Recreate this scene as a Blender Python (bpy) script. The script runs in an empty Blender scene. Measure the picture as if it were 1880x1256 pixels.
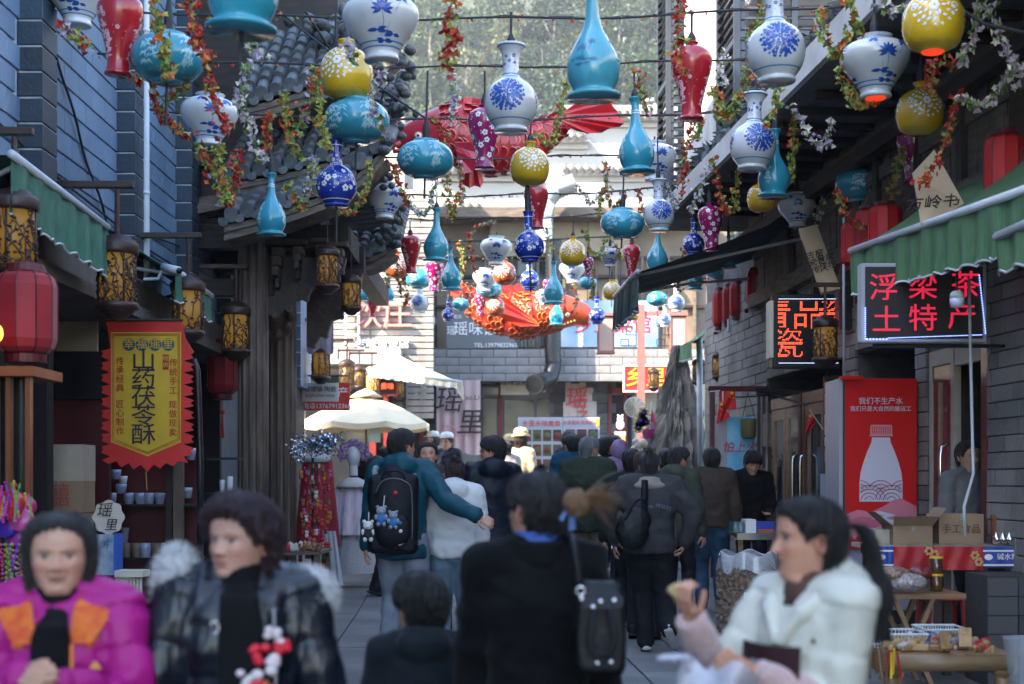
import bpy, math, random
import numpy as np
from mathutils import Vector, Matrix, Euler
random.seed(7); rng = np.random.default_rng(7)
R = math.radians; PI = math.pi
SC = bpy.context.scene; COL = SC.collection
# ---------------------------------------------------------------- camera, world, sun, exposure
F, HZ, CX, CAMZ = 2611.0, 885.0, 940.0, 1.55
cam_d = bpy.data.cameras.new('camera'); cam = bpy.data.objects.new('camera', cam_d); COL.objects.link(cam)
cam_d.sensor_width = 36.0; cam_d.lens = 50.0; cam_d.shift_y = (HZ - 628.0) / 1880.0
cam_d.clip_start = 0.1; cam_d.clip_end = 1500.0
cam.location = (0, 0, CAMZ); cam.rotation_euler = (R(90), 0, 0)
cam_d.dof.use_dof = True; cam_d.dof.focus_distance = 12.5; cam_d.dof.aperture_fstop = 2.3
SC.camera = cam
SUN_DIR = Vector((-0.74, -0.44, 0.66)).normalized()          # towards the sun
w = bpy.data.worlds.new('World'); SC.world = w; w.use_nodes = True
nt = w.node_tree; nt.nodes.clear()
sky = nt.nodes.new('ShaderNodeTexSky'); sky.sky_type = 'NISHITA'; sky.sun_disc = False
sky.sun_elevation = math.asin(SUN_DIR.z); sky.sun_rotation = math.atan2(SUN_DIR.x, SUN_DIR.y)
bg = nt.nodes.new('ShaderNodeBackground'); bg.inputs['Strength'].default_value = 0.15
wo = nt.nodes.new('ShaderNodeOutputWorld')
nt.links.new(sky.outputs[0], bg.inputs[0]); nt.links.new(bg.outputs[0], wo.inputs[0])
sl = bpy.data.lights.new('sun', 'SUN'); sl.energy = 3.6; sl.angle = R(0.53); sl.color = (1.0, 0.86, 0.68)
so = bpy.data.objects.new('sun', sl); COL.objects.link(so)
so.rotation_euler = SUN_DIR.to_track_quat('Z', 'Y').to_euler()
SC.view_settings.view_transform = 'Standard'; SC.view_settings.look = 'None'
SC.view_settings.exposure = 2.8; SC.view_settings.gamma = 1.0; SC.view_settings.use_curve_mapping = False
SC.render.engine = 'CYCLES'
SC.cycles.max_bounces = 6; SC.cycles.diffuse_bounces = 3; SC.cycles.glossy_bounces = 3
SC.cycles.transmission_bounces = 4; SC.cycles.transparent_max_bounces = 8; SC.cycles.volume_bounces = 0
SC.cycles.use_denoising = True; SC.cycles.sample_clamp_indirect = 6.0
SC.cycles.caustics_reflective = False; SC.cycles.caustics_refractive = False
# ---------------------------------------------------------------- helpers
def P(u, v, d):
 "point of the place seen at photo position (u, v) and d metres down the street"
 return Vector(((u - CX) * d / F, d, CAMZ - (v - HZ) * d / F))
def gz(y):                                   # the street climbs a little
 t = min(max((y - 4.5) / 5.5, 0), 1); q = min(max((y - 14) / 16, 0), 1); return 0.2*t*t*(3-2*t) + 0.5*q*q*(3-2*q)
def RX(y): return 4.27 - 0.077 * y           # right-hand building line
LX = -3.45                                   # left-hand wall
_m = {}
def mat(name, col, rough=0.6, metal=0.0, var=0.0, vs=6.0, bump=0.0, bs=40.0, emis=0.0, ecol=None, rnd=0.0,
  coat=0.0, stretch=(1, 1, 1), spec=0.5, trans=0.0, alpha=1.0, detail=4.0, col2=None, sheen=0.0, sss=0.0, world=False):
 if name in _m: return _m[name]
 m = bpy.data.materials.new(name); m.use_nodes = True; t = m.node_tree; N = t.nodes; L = t.links
 b = N['Principled BSDF']; b.inputs['Roughness'].default_value = rough; b.inputs['Metallic'].default_value = metal
 b.inputs['Specular IOR Level'].default_value = spec
 if coat: b.inputs['Coat Weight'].default_value = coat; b.inputs['Coat Roughness'].default_value = 0.08
 if sheen: b.inputs['Sheen Weight'].default_value = sheen; b.inputs['Sheen Roughness'].default_value = 0.4
 if sss: b.inputs['Subsurface Weight'].default_value = sss; b.inputs['Subsurface Scale'].default_value = 0.02
 if trans: b.inputs['Transmission Weight'].default_value = trans
 if alpha < 1: b.inputs['Alpha'].default_value = alpha
 c = (*col, 1.0); b.inputs['Base Color'].default_value = c
 if emis:
  b.inputs['Emission Color'].default_value = (*(ecol or col), 1); b.inputs['Emission Strength'].default_value = emis
 tc = N.new('ShaderNodeTexCoord'); mp = N.new('ShaderNodeMapping'); mp.inputs['Scale'].default_value = stretch
 L.new(N.new('ShaderNodeNewGeometry').outputs['Position'] if world else tc.outputs['Object'], mp.inputs['Vector'])
 out = None
 if var:
  nz = N.new('ShaderNodeTexNoise'); nz.inputs['Scale'].default_value = vs; nz.inputs['Detail'].default_value = detail
  L.new(mp.outputs[0], nz.inputs['Vector'])
  rp = N.new('ShaderNodeMapRange'); rp.inputs[1].default_value = 0.3; rp.inputs[2].default_value = 0.7
  L.new(nz.outputs['Fac'], rp.inputs[0])
  mx = N.new('ShaderNodeMix'); mx.data_type = 'RGBA'
  mx.inputs['A'].default_value = c
  mx.inputs['B'].default_value = (*(col2 or tuple(max(0, x * (1 - var)) for x in col)), 1)
  L.new(rp.outputs[0], mx.inputs['Factor']); out = mx.outputs['Result']
  rr = N.new('ShaderNodeMapRange'); rr.inputs[3].default_value = max(0.03, rough - 0.12); rr.inputs[4].default_value = min(1, rough + 0.1)
  L.new(nz.outputs['Fac'], rr.inputs[0]); L.new(rr.outputs[0], b.inputs['Roughness'])
 if rnd:
  oi = N.new('ShaderNodeObjectInfo'); hs = N.new('ShaderNodeHueSaturation')
  mr = N.new('ShaderNodeMapRange'); mr.inputs[3].default_value = 1 - rnd; mr.inputs[4].default_value = 1 + rnd
  L.new(oi.outputs['Random'], mr.inputs[0]); L.new(mr.outputs[0], hs.inputs['Value'])
  if out: L.new(out, hs.inputs['Color'])
  else: hs.inputs['Color'].default_value = c
  out = hs.outputs[0]
 if out: L.new(out, b.inputs['Base Color'])
 if bump:
  nb = N.new('ShaderNodeTexNoise'); nb.inputs['Scale'].default_value = bs; nb.inputs['Detail'].default_value = 5
  L.new(mp.outputs[0], nb.inputs['Vector'])
  bp = N.new('ShaderNodeBump'); bp.inputs['Strength'].default_value = bump; bp.inputs['Distance'].default_value = 0.01
  L.new(nb.outputs['Fac'], bp.inputs['Height']); L.new(bp.outputs[0], b.inputs['Normal'])
 _m[name] = m; return m
class MB:
 "collects shapes into one mesh"
 def __init__(s): s.v = []; s.f = []; s.m = []; s.mi = 0; s.c = None
 def add(s, vs, fs, mi=None):
  o = len(s.v); s.v.extend([tuple(x) for x in vs])
  k = s.mi if mi is None else mi
  for f in fs: s.f.append(tuple(o + i for i in f)); s.m.append(k)
  return s
 def box(s, x0, x1, y0, y1, z0, z1, mi=None):
  return s.add([(x0,y0,z0),(x1,y0,z0),(x1,y1,z0),(x0,y1,z0),(x0,y0,z1),(x1,y0,z1),(x1,y1,z1),(x0,y1,z1)],
                     [(3,2,1,0),(4,5,6,7),(0,1,5,4),(1,2,6,5),(2,3,7,6),(3,0,4,7)], mi)
 def cbox(s, c, size, M=None, mi=None, bev=0.0):
  x, y, z = (a / 2 for a in size); c = Vector(c); M = M or Matrix()
  if bev:
   b = bev; vs = []
   for (sx, sy, sz) in ((-1,-1,-1),(1,-1,-1),(1,1,-1),(-1,1,-1),(-1,-1,1),(1,-1,1),(1,1,1),(-1,1,1)):
    vs += [(sx*(x-b), sy*(y-b), sz*z), (sx*x, sy*(y-b), sz*(z-b)), (sx*(x-b), sy*y, sz*(z-b))]
   I = lambda k, a: k*3+a
   fs = [(I(3,0),I(2,0),I(1,0),I(0,0)),(I(4,0),I(5,0),I(6,0),I(7,0)),
                  (I(0,2),I(1,2),I(5,2),I(4,2)),(I(2,2),I(3,2),I(7,2),I(6,2)),(I(1,1),I(2,1),I(6,1),I(5,1)),(I(3,1),I(0,1),I(4,1),I(7,1)),
                  (I(0,0),I(1,0),I(1,2),I(0,2)),(I(2,0),I(3,0),I(3,2),I(2,2)),(I(1,0),I(2,0),I(2,1),I(1,1)),(I(3,0),I(0,0),I(0,1),I(3,1)),
                  (I(5,0),I(4,0),I(4,2),I(5,2)),(I(7,0),I(6,0),I(6,2),I(7,2)),(I(6,0),I(5,0),I(5,1),I(6,1)),(I(4,0),I(7,0),I(7,1),I(4,1)),
                  (I(0,1),I(0,2),I(4,2),I(4,1)),(I(1,2),I(1,1),I(5,1),I(5,2)),(I(2,1),I(2,2),I(6,2),I(6,1)),(I(3,2),I(3,1),I(7,1),I(7,2)),
                  (0,2,1),(3,4,5),(6,8,7),(9,10,11),(12,13,14),(15,17,16),(18,19,20),(21,23,22)]
   return s.add([tuple(M @ Vector(v) + c) for v in vs], fs, mi)
  vs = [(-x,-y,-z),(x,-y,-z),(x,y,-z),(-x,y,-z),(-x,-y,z),(x,-y,z),(x,y,z),(-x,y,z)]
  return s.add([tuple(M @ Vector(v) + c) for v in vs], [(3,2,1,0),(4,5,6,7),(0,1,5,4),(1,2,6,5),(2,3,7,6),(3,0,4,7)], mi)
 def bar(s, a, b, w, h, mi=None):
  a = Vector(a); b = Vector(b); d = b - a; q = d.to_track_quat('Z', 'Y').to_matrix()
  return s.cbox((a + b) / 2, (w, h, d.length), q.to_4x4().to_3x3(), mi)
 def tube(s, pts, r, n=8, mi=None, cap=True, closed=False):
  pts = [Vector(p) for p in pts]; k = len(pts); vs = []; fs = []
  rr = r if hasattr(r, '__len__') else [r] * k
  up = Vector((0.13, 0.21, 1)).normalized()
  pn = None
  for i, p in enumerate(pts):
   t = (pts[min(i+1, k-1)] - pts[max(i-1, 0)])
   if t.length < 1e-9: t = Vector((0, 0, 1))
   t.normalize()
   if pn is None:
    a = t.cross(up)
    if a.length < 1e-3: a = t.cross(Vector((1, 0, 0)))
   else: a = pn - t * pn.dot(t)
   if a.length < 1e-6: a = t.cross(Vector((1, 0.2, 0)))
   a.normalize(); pn = a; b = t.cross(a)
   for j in range(n):
    an = 2 * PI * j / n; vs.append(p + (a * math.cos(an) + b * math.sin(an)) * rr[i])
  for i in range(k - 1):
   for j in range(n): fs.append((i*n+j, i*n+(j+1)%n, (i+1)*n+(j+1)%n, (i+1)*n+j))
  if cap: fs.append(tuple(reversed(range(n)))); fs.append(tuple((k-1)*n + j for j in range(n)))
  return s.add(vs, fs, mi)
 def lathe(s, prof, n=24, c=(0,0,0), M=None, mi=None, ph=0.0, sq=None):
  c = Vector(c); M = M or Matrix.Identity(3); vs = []; fs = []
  for (r, z) in prof:
   for j in range(n):
    an = 2 * PI * j / n + ph; vs.append(M @ Vector((r*math.cos(an), r*math.sin(an), z)) + c)
  k = len(prof)
  for i in range(k - 1):
   for j in range(n): fs.append((i*n+j, i*n+(j+1)%n, (i+1)*n+(j+1)%n, (i+1)*n+j))
  if prof[0][0] > 1e-4: fs.append(tuple(reversed(range(n))))
  if prof[-1][0] > 1e-4: fs.append(tuple((k-1)*n + j for j in range(n)))
  return s.add(vs, fs, mi)
 def ell(s, c, r, n=14, k=9, M=None, mi=None):
  c = Vector(c); M = M or Matrix.Identity(3); r = r if hasattr(r, '__len__') else (r, r, r)
  vs = [M @ Vector((0, 0, -r[2])) + c]; fs = []
  for i in range(1, k):
   ph = -PI/2 + PI*i/k
   for j in range(n):
    an = 2*PI*j/n; vs.append(M @ Vector((r[0]*math.cos(ph)*math.cos(an), r[1]*math.cos(ph)*math.sin(an), r[2]*math.sin(ph))) + c)
  vs.append(M @ Vector((0, 0, r[2])) + c)
  for j in range(n): fs.append((0, 1+(j+1)%n, 1+j))
  for i in range(k-2):
   for j in range(n): a = 1+i*n; fs.append((a+j, a+(j+1)%n, a+n+(j+1)%n, a+n+j))
  a = 1+(k-2)*n; t = len(vs)-1
  for j in range(n): fs.append((a+j, a+(j+1)%n, t))
  return s.add(vs, fs, mi)
 def prism(s, poly, o, ax, ay, th, mi=None):
  "2-D outline poly in the plane o + x*ax + y*ay, th thick along ax x ay (towards minus)"
  o = Vector(o); ax = Vector(ax); ay = Vector(ay); nn = ax.cross(ay).normalized()
  n = len(poly); vs = [o + ax*x + ay*y for x, y in poly] + [o + ax*x + ay*y - nn*th for x, y in poly]
  fs = [tuple(range(n)), tuple(reversed(range(n, 2*n)))] + [((i+1)%n, i, n+i, n+(i+1)%n) for i in range(n)]
  return s.add(vs, fs, mi)
 def quad(s, a, b, c, d, mi=None): return s.add([a, b, c, d], [(0, 1, 2, 3)], mi)
 def grid(s, fn, nu, nv, mi=None, th=0.0):
  vs = []; fs = []
  for i in range(nu + 1):
   for j in range(nv + 1): vs.append(Vector(fn(i / nu, j / nv)))
  q = lambda i, j: i * (nv + 1) + j
  for i in range(nu):
   for j in range(nv): fs.append((q(i,j), q(i+1,j), q(i+1,j+1), q(i,j+1)))
  return s.add(vs, fs, mi)
 def mesh(s, name, mats, smooth=False):
  me = bpy.data.meshes.new(name); me.from_pydata(s.v, [], s.f)
  for m in (mats if isinstance(mats, (list, tuple)) else [mats]): me.materials.append(m)
  if isinstance(mats, (list, tuple)) and len(mats) > 1: me.polygons.foreach_set('material_index', s.m)
  if smooth: me.polygons.foreach_set('use_smooth', [True] * len(s.f))
  me.update(); return me
 def build(s, name, mats, parent=None, smooth=False, kind=None, label=None):
  o = link(name, s.mesh(name, mats, smooth), parent)
  if kind: o['kind'] = kind
  if label: o['label'] = label
  return o
INV = {}; KID = {}
def link(name, data, parent=None, loc=None):
 o = bpy.data.objects.new(name, data); COL.objects.link(o)
 if parent is not None:
  o.parent = parent; KID.setdefault(parent.name, []).append(o)
  if parent.name in INV: o.matrix_parent_inverse = Matrix.Translation(-INV[parent.name])
 if loc is not None: o.location = loc
 return o
def thing(name, label, cat, loc=(0,0,0), group=None, local=False, rz=0.0):
 "an Empty at the base of a thing; children built in world coordinates unless local"
 o = bpy.data.objects.new(name, None); COL.objects.link(o); o.empty_display_size = 0.1
 o.location = loc; o.rotation_euler = (0, 0, rz); o['label'] = label; o['category'] = cat
 if group: o['group'] = group
 if not local: INV[o.name] = Vector(loc)
 return o
def tag(o, label, cat, group=None):
 o['label'] = label; o['category'] = cat
 if group: o['group'] = group
 return o
def struct(o): o['kind'] = 'structure'; return o
def dup(root, loc, rz=0.0, label=None, scale=None, group=None):
 "copy a thing, its parts and their sub-parts (mesh data shared)"
 def cp(o, par):
  c = o.copy(); COL.objects.link(c)
  if par is not None: c.parent = par; KID.setdefault(par.name, []).append(c)
  for k in KID.get(o.name, []): cp(k, c)
  return c
 r = cp(root, None); r.location = loc; r.rotation_euler = (0, 0, rz)
 if scale: r.scale = (scale,) * 3
 if label: r['label'] = label
 if group: r['group'] = group
 return r
def text(s, size, m, o, ax, ay, parent, off=0.0, ext=0.001, name='lettering', align='CENTER', sx=1.0, line=1.0, sp=1.0, shear=0.0):
 "lettering lying in the plane through o with unit axes ax (reading) and ay (up)"
 c = bpy.data.curves.new(name, 'FONT'); c.body = s; c.size = size; c.offset = min(off, size*.004); c.extrude = ext
 c.align_x = align; c.align_y = 'CENTER'; c.space_line = line; c.space_character = sp; c.shear = shear
 c.materials.append(m); c.resolution_u = 3
 ob = bpy.data.objects.new(name, c); COL.objects.link(ob)
 ax = Vector(ax).normalized(); ay = Vector(ay).normalized(); n = ax.cross(ay)
 M = Matrix((ax * sx, ay, n)).transposed().to_4x4(); M.translation = Vector(o)
 if parent is not None:
  ob.parent = parent; KID.setdefault(parent.name, []).append(ob)
  if parent.name in INV: ob.matrix_parent_inverse = Matrix.Translation(-INV[parent.name])
 ob.matrix_basis = M
 return ob
FX = Vector((1, 0, 0)); FZ = Vector((0, 0, 1))
# ================================================================ ground
M_slab = mat('paving_stone', (0.25, 0.247, 0.24), 0.6, var=0.5, vs=1.4, bump=0.6, bs=60, rnd=0.2, world=True, detail=8)
M_joint = mat('joint_dirt', (0.05, 0.048, 0.045), 0.9, var=0.3, vs=20)
mb = MB()
ys = [-12, 0, 4.5, 6, 7, 8, 9, 10, 14, 16, 18, 20, 22, 24, 26, 28, 30, 45, 70]
for a, b in zip(ys, ys[1:]):
 mb.quad((-60, a, gz(a) - 0.03), (60, a, gz(a) - 0.03), (60, b, gz(b) - 0.03), (-60, b, gz(b) - 0.03))
ground = struct(mb.build('ground', M_joint))
dirv = Vector((-0.046, 1, 0)).normalized(); sidev = Vector((1, 0.046, 0)).normalized()
slab_me = {}
def slab_mesh(wd, ln):
 k = (round(wd, 3), round(ln, 3))
 if k not in slab_me:
  mb = MB(); mb.cbox((0, 0, 0), (wd - 0.014, ln - 0.014, 0.05), bev=0.004); slab_me[k] = mb.mesh('slab', M_slab)
 return slab_me[k]
rest = MB(); cnt = 0; ang = math.atan2(dirv.y, dirv.x) - PI / 2
rows = []
for ci in range(-9, 9):
 x0 = ci * 0.46; y = 4.6 + (ci % 3) * 0.2
 while y < 32:
  ln = random.choice((0.55, 0.7, 0.7, 0.85)); rows.append((y, x0, ln)); y += ln
rows.sort()
for (y, x0, ln) in rows:
 c = sidev * (x0 + 0.23) + dirv * (y + ln / 2)
 z = gz(c.y) - 0.025 + random.uniform(-.002, .002)
 cut = (-1.15 < c.x < -0.3 or 0.55 < c.x < 1.75)
 if cnt < 290 and y > 6.2 and cut:
  o = link('paving_slab', slab_mesh(0.46, ln), ground); o.location = (c.x, c.y, z)
  o.rotation_euler = (math.atan2(gz(c.y+.2)-gz(c.y-.2), .4), 0, ang); cnt += 1
 else:
  rest.cbox((c.x, c.y, z), (0.450, ln - 0.010, 0.05), Matrix.Rotation(ang, 3, 'Z') @ Matrix.Rotation(math.atan2(gz(c.y+.2)-gz(c.y-.2), .4), 3, 'X'))
rest.build('paving_slab', M_slab, ground, kind='stuff')
# ================================================================ left brick building
M_brick = mat('blue_grey_tile', (0.155, 0.245, 0.36), 0.5, var=0.45, vs=.8, bump=0.3, bs=50, rnd=0.12, world=True, detail=8)
M_dbrick = mat('dark_slate_tile', (0.025, 0.048, 0.075), 0.5, var=0.6, vs=1.5, bump=0.4, bs=40, rnd=0.25, world=True)
M_mortar = mat('pale_mortar', (0.68, 0.74, 0.8), 0.85, var=0.45, vs=5, world=True, col2=(.3,.36,.42))
M_conc = mat('old_concrete', (0.15, 0.13, 0.11), 0.85, var=0.5, vs=2.5, bump=0.5, bs=25)
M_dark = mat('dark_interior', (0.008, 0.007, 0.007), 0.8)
M_wood = mat('weathered_timber', (0.19, 0.145, 0.105), 0.75, var=0.55, vs=4, stretch=(1, 1, 7), bump=0.5, bs=30)
M_dwood = mat('dark_timber', (0.032, 0.021, 0.015), 0.65, var=0.5, vs=5, stretch=(1, 1, 5), bump=0.3)
M_brown = mat('brown_painted_metal', (0.055, 0.022, 0.02), 0.4, var=0.3, vs=10)
M_pipe = mat('white_pvc', (0.55, 0.6, 0.66), 0.35, var=0.15, vs=6)
LB = thing('brick_building', 'blue-grey brick building with dark pilasters and open shops along the left side', 'building', (LX, 10, 0))
TOP = 10.2
b = MB()
b.box(LX - 4, LX - 0.012, 5.0, 16.9, 3.32, TOP)
b.box(LX - 4, LX - 0.012, -9.0, 5.0, -0.1, TOP)
b.build('wall', M_mortar, LB)
# each tile of the part of the wall in view
bw, bh = 0.36, 0.18
tile = MB(); tile.cbox((0, 0, 0), (0.02, bw - 0.011, bh - 0.018), bev=0.003); tile = tile.mesh('brick', M_brick)
pil = MB(); pil.cbox((0, 0, 0), (0.2, 0.32, bh - 0.016), bev=0.004); pil = pil.mesh('brick', M_dbrick)
pill = [10.1, 12.55, 14.75, 16.75]
tl = MB(); n = 0; allb = []
k = 0; z = 3.34
while z < TOP - 0.1:
 y = 5.0 - (k % 2) * bw / 2
 while y < 16.9:
  allb.append((y + bw / 2, z + bh / 2)); y += bw
 z += bh; k += 1
for (y, z) in allb:
 y0 = min(max(y, 5.18), 16.7)
 vis = z < 1.55 + 885 * y / F + 0.1 and 940 + LX * F / y > -8
 if any(abs(y - q) < 0.14 for q in pill): continue
 if vis and n < 300 and y > 8.8:
  o = link('brick', tile, LB); o.location = (LX, y0, z); o.matrix_parent_inverse = Matrix.Translation(-INV[LB.name]); n += 1
 else: tl.cbox((LX, y0, z), (0.02, bw - 0.008, bh - 0.012))
tl.build('brick', M_brick, LB, kind='stuff')
for q in pill:
 z = 3.34; bk = MB(); bk.box(LX - 0.005, LX + 0.155, q - 0.145, q + 0.145, 3.33, TOP); bk.build('pilaster_core', M_mortar, LB)
 while z < TOP - 0.1:
  if z < 1.55 + 885 * q / F + 0.1:
   o = link('pilaster_block', pil, LB); o.location = (LX + 0.07, q, z + bh / 2)
  z += bh
b = MB(); b.box(LX - 4.2, LX + 0.3, -9, 17.0, TOP, TOP + 0.15); b.build('roof', M_conc, LB)
# fascia slab and soffit over the shops
b = MB(); b.box(LX - 0.3, LX + 0.16, 5.0, 16.9, 3.05, 3.31); b.box(LX - 0.35, LX + 0.28, 5.0, 16.9, 2.95, 3.05); b.build('fascia', M_conc, LB)
b = MB(); b.box(LX - 3.9, LX - 0.3, 5, 16.9, 2.93, 3.0); b.build('soffit', M_conc, LB)
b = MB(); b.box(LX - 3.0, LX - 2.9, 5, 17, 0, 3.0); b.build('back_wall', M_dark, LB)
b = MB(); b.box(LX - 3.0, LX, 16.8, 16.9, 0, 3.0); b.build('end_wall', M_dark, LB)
b = MB(); b.box(LX - 2.9, LX + 0.25, 5, 16.8, 0.1, 0.2); b.build('shop_floor', M_conc, LB)
for q in (9.75, 10.6, 13.3):
 b = MB(); b.cbox((LX - 0.05, q, 1.58), (0.13, 0.13, 2.75), bev=0.01); b.build('shop_post', M_dwood if q != 10.6 else M_dark, LB)
# drain pipes
for (u, d, v1) in ((266, 12.7, 512), (446, 16.3, 330)):
 x = (u - CX) * d / F; z1 = CAMZ - (v1 - HZ) * d / F
 b = MB(); b.tube([(x, d, TOP - .2), (x + .01, d, z1 + 0.06), (x - 0.03, d, z1), (x - 0.2, d, z1 - 0.01)], 0.033, 10)
 for zz in (z1 + 0.75, z1 + 2.2): b.tube([(x, d, zz), (x, d, zz + 0.03)], 0.045, 10)
 b.build('drain_pipe', M_pipe, LB, True)
# ================================================================ ornate gate building with tiled tiered roofs
M_tile = mat('slate_roof_tile', (0.05, 0.06, 0.07), 0.6, var=0.7, vs=9, bump=0.7, bs=30, rnd=0.3, col2=(0.14, 0.15, 0.15))
M_stone = mat('carved_stone', (0.17, 0.125, 0.095), 0.7, var=0.5, vs=3, bump=0.5, bs=35, stretch=(3, 3, 1))
GB = thing('gate_pavilion', 'carved timber gate pavilion with stone columns and upturned tiers of slate tiles', 'gate', (-2.8, 15.5, 0.2))
def column(x, y, r, z0, z1, m):
 b = MB(); pr = [(r*1.45, 0), (r*1.5, .12), (r*1.2, .2), (r*1.28, .28), (r, .34)]
 n = 40; vs = []
 prof = [(a, z0 + c) for a, c in pr] + [(r, z0 + .34 + (z1 - z0 - .34) * i / 6) for i in range(1, 7)] 
 for i, (a, zz) in enumerate(prof):
  pass
 b2 = MB()
 b2.lathe(prof, 32, (x, y, 0))
 if r > .12:
  for j in range(12):
   an = 2 * PI * j / 12; b2.tube([(x + r*1.0*math.cos(an), y + r*1.0*math.sin(an), z0 + .36), (x + r*.98*math.cos(an), y + r*.98*math.sin(an), z1)], r * .17, 6)
 return b2.build('column', m, GB, True)
column(P(465, 0, 15.2).x, 15.2, 0.145, 0.2, 4.35, M_stone)
column(P(515, 0, 16.4).x, 16.4, 0.16, 0.2, 4.3, M_stone)
# lintels and carved brackets
for (y, z0, z1, x0, x1) in ((15.3, 4.05, 4.3, -3.4, -1.75), (15.3, 3.55, 3.72, -3.4, -2.55), (16.4, 3.95, 4.25, -3.4, -1.7)):
 b = MB(); b.box(x0, x1, y - 0.09, y + 0.09, z0, z1); b.build('lintel', M_dwood, GB)
b = MB(); b.box(-1.95, -1.75, 15.3, 20.2, 4.05, 4.3); b.build('lintel', M_dwood, GB)
M_carve = mat('carved_brown_wood', (0.07, 0.052, 0.04), 0.55, var=0.5, vs=18, bump=0.9, bs=55)
for i, (x, z, s) in enumerate(((-2.5, 4.0, 1.0), (-2.28, 4.02, .8), (-2.05, 4.05, .7), (-1.85, 4.0, .8))):
 b = MB(); b.cbox((x, 15.22, z), (0.13*s, 0.2, 0.1*s), bev=.01); b.cbox((x, 15.18, z - 0.11*s), (0.1*s, 0.26, 0.1*s), bev=.01)
 b.cbox((x, 15.14, z - 0.22*s), (0.07*s, 0.3, 0.1*s), bev=.01); b.cbox((x, 15.2, z + 0.1*s), (0.26*s, 0.18, 0.07*s), bev=.01)
 b.cbox((x, 15.17, z - .33*s), (.05*s, .14, .12*s), bev=.01)
 b.build('bracket', M_carve, GB)
# curved corbel panels (stepped scroll outline)
def corbel(o, pts, th, mm=None):
 b = MB(); b.prism(pts, o, (1, 0, 0), (0, 0, 1), th)
 for (x, z) in pts[1:-1:2]: b.tube([(o[0]+x, o[1]-0.005, o[2]+z), (o[0]+x, o[1]-th-0.02, o[2]+z)], 0.035, 8)
 return b.build('corbel', mm or M_carve, GB)
corbel((-2.62, 15.25, 3.35), [(0,0),(.1,-.02),(.16,.06),(.24,.05),(.3,.16),(.42,.16),(.47,.28),(.6,.3),(.66,.42),(.8,.44),(.84,.6),(0,.62)], .12)
corbel((-2.35, 16.3, 3.1), [(0,0),(.08,0),(.14,.12),(.22,.12),(.28,.3),(.4,.34),(.44,.5),(.6,.56),(.64,.9),(0,.9)], .12)
# stone drum carving between the columns (round lion scroll)
b = MB()
for k, rr in enumerate((.26, .2, .13, .07)): b.tube([(P(505,585,16.1).x, 16.05 - .02*k, P(505,585,16.1).z), (P(505,585,16.1).x, 15.93 - .03*k, P(505,585,16.1).z)], rr, 20)
for j in range(10):
 an = j*2*PI/10; b.ell((P(505,585,16.1).x + .2*math.cos(an), 15.9, P(505,585,16.1).z + .2*math.sin(an)), .055, 8, 6)
b.build('stone_drum', M_stone, GB, True)
tl_round = MB()
tl_round.tube([(0, 0, 0), (0, 0.26, 0)], 0.062, 12, cap=True)
tl_round.tube([(0, -0.012, 0), (0, 0.03, 0)], 0.074, 12, cap=True)
tl_round = tl_round.mesh('cap_tile', M_tile, False)
def roof_tier(name, A, B, depth, rise, sag, nrow, over=0.0, thick=0.1):
 """eave from A (wall side) to B (street corner, turned up); roof climbs away from the camera"""
 A = Vector(A); B = Vector(B)
 def eave(t): 
  p = A.lerp(B, t); p.z += -sag * 4 * t * (1 - t) * 0.5 + 0.22 * max(0, t - 0.6) ** 2 * 6; return p
 tier = MB(); tier.grid(lambda s, t: eave(s) + Vector((0, depth * t, rise * t + 0.12 * t * (1-t) - .02)), 16, 5)
 tier.grid(lambda s, t: eave(s) + Vector((0, depth * (1-t), rise * (1-t) - .12)), 16, 3)
 rf = tier.build(name, M_tile, GB, True)
 fb = MB(); fb.grid(lambda s, t: eave(s) + Vector((0, 0.03, -0.05 - 0.14 * t)), 16, 1); fb.grid(lambda s, t: eave(s) + Vector((0, 0.03 + .5 * t, -0.19 )), 16, 1)
 fb.build('fascia_board', M_wood, GB)
 n = nrow
 for i in range(n):
  t = (i + .5) / n; p = eave(t); ln = depth
  seg = 7 if rise > .5 else 4
  for k in range(seg):
   o = link('cap_tile', tl_round, GB); s = k / seg
   o.location = p + Vector((0, depth * s - .02, rise * s + .03 + .12*s*(1-s) + .012))
   o.rotation_euler = (math.atan2(rise, depth) + R(-3) + random.uniform(-.03,.03), 0, random.uniform(-.06, .06)); o.scale = (1 + random.uniform(-.1,.1), depth / seg / .2, 1 + random.uniform(-.1,.1))
 # pan tile lips hanging between the rolls
 for i in range(n + 1):
  t = min(1, i / n); p = eave(t)
  q = MB(); q.prism([(-.045,.02),(-.05,-.015),(-.04,-.045),(-.015,-.06),(.015,-.06),(.04,-.045),(.05,-.015),(.045,.02)], p + Vector((0, -.02, .0)), (1,0,0), (0,0,1), .02); q.build('drip_tile', M_tile, GB)
 # side gable edge: stacked tile ends going back along the street
 for k in range(9):
  s = k / 8; p = eave(1) + Vector((0.02, depth * s, rise * s + .02))
  q = MB(); q.ell(p, (.09, .12, .07), 8, 6); q.ell(p + Vector((-.02, 0, -.1)), (.07, .1, .05), 8, 6); q.build('ridge_tile', M_tile, GB)
 return eave
roof_tier('roof_tier', P(440, 190, 14.2), P(735, 95, 14.2), 1.2, 0.95, .05, 11)
roof_tier('roof_tier', P(405, 330, 14.6), P(720, 250, 14.6), 1.3, 0.75, .1, 11)
roof_tier('roof_tier', P(410, 405, 14.0), P(705, 300, 14.0), 1.0, 0.4, .1, 10)
roof_tier('roof_tier', P(560, 462, 16.8), P(725, 468, 16.8), 1.2, 0.6, .0, 7)
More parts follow.
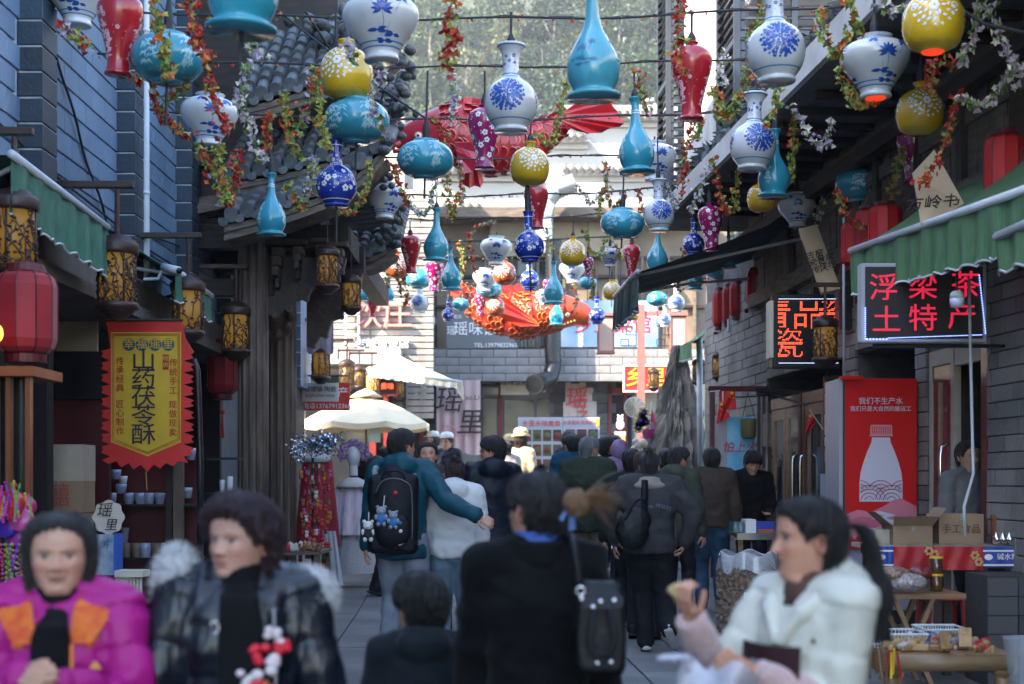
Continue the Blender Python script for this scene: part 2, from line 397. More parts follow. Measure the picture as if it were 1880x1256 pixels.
# ridge ornaments and carved crest on the upper tiers
b = MB()
for (u, v, d, r) in ((560,60,14.6,.17),(620,45,14.6,.2),(680,70,14.4,.16),(735,150,14.3,.13),(742,190,14.4,.12),(728,230,14.6,.12),(735,110,14.1,.15),(712,330,14.5,.1),(720,400,15,.12),(718,430,15.6,.13)):
 p = P(u, v, d)
 for j in range(7): b.ell(p + Vector((random.uniform(-r,r), random.uniform(-r,r), random.uniform(-r,r))), (r*.5*random.uniform(.5,1), r*.6, r*.35), 8, 6)
b.build('ridge_ornament', M_tile, GB, True, kind='stuff')
# brick gable, timber underside and dark recess below the tiers
b = MB(); b.box(-3.42, -1.9, 15.5, 17.2, 5.0, 7.4); b.box(-3.42, -2.1, 15.6, 19.8, 4.3, 5.9); b.build('upper_wall', M_dwood, GB)
for z, y, x1 in ((4.5, 14.9, -1.35), (4.62, 15.15, -1.3), (4.4, 15.4, -1.6)):
 b = MB(); b.bar((-3.4, y, z - .12), (x1, y, z + .3), .12, .1); b.build('rafter', M_wood, GB)
for k in range(9):
 y = 15 + .28 * k; b = MB(); b.bar((-3.3, y, 4.42), (-1.3, y, 4.66), .06, .07); b.build('rafter', M_dwood, GB)
# ogee gable top with stone scroll seen behind the first tier
b = MB()
b.tube([P(500,100,15), P(560,130,15), P(640,105,15), P(700,70,15)], .06, 8); b.tube([P(500,120,15), P(560,150,15), P(640,125,15), P(700,90,15)], .05, 8)
b.build('ridge_beam', M_tile, GB, True)
# ================================================================ right stone building
M_rstone = mat('grey_stone_block', (0.27, 0.255, 0.235), 0.75, var=0.55, vs=1.6, bump=0.7, bs=30, rnd=0.22, world=True, detail=8)
M_rmort = mat('stone_joint', (0.12, 0.115, 0.11), 0.9, var=0.3, vs=12)
M_wpaint = mat('aged_white_plaster', (0.62, 0.6, 0.57), 0.8, var=0.25, vs=3, bump=0.2)
M_blackm = mat('black_metal', (0.018, 0.018, 0.02), 0.4, var=0.2)
M_louv = mat('dark_louvre_paint', (0.022, 0.03, 0.045), 0.5, var=0.3, vs=8)
M_door = mat('red_brown_door_wood', (0.12, 0.03, 0.018), 0.35, var=0.4, vs=5, stretch=(1,1,6), coat=.3)
M_glass = mat('window_glass', (0.05, 0.055, 0.06), 0.06, spec=0.8, coat=0.5)
M_alu = mat('pale_frame', (0.40, 0.37, 0.32), 0.45, var=0.15)
RB = thing('stone_building', 'grey stone building with louvred upper floor, timber eave and shop doors along the right', 'building', (RX(14), 14, 0))
rdir = Vector((-0.077, 1, 0)).normalized(); rn = Vector((-1, -0.077, 0)).normalized()   # rn: out of the wall to the street
def RW(y, out=0.0, z=0.0): return Vector((RX(y), y, z)) + rn * out
def rbox(b, y0, y1, z0, z1, o0, o1, mi=None):
 "box along the right wall from y0 to y1, o0..o1 metres proud of it"
 p = [RW(y0, o0, z0), RW(y0, o1, z0), RW(y1, o1, z0), RW(y1, o0, z0)]
 q = [a + Vector((0, 0, z1 - z0)) for a in p]
 return b.add(p + q, [(0,1,2,3),(7,6,5,4),(0,4,5,1),(1,5,6,2),(2,6,7,3),(3,7,4,0)][:], mi)
b = MB()
solid = [(-8, 6.5), (8.6, 10.35), (11.55, 11.8), (13.35, 13.7), (16.6, 20.0)]
for y0, y1 in solid: rbox(b, y0, y1, 0.0, 4.7, -3.0, -0.012)
openings = [(6.5, 8.6, 2.55), (10.35, 11.55, 2.6), (11.8, 13.35, 2.75), (13.7, 16.6, 2.75)]
for y0, y1, z in openings: rbox(b, y0, y1, z, 4.7, -3.0, -0.012)
b.build('wall', M_rmort, RB)
b = MB()
for y0, y1, z in openings: rbox(b, y0, y1, 0.0, z, -2.6, -2.5)
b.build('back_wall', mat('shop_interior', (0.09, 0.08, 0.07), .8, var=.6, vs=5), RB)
b = MB(); rbox(b, 6.5, 20, 0.1, 0.21, -2.6, 0.0); b.build('shop_floor', M_conc, RB)
# stone blocks, each a piece
cnt = 0; rest = MB()
bl = {}
def block(wd, h):
 k = (round(wd, 2), round(h, 2))
 if k not in bl:
  q = MB(); q.cbox((0, 0, 0), (0.03, wd - 0.008, h - 0.008), bev=0.004); bl[k] = q.mesh('stone_block', M_rstone)
 return bl[k]
wrot = math.atan2(rdir.y, rdir.x) - PI / 2
reg = [(8.6, 10.35, 0.2, 3.3), (13.35, 13.7, 0.2, 3.3), (16.6, 20.0, 0.2, 4.0), (11.55, 11.8, .2, 3.3), (13.7, 16.6, 2.75, 4.2), (10.35, 13.35, 2.78, 4.4)]
for (y0, y1, z0, z1) in reg:
 z = z0; k = 0
 while z < z1 - 0.05:
  h = 0.12; y = y0
  first = True
  while y < y1 - 0.03:
   wd = random.choice((.3, .36, .42)) if not (first and k % 2) else .18
   first = False
   wd = min(wd, y1 - y)
   if wd < .05: break
   c = RW(y + wd / 2, 0.005 + random.uniform(-.004, .004), z + h / 2)
   if cnt < 300 and y < 17.5 and (940 + c.x * F / c.y) < 1895 and wd > .15 and 1.55 - (c.z - 1.55) < 9:
    o = link('stone_block', block(wd, h), RB); o.location = c; o.rotation_euler = (0, 0, wrot); cnt += 1
   else: rest.cbox(c, (0.03, wd - .008, h - .008), Matrix.Rotation(wrot, 3, 'Z'))
   y += wd
  z += h; k += 1
rest.build('stone_block', M_rstone, RB, kind='stuff')
# window in the wall below the balcony, eave timbers, balcony slab
b = MB(); rbox(b, -8, 17.9, 4.7, 4.86, -3.0, 1.08); b.build('balcony_slab', mat('balcony_soffit', (0.16,0.145,0.14), .85, var=.4, vs=3), RB)
b = MB(); rbox(b, -8, 17.9, 4.705, 4.92, 1.08, 1.13); b.build('balcony_edge', M_wpaint, RB)
for (o0, z, t, m) in ((0.0, 4.5, .14, M_wood), (0.14, 4.38, .1, M_dwood), (0.0, 4.2, .09, M_wood), (0.02, 3.62, .12, M_wood)):
 b = MB(); rbox(b, 5, 17, z, z + t * 1.3, o0, o0 + t); b.build('beam', m, RB)
for k in range(64):                                        # upright boards between the beams
 y = 6 + k * .17; b = MB(); rbox(b, y, y + .16, 3.78, 4.5, 0.02, .05 + .008 * (k % 3)); b.build('wall_board', M_wood, RB)
for k in range(20):
 y = 7 + k * 0.5
 b = MB(); a = RW(y, 0, 4.66); c = RW(y, 0.95, 4.66); b.bar(a, c, .06, .06); b.build('joist', M_dwood, RB)
for k in range(9):
 y = 7.8 + k * .95
 b = MB(); b.bar(RW(y, .05, 3.0), RW(y, .05, 4.4), .12, .14); b.build('wall_post', M_dwood, RB)
# slate tiles and dead leaves laid along the balcony edge
lv = MB()
for k in range(900):
 y = random.uniform(8.5, 17.8); p = RW(y, 1.06 + random.uniform(-.12, .05), 4.93 + random.uniform(0, .16))
 e = Euler((random.uniform(0,3), random.uniform(0,3), random.uniform(0,3))).to_matrix()
 lv.add([p + e @ Vector(q) for q in ((-.03,0,0),(0,-.09,.01),(.03,0,0),(0,.09,-.01))], [(0,1,2,3)])
lv.build('dry_leaves', mat('dry_blue_leaves', (.06,.075,.08), .6, rnd=.4), RB, kind='stuff')
# louvred screens of the upper floor
slats = {}
def louvre(o, ax, W, H, pitch=0.1, cols=2):
 o = Vector(o); ax = Vector(ax).normalized(); scr = link('louvre_screen', None, RB)
 n = FZ.cross(ax)
 fr = MB(); Mx = Matrix((ax, FZ.cross(ax), FZ)).transposed()
 for i in range(cols + 1): fr.cbox(o + ax * (W * i / cols) + FZ * (H / 2), (.06, .07, H), Mx)
 for zz in (0, H / 2, H): fr.cbox(o + ax * (W / 2) + FZ * zz, (W, .068, .06), Mx)
 f = fr.build('frame', M_louv, scr); 
 cw = W / cols - .06; key = round(cw, 2)
 if key not in slats:
  q = MB(); q.cbox((0,0,0), (cw, .095, .008)); slats[key] = q.mesh('slat', M_louv)
 rz = math.atan2(ax.y, ax.x)
 for i in range(cols):
  k = 0
  while (k + 1) * pitch < H:
   s = link('slat', slats[key], scr); s.location = o + ax * (W * (i + .5) / cols) + FZ * (k + .7) * pitch
   s.rotation_euler = (R(38), 0, rz); k += 1
 return scr
INVs = INV
bx = lambda y: RX(y) - 0.98
louvre((bx(14.0), 14.0, 4.95), (1, 0.0, 0), 1.7, 2.0, cols=3)
louvre((bx(14.0) - .02, 15.0, 4.95), (0.06, -1, 0), 1.0, 2.0, cols=1)
louvre((bx(17.6), 17.6, 4.95), (1, 0, 0), 0.8, 3.2, cols=1)
louvre((bx(17.6) - .02, 18.4, 4.95), (0.06, -1, 0), .8, 3.2, cols=1)
b = MB(); b.box(bx(15.05), bx(15.05) + 3, 15.05, 18.3, 4.87, 8.6); b.box(bx(14.1) + .3, 6, 14.25, 18.3, 4.87, 8.7)
b.build('upper_wall', M_wpaint, RB)
b = MB(); b.box(3.4, 6.5, -8, 12.5, 4.87, 6.2); b.build('upper_wall', M_wpaint, RB)
# shop doors
def rdoor(y0, y1, z1, leafs, handle=True, fm=None, nm='shop_door'):
 D = link(nm, None, RB)
 b = MB(); fm = fm or M_alu
 rbox(b, y0, y1, z1 - .12, z1, -.06, .0); rbox(b, y0, y0 + .06, .2, z1 - .12, -.06, 0); rbox(b, y1 - .06, y1, .2, z1 - .12, -.06, 0)
 b.build('door_frame', fm, D)
 ln = (y1 - y0 - .12) / leafs
 for i in range(leafs):
  a = y0 + .06 + ln * i; b = MB(); c = a + ln - .01
  rbox(b, a, a + .09, .22, z1 - .13, -.05, -.01); rbox(b, c - .09, c, .22, z1 - .13, -.05, -.01)
  rbox(b, a + .09, c - .09, z1 - .25, z1 - .13, -.05, -.01); rbox(b, a + .09, c - .09, .22, .75, -.05, -.01)
  b.build('door_leaf', M_door, D)
  g = MB(); rbox(g, a + .09, c - .09, .75, z1 - .25, -.036, -.03); g.build('door_glass', M_glass, D)
  if handle:
   h = MB(); yy = a + .06 if i % 2 == 0 else c - .06
   h.tube([RW(yy, -.01, 1.85), RW(yy, .05, 1.82), RW(yy, .06, 1.75), RW(yy, .06, 1.4), RW(yy, .05, 1.33), RW(yy, -.01, 1.3)], .013, 8)
   h.build('door_handle', mat('chrome', (.7,.7,.7), .15, 1.0), D, True)
 return D
rdoor(11.02, 11.53, 2.6, 1); rdoor(13.72, 15.2, 2.5, 2, fm=M_door); rdoor(15.25, 16.55, 2.5, 2, fm=M_door)
# curtain wall end
b = MB(); rbox(b, 10.36, 10.5, .2, 2.6, -.06, 0.0); b.build('door_frame', M_door, RB)
b = MB(); rbox(b, 10.5, 11.0, 2.45, 2.6, -.06, 0.0); b.build('door_lintel', M_alu, RB)
# ================================================================ rock
M_rock = mat('weathered_rock', (0.15, 0.145, 0.14), 0.85, var=0.6, vs=2.2, bump=1.0, bs=9, stretch=(1.5,1.5,.5), col2=(.28,.25,.21))
def fbm(x, y, z):
 from mathutils import noise
 return noise.fractal(Vector((x, y, z)), 1.0, 2.0, 5)
b = MB()
def rk(s, t):
 an = 2 * PI * s; z = 3.3 * t; prof = (0.42 + .18 * math.sin(t * 5) * (1 - t)) * (1 - t ** 5) * (1.15 - .5 * t)
 r = prof * (1 + .5 * fbm(math.cos(an) * 1.3, math.sin(an) * 1.3, z * .6)); q = fbm(math.cos(an) * 3.5, math.sin(an) * 3.5, z * .9 + 7); r += .16 * (abs(q) ** .7) - .05 + .05 * fbm(an * 5, z * 4, 3)
 return (2.36 + .12 * t + r * math.cos(an) * 1.05, 21.3 + r * math.sin(an), .3 + z)
b.grid(rk, 110, 80); tag(b.build('standing_rock', M_rock, None, False), 'tall grey weathered standing rock at the end of the right-hand shops', 'rock')
for i, (pa_, pb_) in enumerate((((LX+.02,8.6,4.0),(LX+.02,16.6,3.75)), ((LX+.02,10.2,5.2),(LX+.02,12.4,3.5)), ((LX+.02,12.9,3.9),(LX+.02,16.5,4.3)))):
 a, c = Vector(pa_), Vector(pb_); b = MB(); b.tube([a.lerp(c, t) - FZ*.12*math.sin(t*PI) + Vector((.015+.01*math.sin(t*20),0,0)) for t in np.linspace(0,1,24)], .011, 5); b.build('wall_cable', M_blackm, LB, True)
# ================================================================ back of the little square
M_bbrick = mat('pale_grey_brick', (0.30, 0.30, 0.30), 0.8, var=0.55, vs=1.8, bump=0.4, bs=30, rnd=0.12, col2=(.14,.13,.12))
M_redp = mat('red_door_paint', (0.22, 0.02, 0.02), 0.5, var=0.3)
M_gtile = mat('grey_plaster', (0.26, 0.265, 0.27), 0.8, var=0.35, vs=2)
M_cream = mat('cream_board', (0.72, 0.66, 0.54), 0.6, var=0.1)
M_ink = mat('black_ink', (0.012, 0.012, 0.014), 0.6)
M_white = mat('white_paint', (0.8, 0.8, 0.8), 0.5)
M_redi = mat('red_ink', (0.55, 0.02, 0.02), 0.6)
BD = 32.0
BK = thing('restaurant_building', 'two-storey grey brick restaurant building closing the end of the street', 'building', (1.2, BD, 0.2))
def PB(u, v, d=BD): return P(u, v, d)
def bbox(b, u0, v0, u1, v1, d=BD, th=0.1, mi=None):
 "box facing the camera, front at d"
 p = P(u0, v1, d); q = P(u1, v0, d); return b.box(p.x, q.x, d, d + th, p.z, q.z, mi)
b = MB(); bbox(b, 735, 695, 1245, 1100, BD + .02, .3); b.build('wall', M_gtile, BK)
# brick ledge, brick by brick
b = MB(); bbox(b, 735, 640, 1330, 692, BD - 1.0, 1.2); b.build('ledge_core', M_conc, BK)
led = MB(); led.cbox((0,0,0), (.5, .05, .165), bev=.008); led = led.mesh('brick', M_bbrick)
zt = P(0, 642, BD - 1).z
for k in range(4):
 for i in range(12 + 3):
  x = P(735, 0, BD - 1).x + .25 + i * .51 - (k % 2) * .25
  if x < P(1325, 0, BD - 1).x:
   o = link('brick', led, BK); o.location = (x, BD - 1.02 + random.uniform(-.006,.006), zt - .085 - k * .175)
b = MB(); bbox(b, 720, 400, 1340, 640, BD + .6, .3); b.build('upper_wall', mat('tan_wall', (.25,.195,.14), .85, var=.5, vs=1.2), BK)
for v in (470, 505, 560): b = MB(); bbox(b, 735, v, 1300, v+5, BD + .48, .1); b.build('cross_beam', M_dwood, BK)
for u in range(745, 1290, 48): b = MB(); bbox(b, u, 470, u+5, 640, BD + .45, .14); b.build('wall_post', M_wood, BK)
b = MB(); bbox(b, 735, 690, 1330, 698, BD - 1.0, 1.2); b.build('ledge_soffit', M_conc, BK)
# lower storey: mullions, dark glass, doors
gl = mat('dark_shop_glass', (0.03, 0.033, 0.035), 0.12, var=.5, vs=2)
for (u0, v0, u1, v1) in ((884, 690, 915, 725), (884, 732, 912, 900), (926, 735, 980, 900), (985, 732, 1010, 900), (1120, 690, 1148, 712), (1122, 725, 1145, 900), (1152, 725, 1160, 900), (735, 700, 800, 900)):
 b = MB(); bbox(b, u0, v0, u1, v1, BD - .02, .03); b.build('window', gl, BK)
for (u0, v0, u1, v1) in ((915, 685, 922, 960), (880, 680, 1010, 688), (1117, 682, 1122, 960), (1117, 712, 1150, 722), (1146, 722, 1151, 960), (770, 790, 778, 960)):
 b = MB(); bbox(b, u0, v0, u1, v1, BD - .06, .06); b.build('door_post', M_redp, BK)
b = MB(); bbox(b, 1165, 715, 1222, 960, BD - .03, .04); b.build('door_leaf', mat('beige_door', (.42,.38,.3), .6, var=.1), BK)
# stone pier courses behind the poster
pc = MB(); pc.cbox((0,0,0), (.46, .05, .22), bev=.008); pc = pc.mesh('stone_block', mat('dark_pier_stone', (.14,.14,.145), .8, var=.4, rnd=.2))
for k in range(13):
 for i in range(3):
  o = link('stone_block', pc, BK); o.location = (P(1028, 0, BD).x + i * .47 + (k % 2) * .1, BD, 3.9 - k * .23)
# upper storey windows and railings
M_frame = mat('grey_window_frame', (.1,.11,.13), .5)
for u in (745, 765, 785, 950, 968, 986):
 b = MB(); bbox(b, u, 480, u + 17, 638, BD + .55, .05); w_ = b.build('window', gl, BK)
 f = MB(); bbox(f, u, 478, u + 2, 640, BD + .5, .08); bbox(f, u + 2, 540, u + 17, 543, BD + .5, .05); f.build('window_frame', M_frame, w_)
for u in range(955, 1260, 7):
 b = MB(); p = P(u, 640, BD - .6); b.tube([p, p + FZ * .75], .012, 5); b.build('railing_bar', M_blackm, BK)
b = MB(); p = P(950, 590, BD - .6); q = P(1260, 590, BD - .6); b.tube([p, q], .02, 6); b.build('hand_rail', M_blackm, BK)
# beam work above (tan plaster band)
b = MB(); bbox(b, 900, 400, 1160, 470, BD + .3, .25); b.build('plaster_band', mat('tan_plaster', (.45,.36,.25), .8, var=.4, vs=2), BK)
b = MB(); bbox(b, 740, 380, 1300, 398, BD - .4, 1.0); b.build('eave', M_wood, BK)
# ================================================================ sunlit white houses with tiled roofs behind
M_wwall = mat('whitewashed_wall', (0.34, 0.335, 0.32), 0.85, var=0.12, vs=1.0)
M_ptile = mat('pale_roof_tile', (0.13, 0.115, 0.10), 0.75, var=0.5, vs=6)
def white_house(label, d, u0, u1, vt, vb, tiles, gable=None):
 H = thing('white_house', label, 'house', (P((u0+u1)/2, 0, d).x, d, 0), 'whitewashed houses behind the square')
 b = MB(); bbox(b, u0, vt, u1, vb, d, 4.0); b.build('wall', M_wwall, H)
 for (a0, a1, v, w2) in tiles:
  p = P(a0, v, d); q = P(a1, v, d)
  r = link('roof', None, H)
  bb = MB(); bb.box(p.x, q.x, d - .35, d + 1.0, p.z - .06, p.z); bb.box(p.x, q.x, d - .12, d + 1.0, p.z - .22, p.z - .06, ); bb.build('eave_slab', M_wwall, r)
  n = int((q.x - p.x) / .24); tm = MB()
  t1 = MB(); t1.tube([(0, -.45, .02), (0, .5, .42)], .085, 8); t1 = t1.mesh('roof_tile', M_ptile) if 'rt' not in _m else _m['rt']
  _m['rt'] = t1
  for i in range(n):
   o = link('roof_tile', t1, r); o.location = (p.x + (i + .5) * .24, d - .02, p.z)
  e = MB(); e.box(p.x - .05, q.x + .05, d + .5, d + .75, p.z + .45, p.z + .62); e.build('ridge', M_wwall, r)
 return H
white_house('sunlit white house with stepped tile-capped walls behind the square', 44, 990, 1240, 225, 420, [(1040, 1245, 222, 0), (1030, 1240, 322, 0), (960, 1080, 262, 0)])
white_house('low sunlit white wall with tile coping beside the duct', 40, 725, 1110, 335, 470, [(728, 900, 392, 0), (800, 1000, 320, 0)])
white_house('sunlit white gable standing behind the red carp', 47, 735, 1010, 272, 420, [(735, 930, 285, 0)])
b = MB()
pl = [(0,0),(.5,.35),(.6,.8),(1.1,.85),(1.3,.35),(2.2,.25),(3.2,.2),(3.2,-1.6),(0,-1.6)]
b.prism(pl[::-1], P(1135, 240, 46), (1,0,0), (0,0,1), .5); 
for (x0, z0), (x1, z1) in zip(pl[:6], pl[1:7]):
 o = P(1135, 240, 45.7); n = max(2, int(math.hypot(x1-x0, z1-z0) / .16))
 for i in range(n):
  t = i / n; b.ell(o + Vector((x0+(x1-x0)*t, 0, z0+(z1-z0)*t + .08)), (.09, .35, .09), 8, 5)
tag(b.build('horse_head_gable', M_wwall), 'curved white horse-head gable topped with tiles under the hill', 'gable wall')
M_duct = mat('galvanised_duct', (0.55, 0.57, 0.58), 0.35, 0.8, var=0.2)
b = MB(); path = [P(1000, 470, 31.2), P(998, 400, 31.2), P(1003, 368, 31.2), P(1020, 348, 31.2), P(1058, 335, 31.2)]
pts = []; rr = []
for a, c in zip(path, path[1:]):
 for i in range(12): pts.append(a.lerp(c, i/12)); rr.append(.2 + (.018 if i % 2 else 0))
b.tube(pts, rr, 14); tag(b.build('exhaust_duct', M_duct, None, True), 'silver ribbed exhaust duct bending over the sunlit roofs', 'duct')
# black flexible duct
M_flex = mat('black_flexible_duct', (0.010, 0.012, 0.016), 0.4, 0.2)
b = MB(); path = [P(1016, 440, 30.6), P(1016, 560, 30.6), P(1014, 640, 30.6), P(1016, 672, 30.6), P(1010, 694, 30.5), P(988, 704, 30.3)]
pts = []; rr = []
for a, c in zip(path, path[1:]):
 m = max(6, int((c - a).length / .05))
 for i in range(m): pts.append(a.lerp(c, i/m)); rr.append(.165 + (.018 if i % 2 else 0))
b.tube(pts, rr, 16); DU = thing('kitchen_duct', 'thick black ribbed duct hanging down the restaurant front with a round mouth', 'duct', P(1016, 690, 30.6))
b.build('hose', M_flex, DU, True)
b = MB(); a_, c_ = P(992, 703, 30.35), P(981, 706, 30.1); d_ = (c_-a_).normalized(); b.tube([a_, c_, c_, c_ - d_*.06], [.19,.215,.175,.17], 20, cap=False, mi=0); b.tube([c_ - d_*.07, c_ - d_*.06], .172, 20, mi=1); b.build('mouth', [M_flex, M_dark], DU)  # dark disc paints the shade inside the hollow mouth
# ================================================================ hill forest
M_hill = mat('hill_soil', (0.05, 0.06, 0.035), 0.95, var=0.4, vs=.2)
b = MB(); b.grid(lambda s, t: (-90 + 200 * s, 75 + 90 * t, -2 + 70 * t ** 1.1 + 4 * fbm(s * 6, t * 5, 0)), 30, 20); struct(b.build('hill', M_hill, None, True))
greens = [((0.050,0.085,0.030),), ((0.075,0.105,0.035),), ((0.035,0.065,0.030),), ((0.12,0.135,0.055),), ((0.06,0.09,0.05),)]
gm = [mat('foliage_%s' % n, c[0], 0.6, var=0.4, vs=.6, rnd=.2) for n, c in zip(('mid','bright','dark','olive','cool'), greens)]
M_bark = mat('pale_bark', (.3,.27,.22), .8, var=.3)
def crown_mesh(r, h, k, m):
 mb_ = MB(); vs = []; fs = []
 for c in range(k):
  th = random.uniform(0, 2*PI); ph = math.acos(random.uniform(-.7, 1)); q = random.uniform(.65, 1) 
  cx, cy, cz = r*q*math.sin(ph)*math.cos(th), r*q*math.sin(ph)*math.sin(th), h*.55 + h*.45*q*math.cos(ph)
  for j in range(46):
   v = Vector((random.gauss(0, .32), random.gauss(0, .32), random.gauss(0, .26))) * (r * .42) + Vector((cx, cy, cz))
   e = Euler((random.uniform(-1,1), random.uniform(-1,1), random.uniform(0,6))).to_matrix(); s = random.uniform(.07, .15) * (r / 2.2)
   o = len(vs); vs += [v + e @ Vector(q2) * s for q2 in ((-1,-.5,0),(1,-.6,.1),(.2,1.1,-.1))]; fs.append((o, o+1, o+2))
 mb_.add(vs, fs); return mb_.mesh('crown', m)
protos = [(crown_mesh(random.uniform(1.8, 2.6), random.uniform(3.4, 5.4), 60, gm[i % 5]), ) for i in range(10)]
tr = MB(); tr.tube([(0,0,-1.5),(.1,0,1),(0,.1,2.5),(.1,0,4)], [.14,.12,.08,.03], 6); tr.tube([(0.05,0,1.5),(.9,.2,3)], [.06,.02], 5); tr.tube([(0.05,0,1.2),(-.8,.1,2.8)], [.06,.02], 5)
tr = tr.mesh('trunk', M_bark, True)
hd = ['dark', 'yellowish', 'grey-green', 'pale olive', 'bluish']
from mathutils import noise
def hillz(x, y):
 s = (x + 90) / 200; t = (y - 75) / 90
 return -2 + 70 * t ** 1.1 + 4 * fbm(s * 6, t * 5, 0) if t > 0 else -2
kk = 0
for y in np.arange(76, 138, 3.3):
 for x in np.arange(-.12 * y, .26 * y, 3.6):
  xx = x + random.uniform(-1.4, 1.4); yy = float(y) + random.uniform(-1.5, 1.5); z = hillz(xx, yy)
  v = 885 - (z + 5 - 1.55) * F / yy; u = 940 + xx * F / yy
  if v > 440 or v < -260 or u < 560 or u > 1420: continue
  T = thing('forest_tree', 'broadleaf tree in the hazy wood on the hill behind the roofs', 'tree', (xx, yy, z), 'trees on the hillside', True)
  s = random.uniform(.8, 1.35); i = random.randrange(10); T.scale = (s, s, s * random.uniform(.9, 1.2)); T.rotation_euler.z = random.uniform(0, 6)
  link('crown', protos[i][0], T); link('trunk', tr, T); kk += 1
print('TREES', kk)
# low cream-fronted building at the far left of the square, lit by the sun
M_sunw = mat('cream_plaster', (0.36, 0.32, 0.26), .85, var=.25, vs=1.5)
FL = thing('corner_building', 'tall cream corner building with brick courses and raised pink characters left of the restaurant', 'building', (-3.4, 29, .6))
b = MB(); b.box(-9, P(742,0,29).x, 29.02, 31.7, 0, 9.0); b.build('wall', M_sunw, FL)
cour = MB(); cour.cbox((0,0,0), (1.28, .05, .11), bev=.008); cour = cour.mesh('wall_course', mat('pale_stone_course', (.30,.28,.25), .8, var=.35, vs=4, rnd=.12))
for k in range(36):
 for i in range(2):
  o = link('wall_course', cour, FL); o.location = (P(700,0,29).x - .22 + (i - .5) * 1.3, 29.0, 2.9 + k * .13)
M_pinkl = mat('faded_pink_letter', (.6,.2,.17), .6)
text('饮庄', .62, M_pinkl, P(702, 580, 28.9), FX, FZ, FL, off=.004, ext=.04)
text('老味道饭店', .22, M_white, P(702, 632, 28.9), FX, FZ, FL, off=.004, ext=.03)
b = MB(); p0, p1 = P(632, 655, 28.8), P(660, 560, 28.8)
for k in range(6): b.box(p0.x, p1.x, 28.8, 28.85, p0.z + (p1.z-p0.z)*k/5, p0.z + (p1.z-p0.z)*k/5 + .04)
b.box(p0.x, p0.x+.04, 28.8, 28.86, p0.z, p1.z); b.box(p1.x-.04, p1.x, 28.8, 28.86, p0.z, p1.z); b.build('white_lattice', M_white, FL, kind='stuff')
b = MB(); bbox(b, 560, 640, 735, 668, 28.4, .6); b.build('shop_eave', M_wwall, FL)
b = MB(); bbox(b, 560, 690, 745, 960, 28.9, .1); b.build('shop_window', gl, FL)
b = MB(); bbox(b, 678, 690, 690, 960, 28.8, .1); b.build('door_post', M_redp, FL); b = MB(); bbox(b, 704, 690, 712, 960, 28.8, .1); b.build('door_post', M_redp, FL)
# blue-grey side building with a stained cloth, just beyond the gate
SB = thing('side_building', 'narrow blue-grey tiled building seen just past the gate columns', 'building', (-3.5, 22, .4))
b = MB(); x1 = P(552, 0, 21.5).x; b.box(-7, x1, 21.5, 22.6, 3.0, 5.6); b.build('wall', M_brick, SB); b = MB(); b.box(-7, x1-.1, 21.6, 22.6, 0, 3.0); b.build('lower_wall', M_dwood, SB)
for k in range(12):
 b = MB(); b.box(x1 - 1.2, x1 + .006, 21.48, 21.5, 3.1 + k*.2, 3.115 + k*.2); b.build('mortar_line', M_mortar, SB)
b = MB(); b.box(-7, -3.9, 17.0, 21.5, 0, 5.0); b.box(-4.6, -3.45, 22.6, 23.6, 0, 7.0); b.build('side_wall_and_shade_block', M_dbrick, SB)  # second block is unseen, added to shade the menu boards
p, q_ = P(562, 0, 21.2), P(612, 0, 21.2)
b = MB(); b.grid(lambda s, t: (p.x + (q_.x-p.x)*s, 21.2 + .03*math.sin(s*14+t), P(0,530,21.2).z*(1-t) + P(0,645 + 6*math.sin(s*9),21.2).z*t), 24, 6)
tag(b.build('hanging_cloth', mat('stained_cloth', (.42,.4,.45), .85, var=.6, vs=5, stretch=(3,3,.4), col2=(.2,.16,.22)), None, True), 'grey stained cloth hanging beside the blue-grey side building', 'cloth')
# ================================================================ hanging porcelain-style vase lanterns
def glaze(name, col, **k): return mat(name, col, 0.2, var=0.28, vs=4, coat=0.55, rnd=.1, detail=8, **k)
G_white = glaze('white_glaze', (0.62, 0.64, 0.64)); G_red = glaze('red_glaze', (0.42, 0.012, 0.02)); G_mag = glaze('magenta_glaze', (0.33, 0.008, 0.11))
G_teal = glaze('teal_glaze', (0.035, 0.32, 0.42)); G_yel = glaze('yellow_glaze', (0.68, 0.42, 0.012)); G_cob = glaze('cobalt_glaze', (0.008, 0.035, 0.32))
G_or = glaze('orange_glaze', (0.42, 0.085, 0.02))
I_blue = mat('blue_brushwork', (0.015, 0.09, 0.42), 0.25, var=.5, vs=30, coat=.5); I_white = mat('white_brushwork', (0.78, 0.76, 0.76), 0.3, coat=.4)
I_pteal = mat('pale_teal_brushwork', (0.36, 0.58, 0.62), 0.3, coat=.4); I_dteal = mat('dark_teal_brushwork', (0.01, 0.14, 0.24), 0.3, coat=.4)
I_rim = mat('blue_band', (0.03, 0.2, 0.45), .25, coat=.5); I_redglow = mat('red_bulb', (.9, .05, .01), .4, emis=.12, ecol=(1, .05, .01))
M_cord = mat('black_cord', (0.012, 0.014, 0.018), .6)
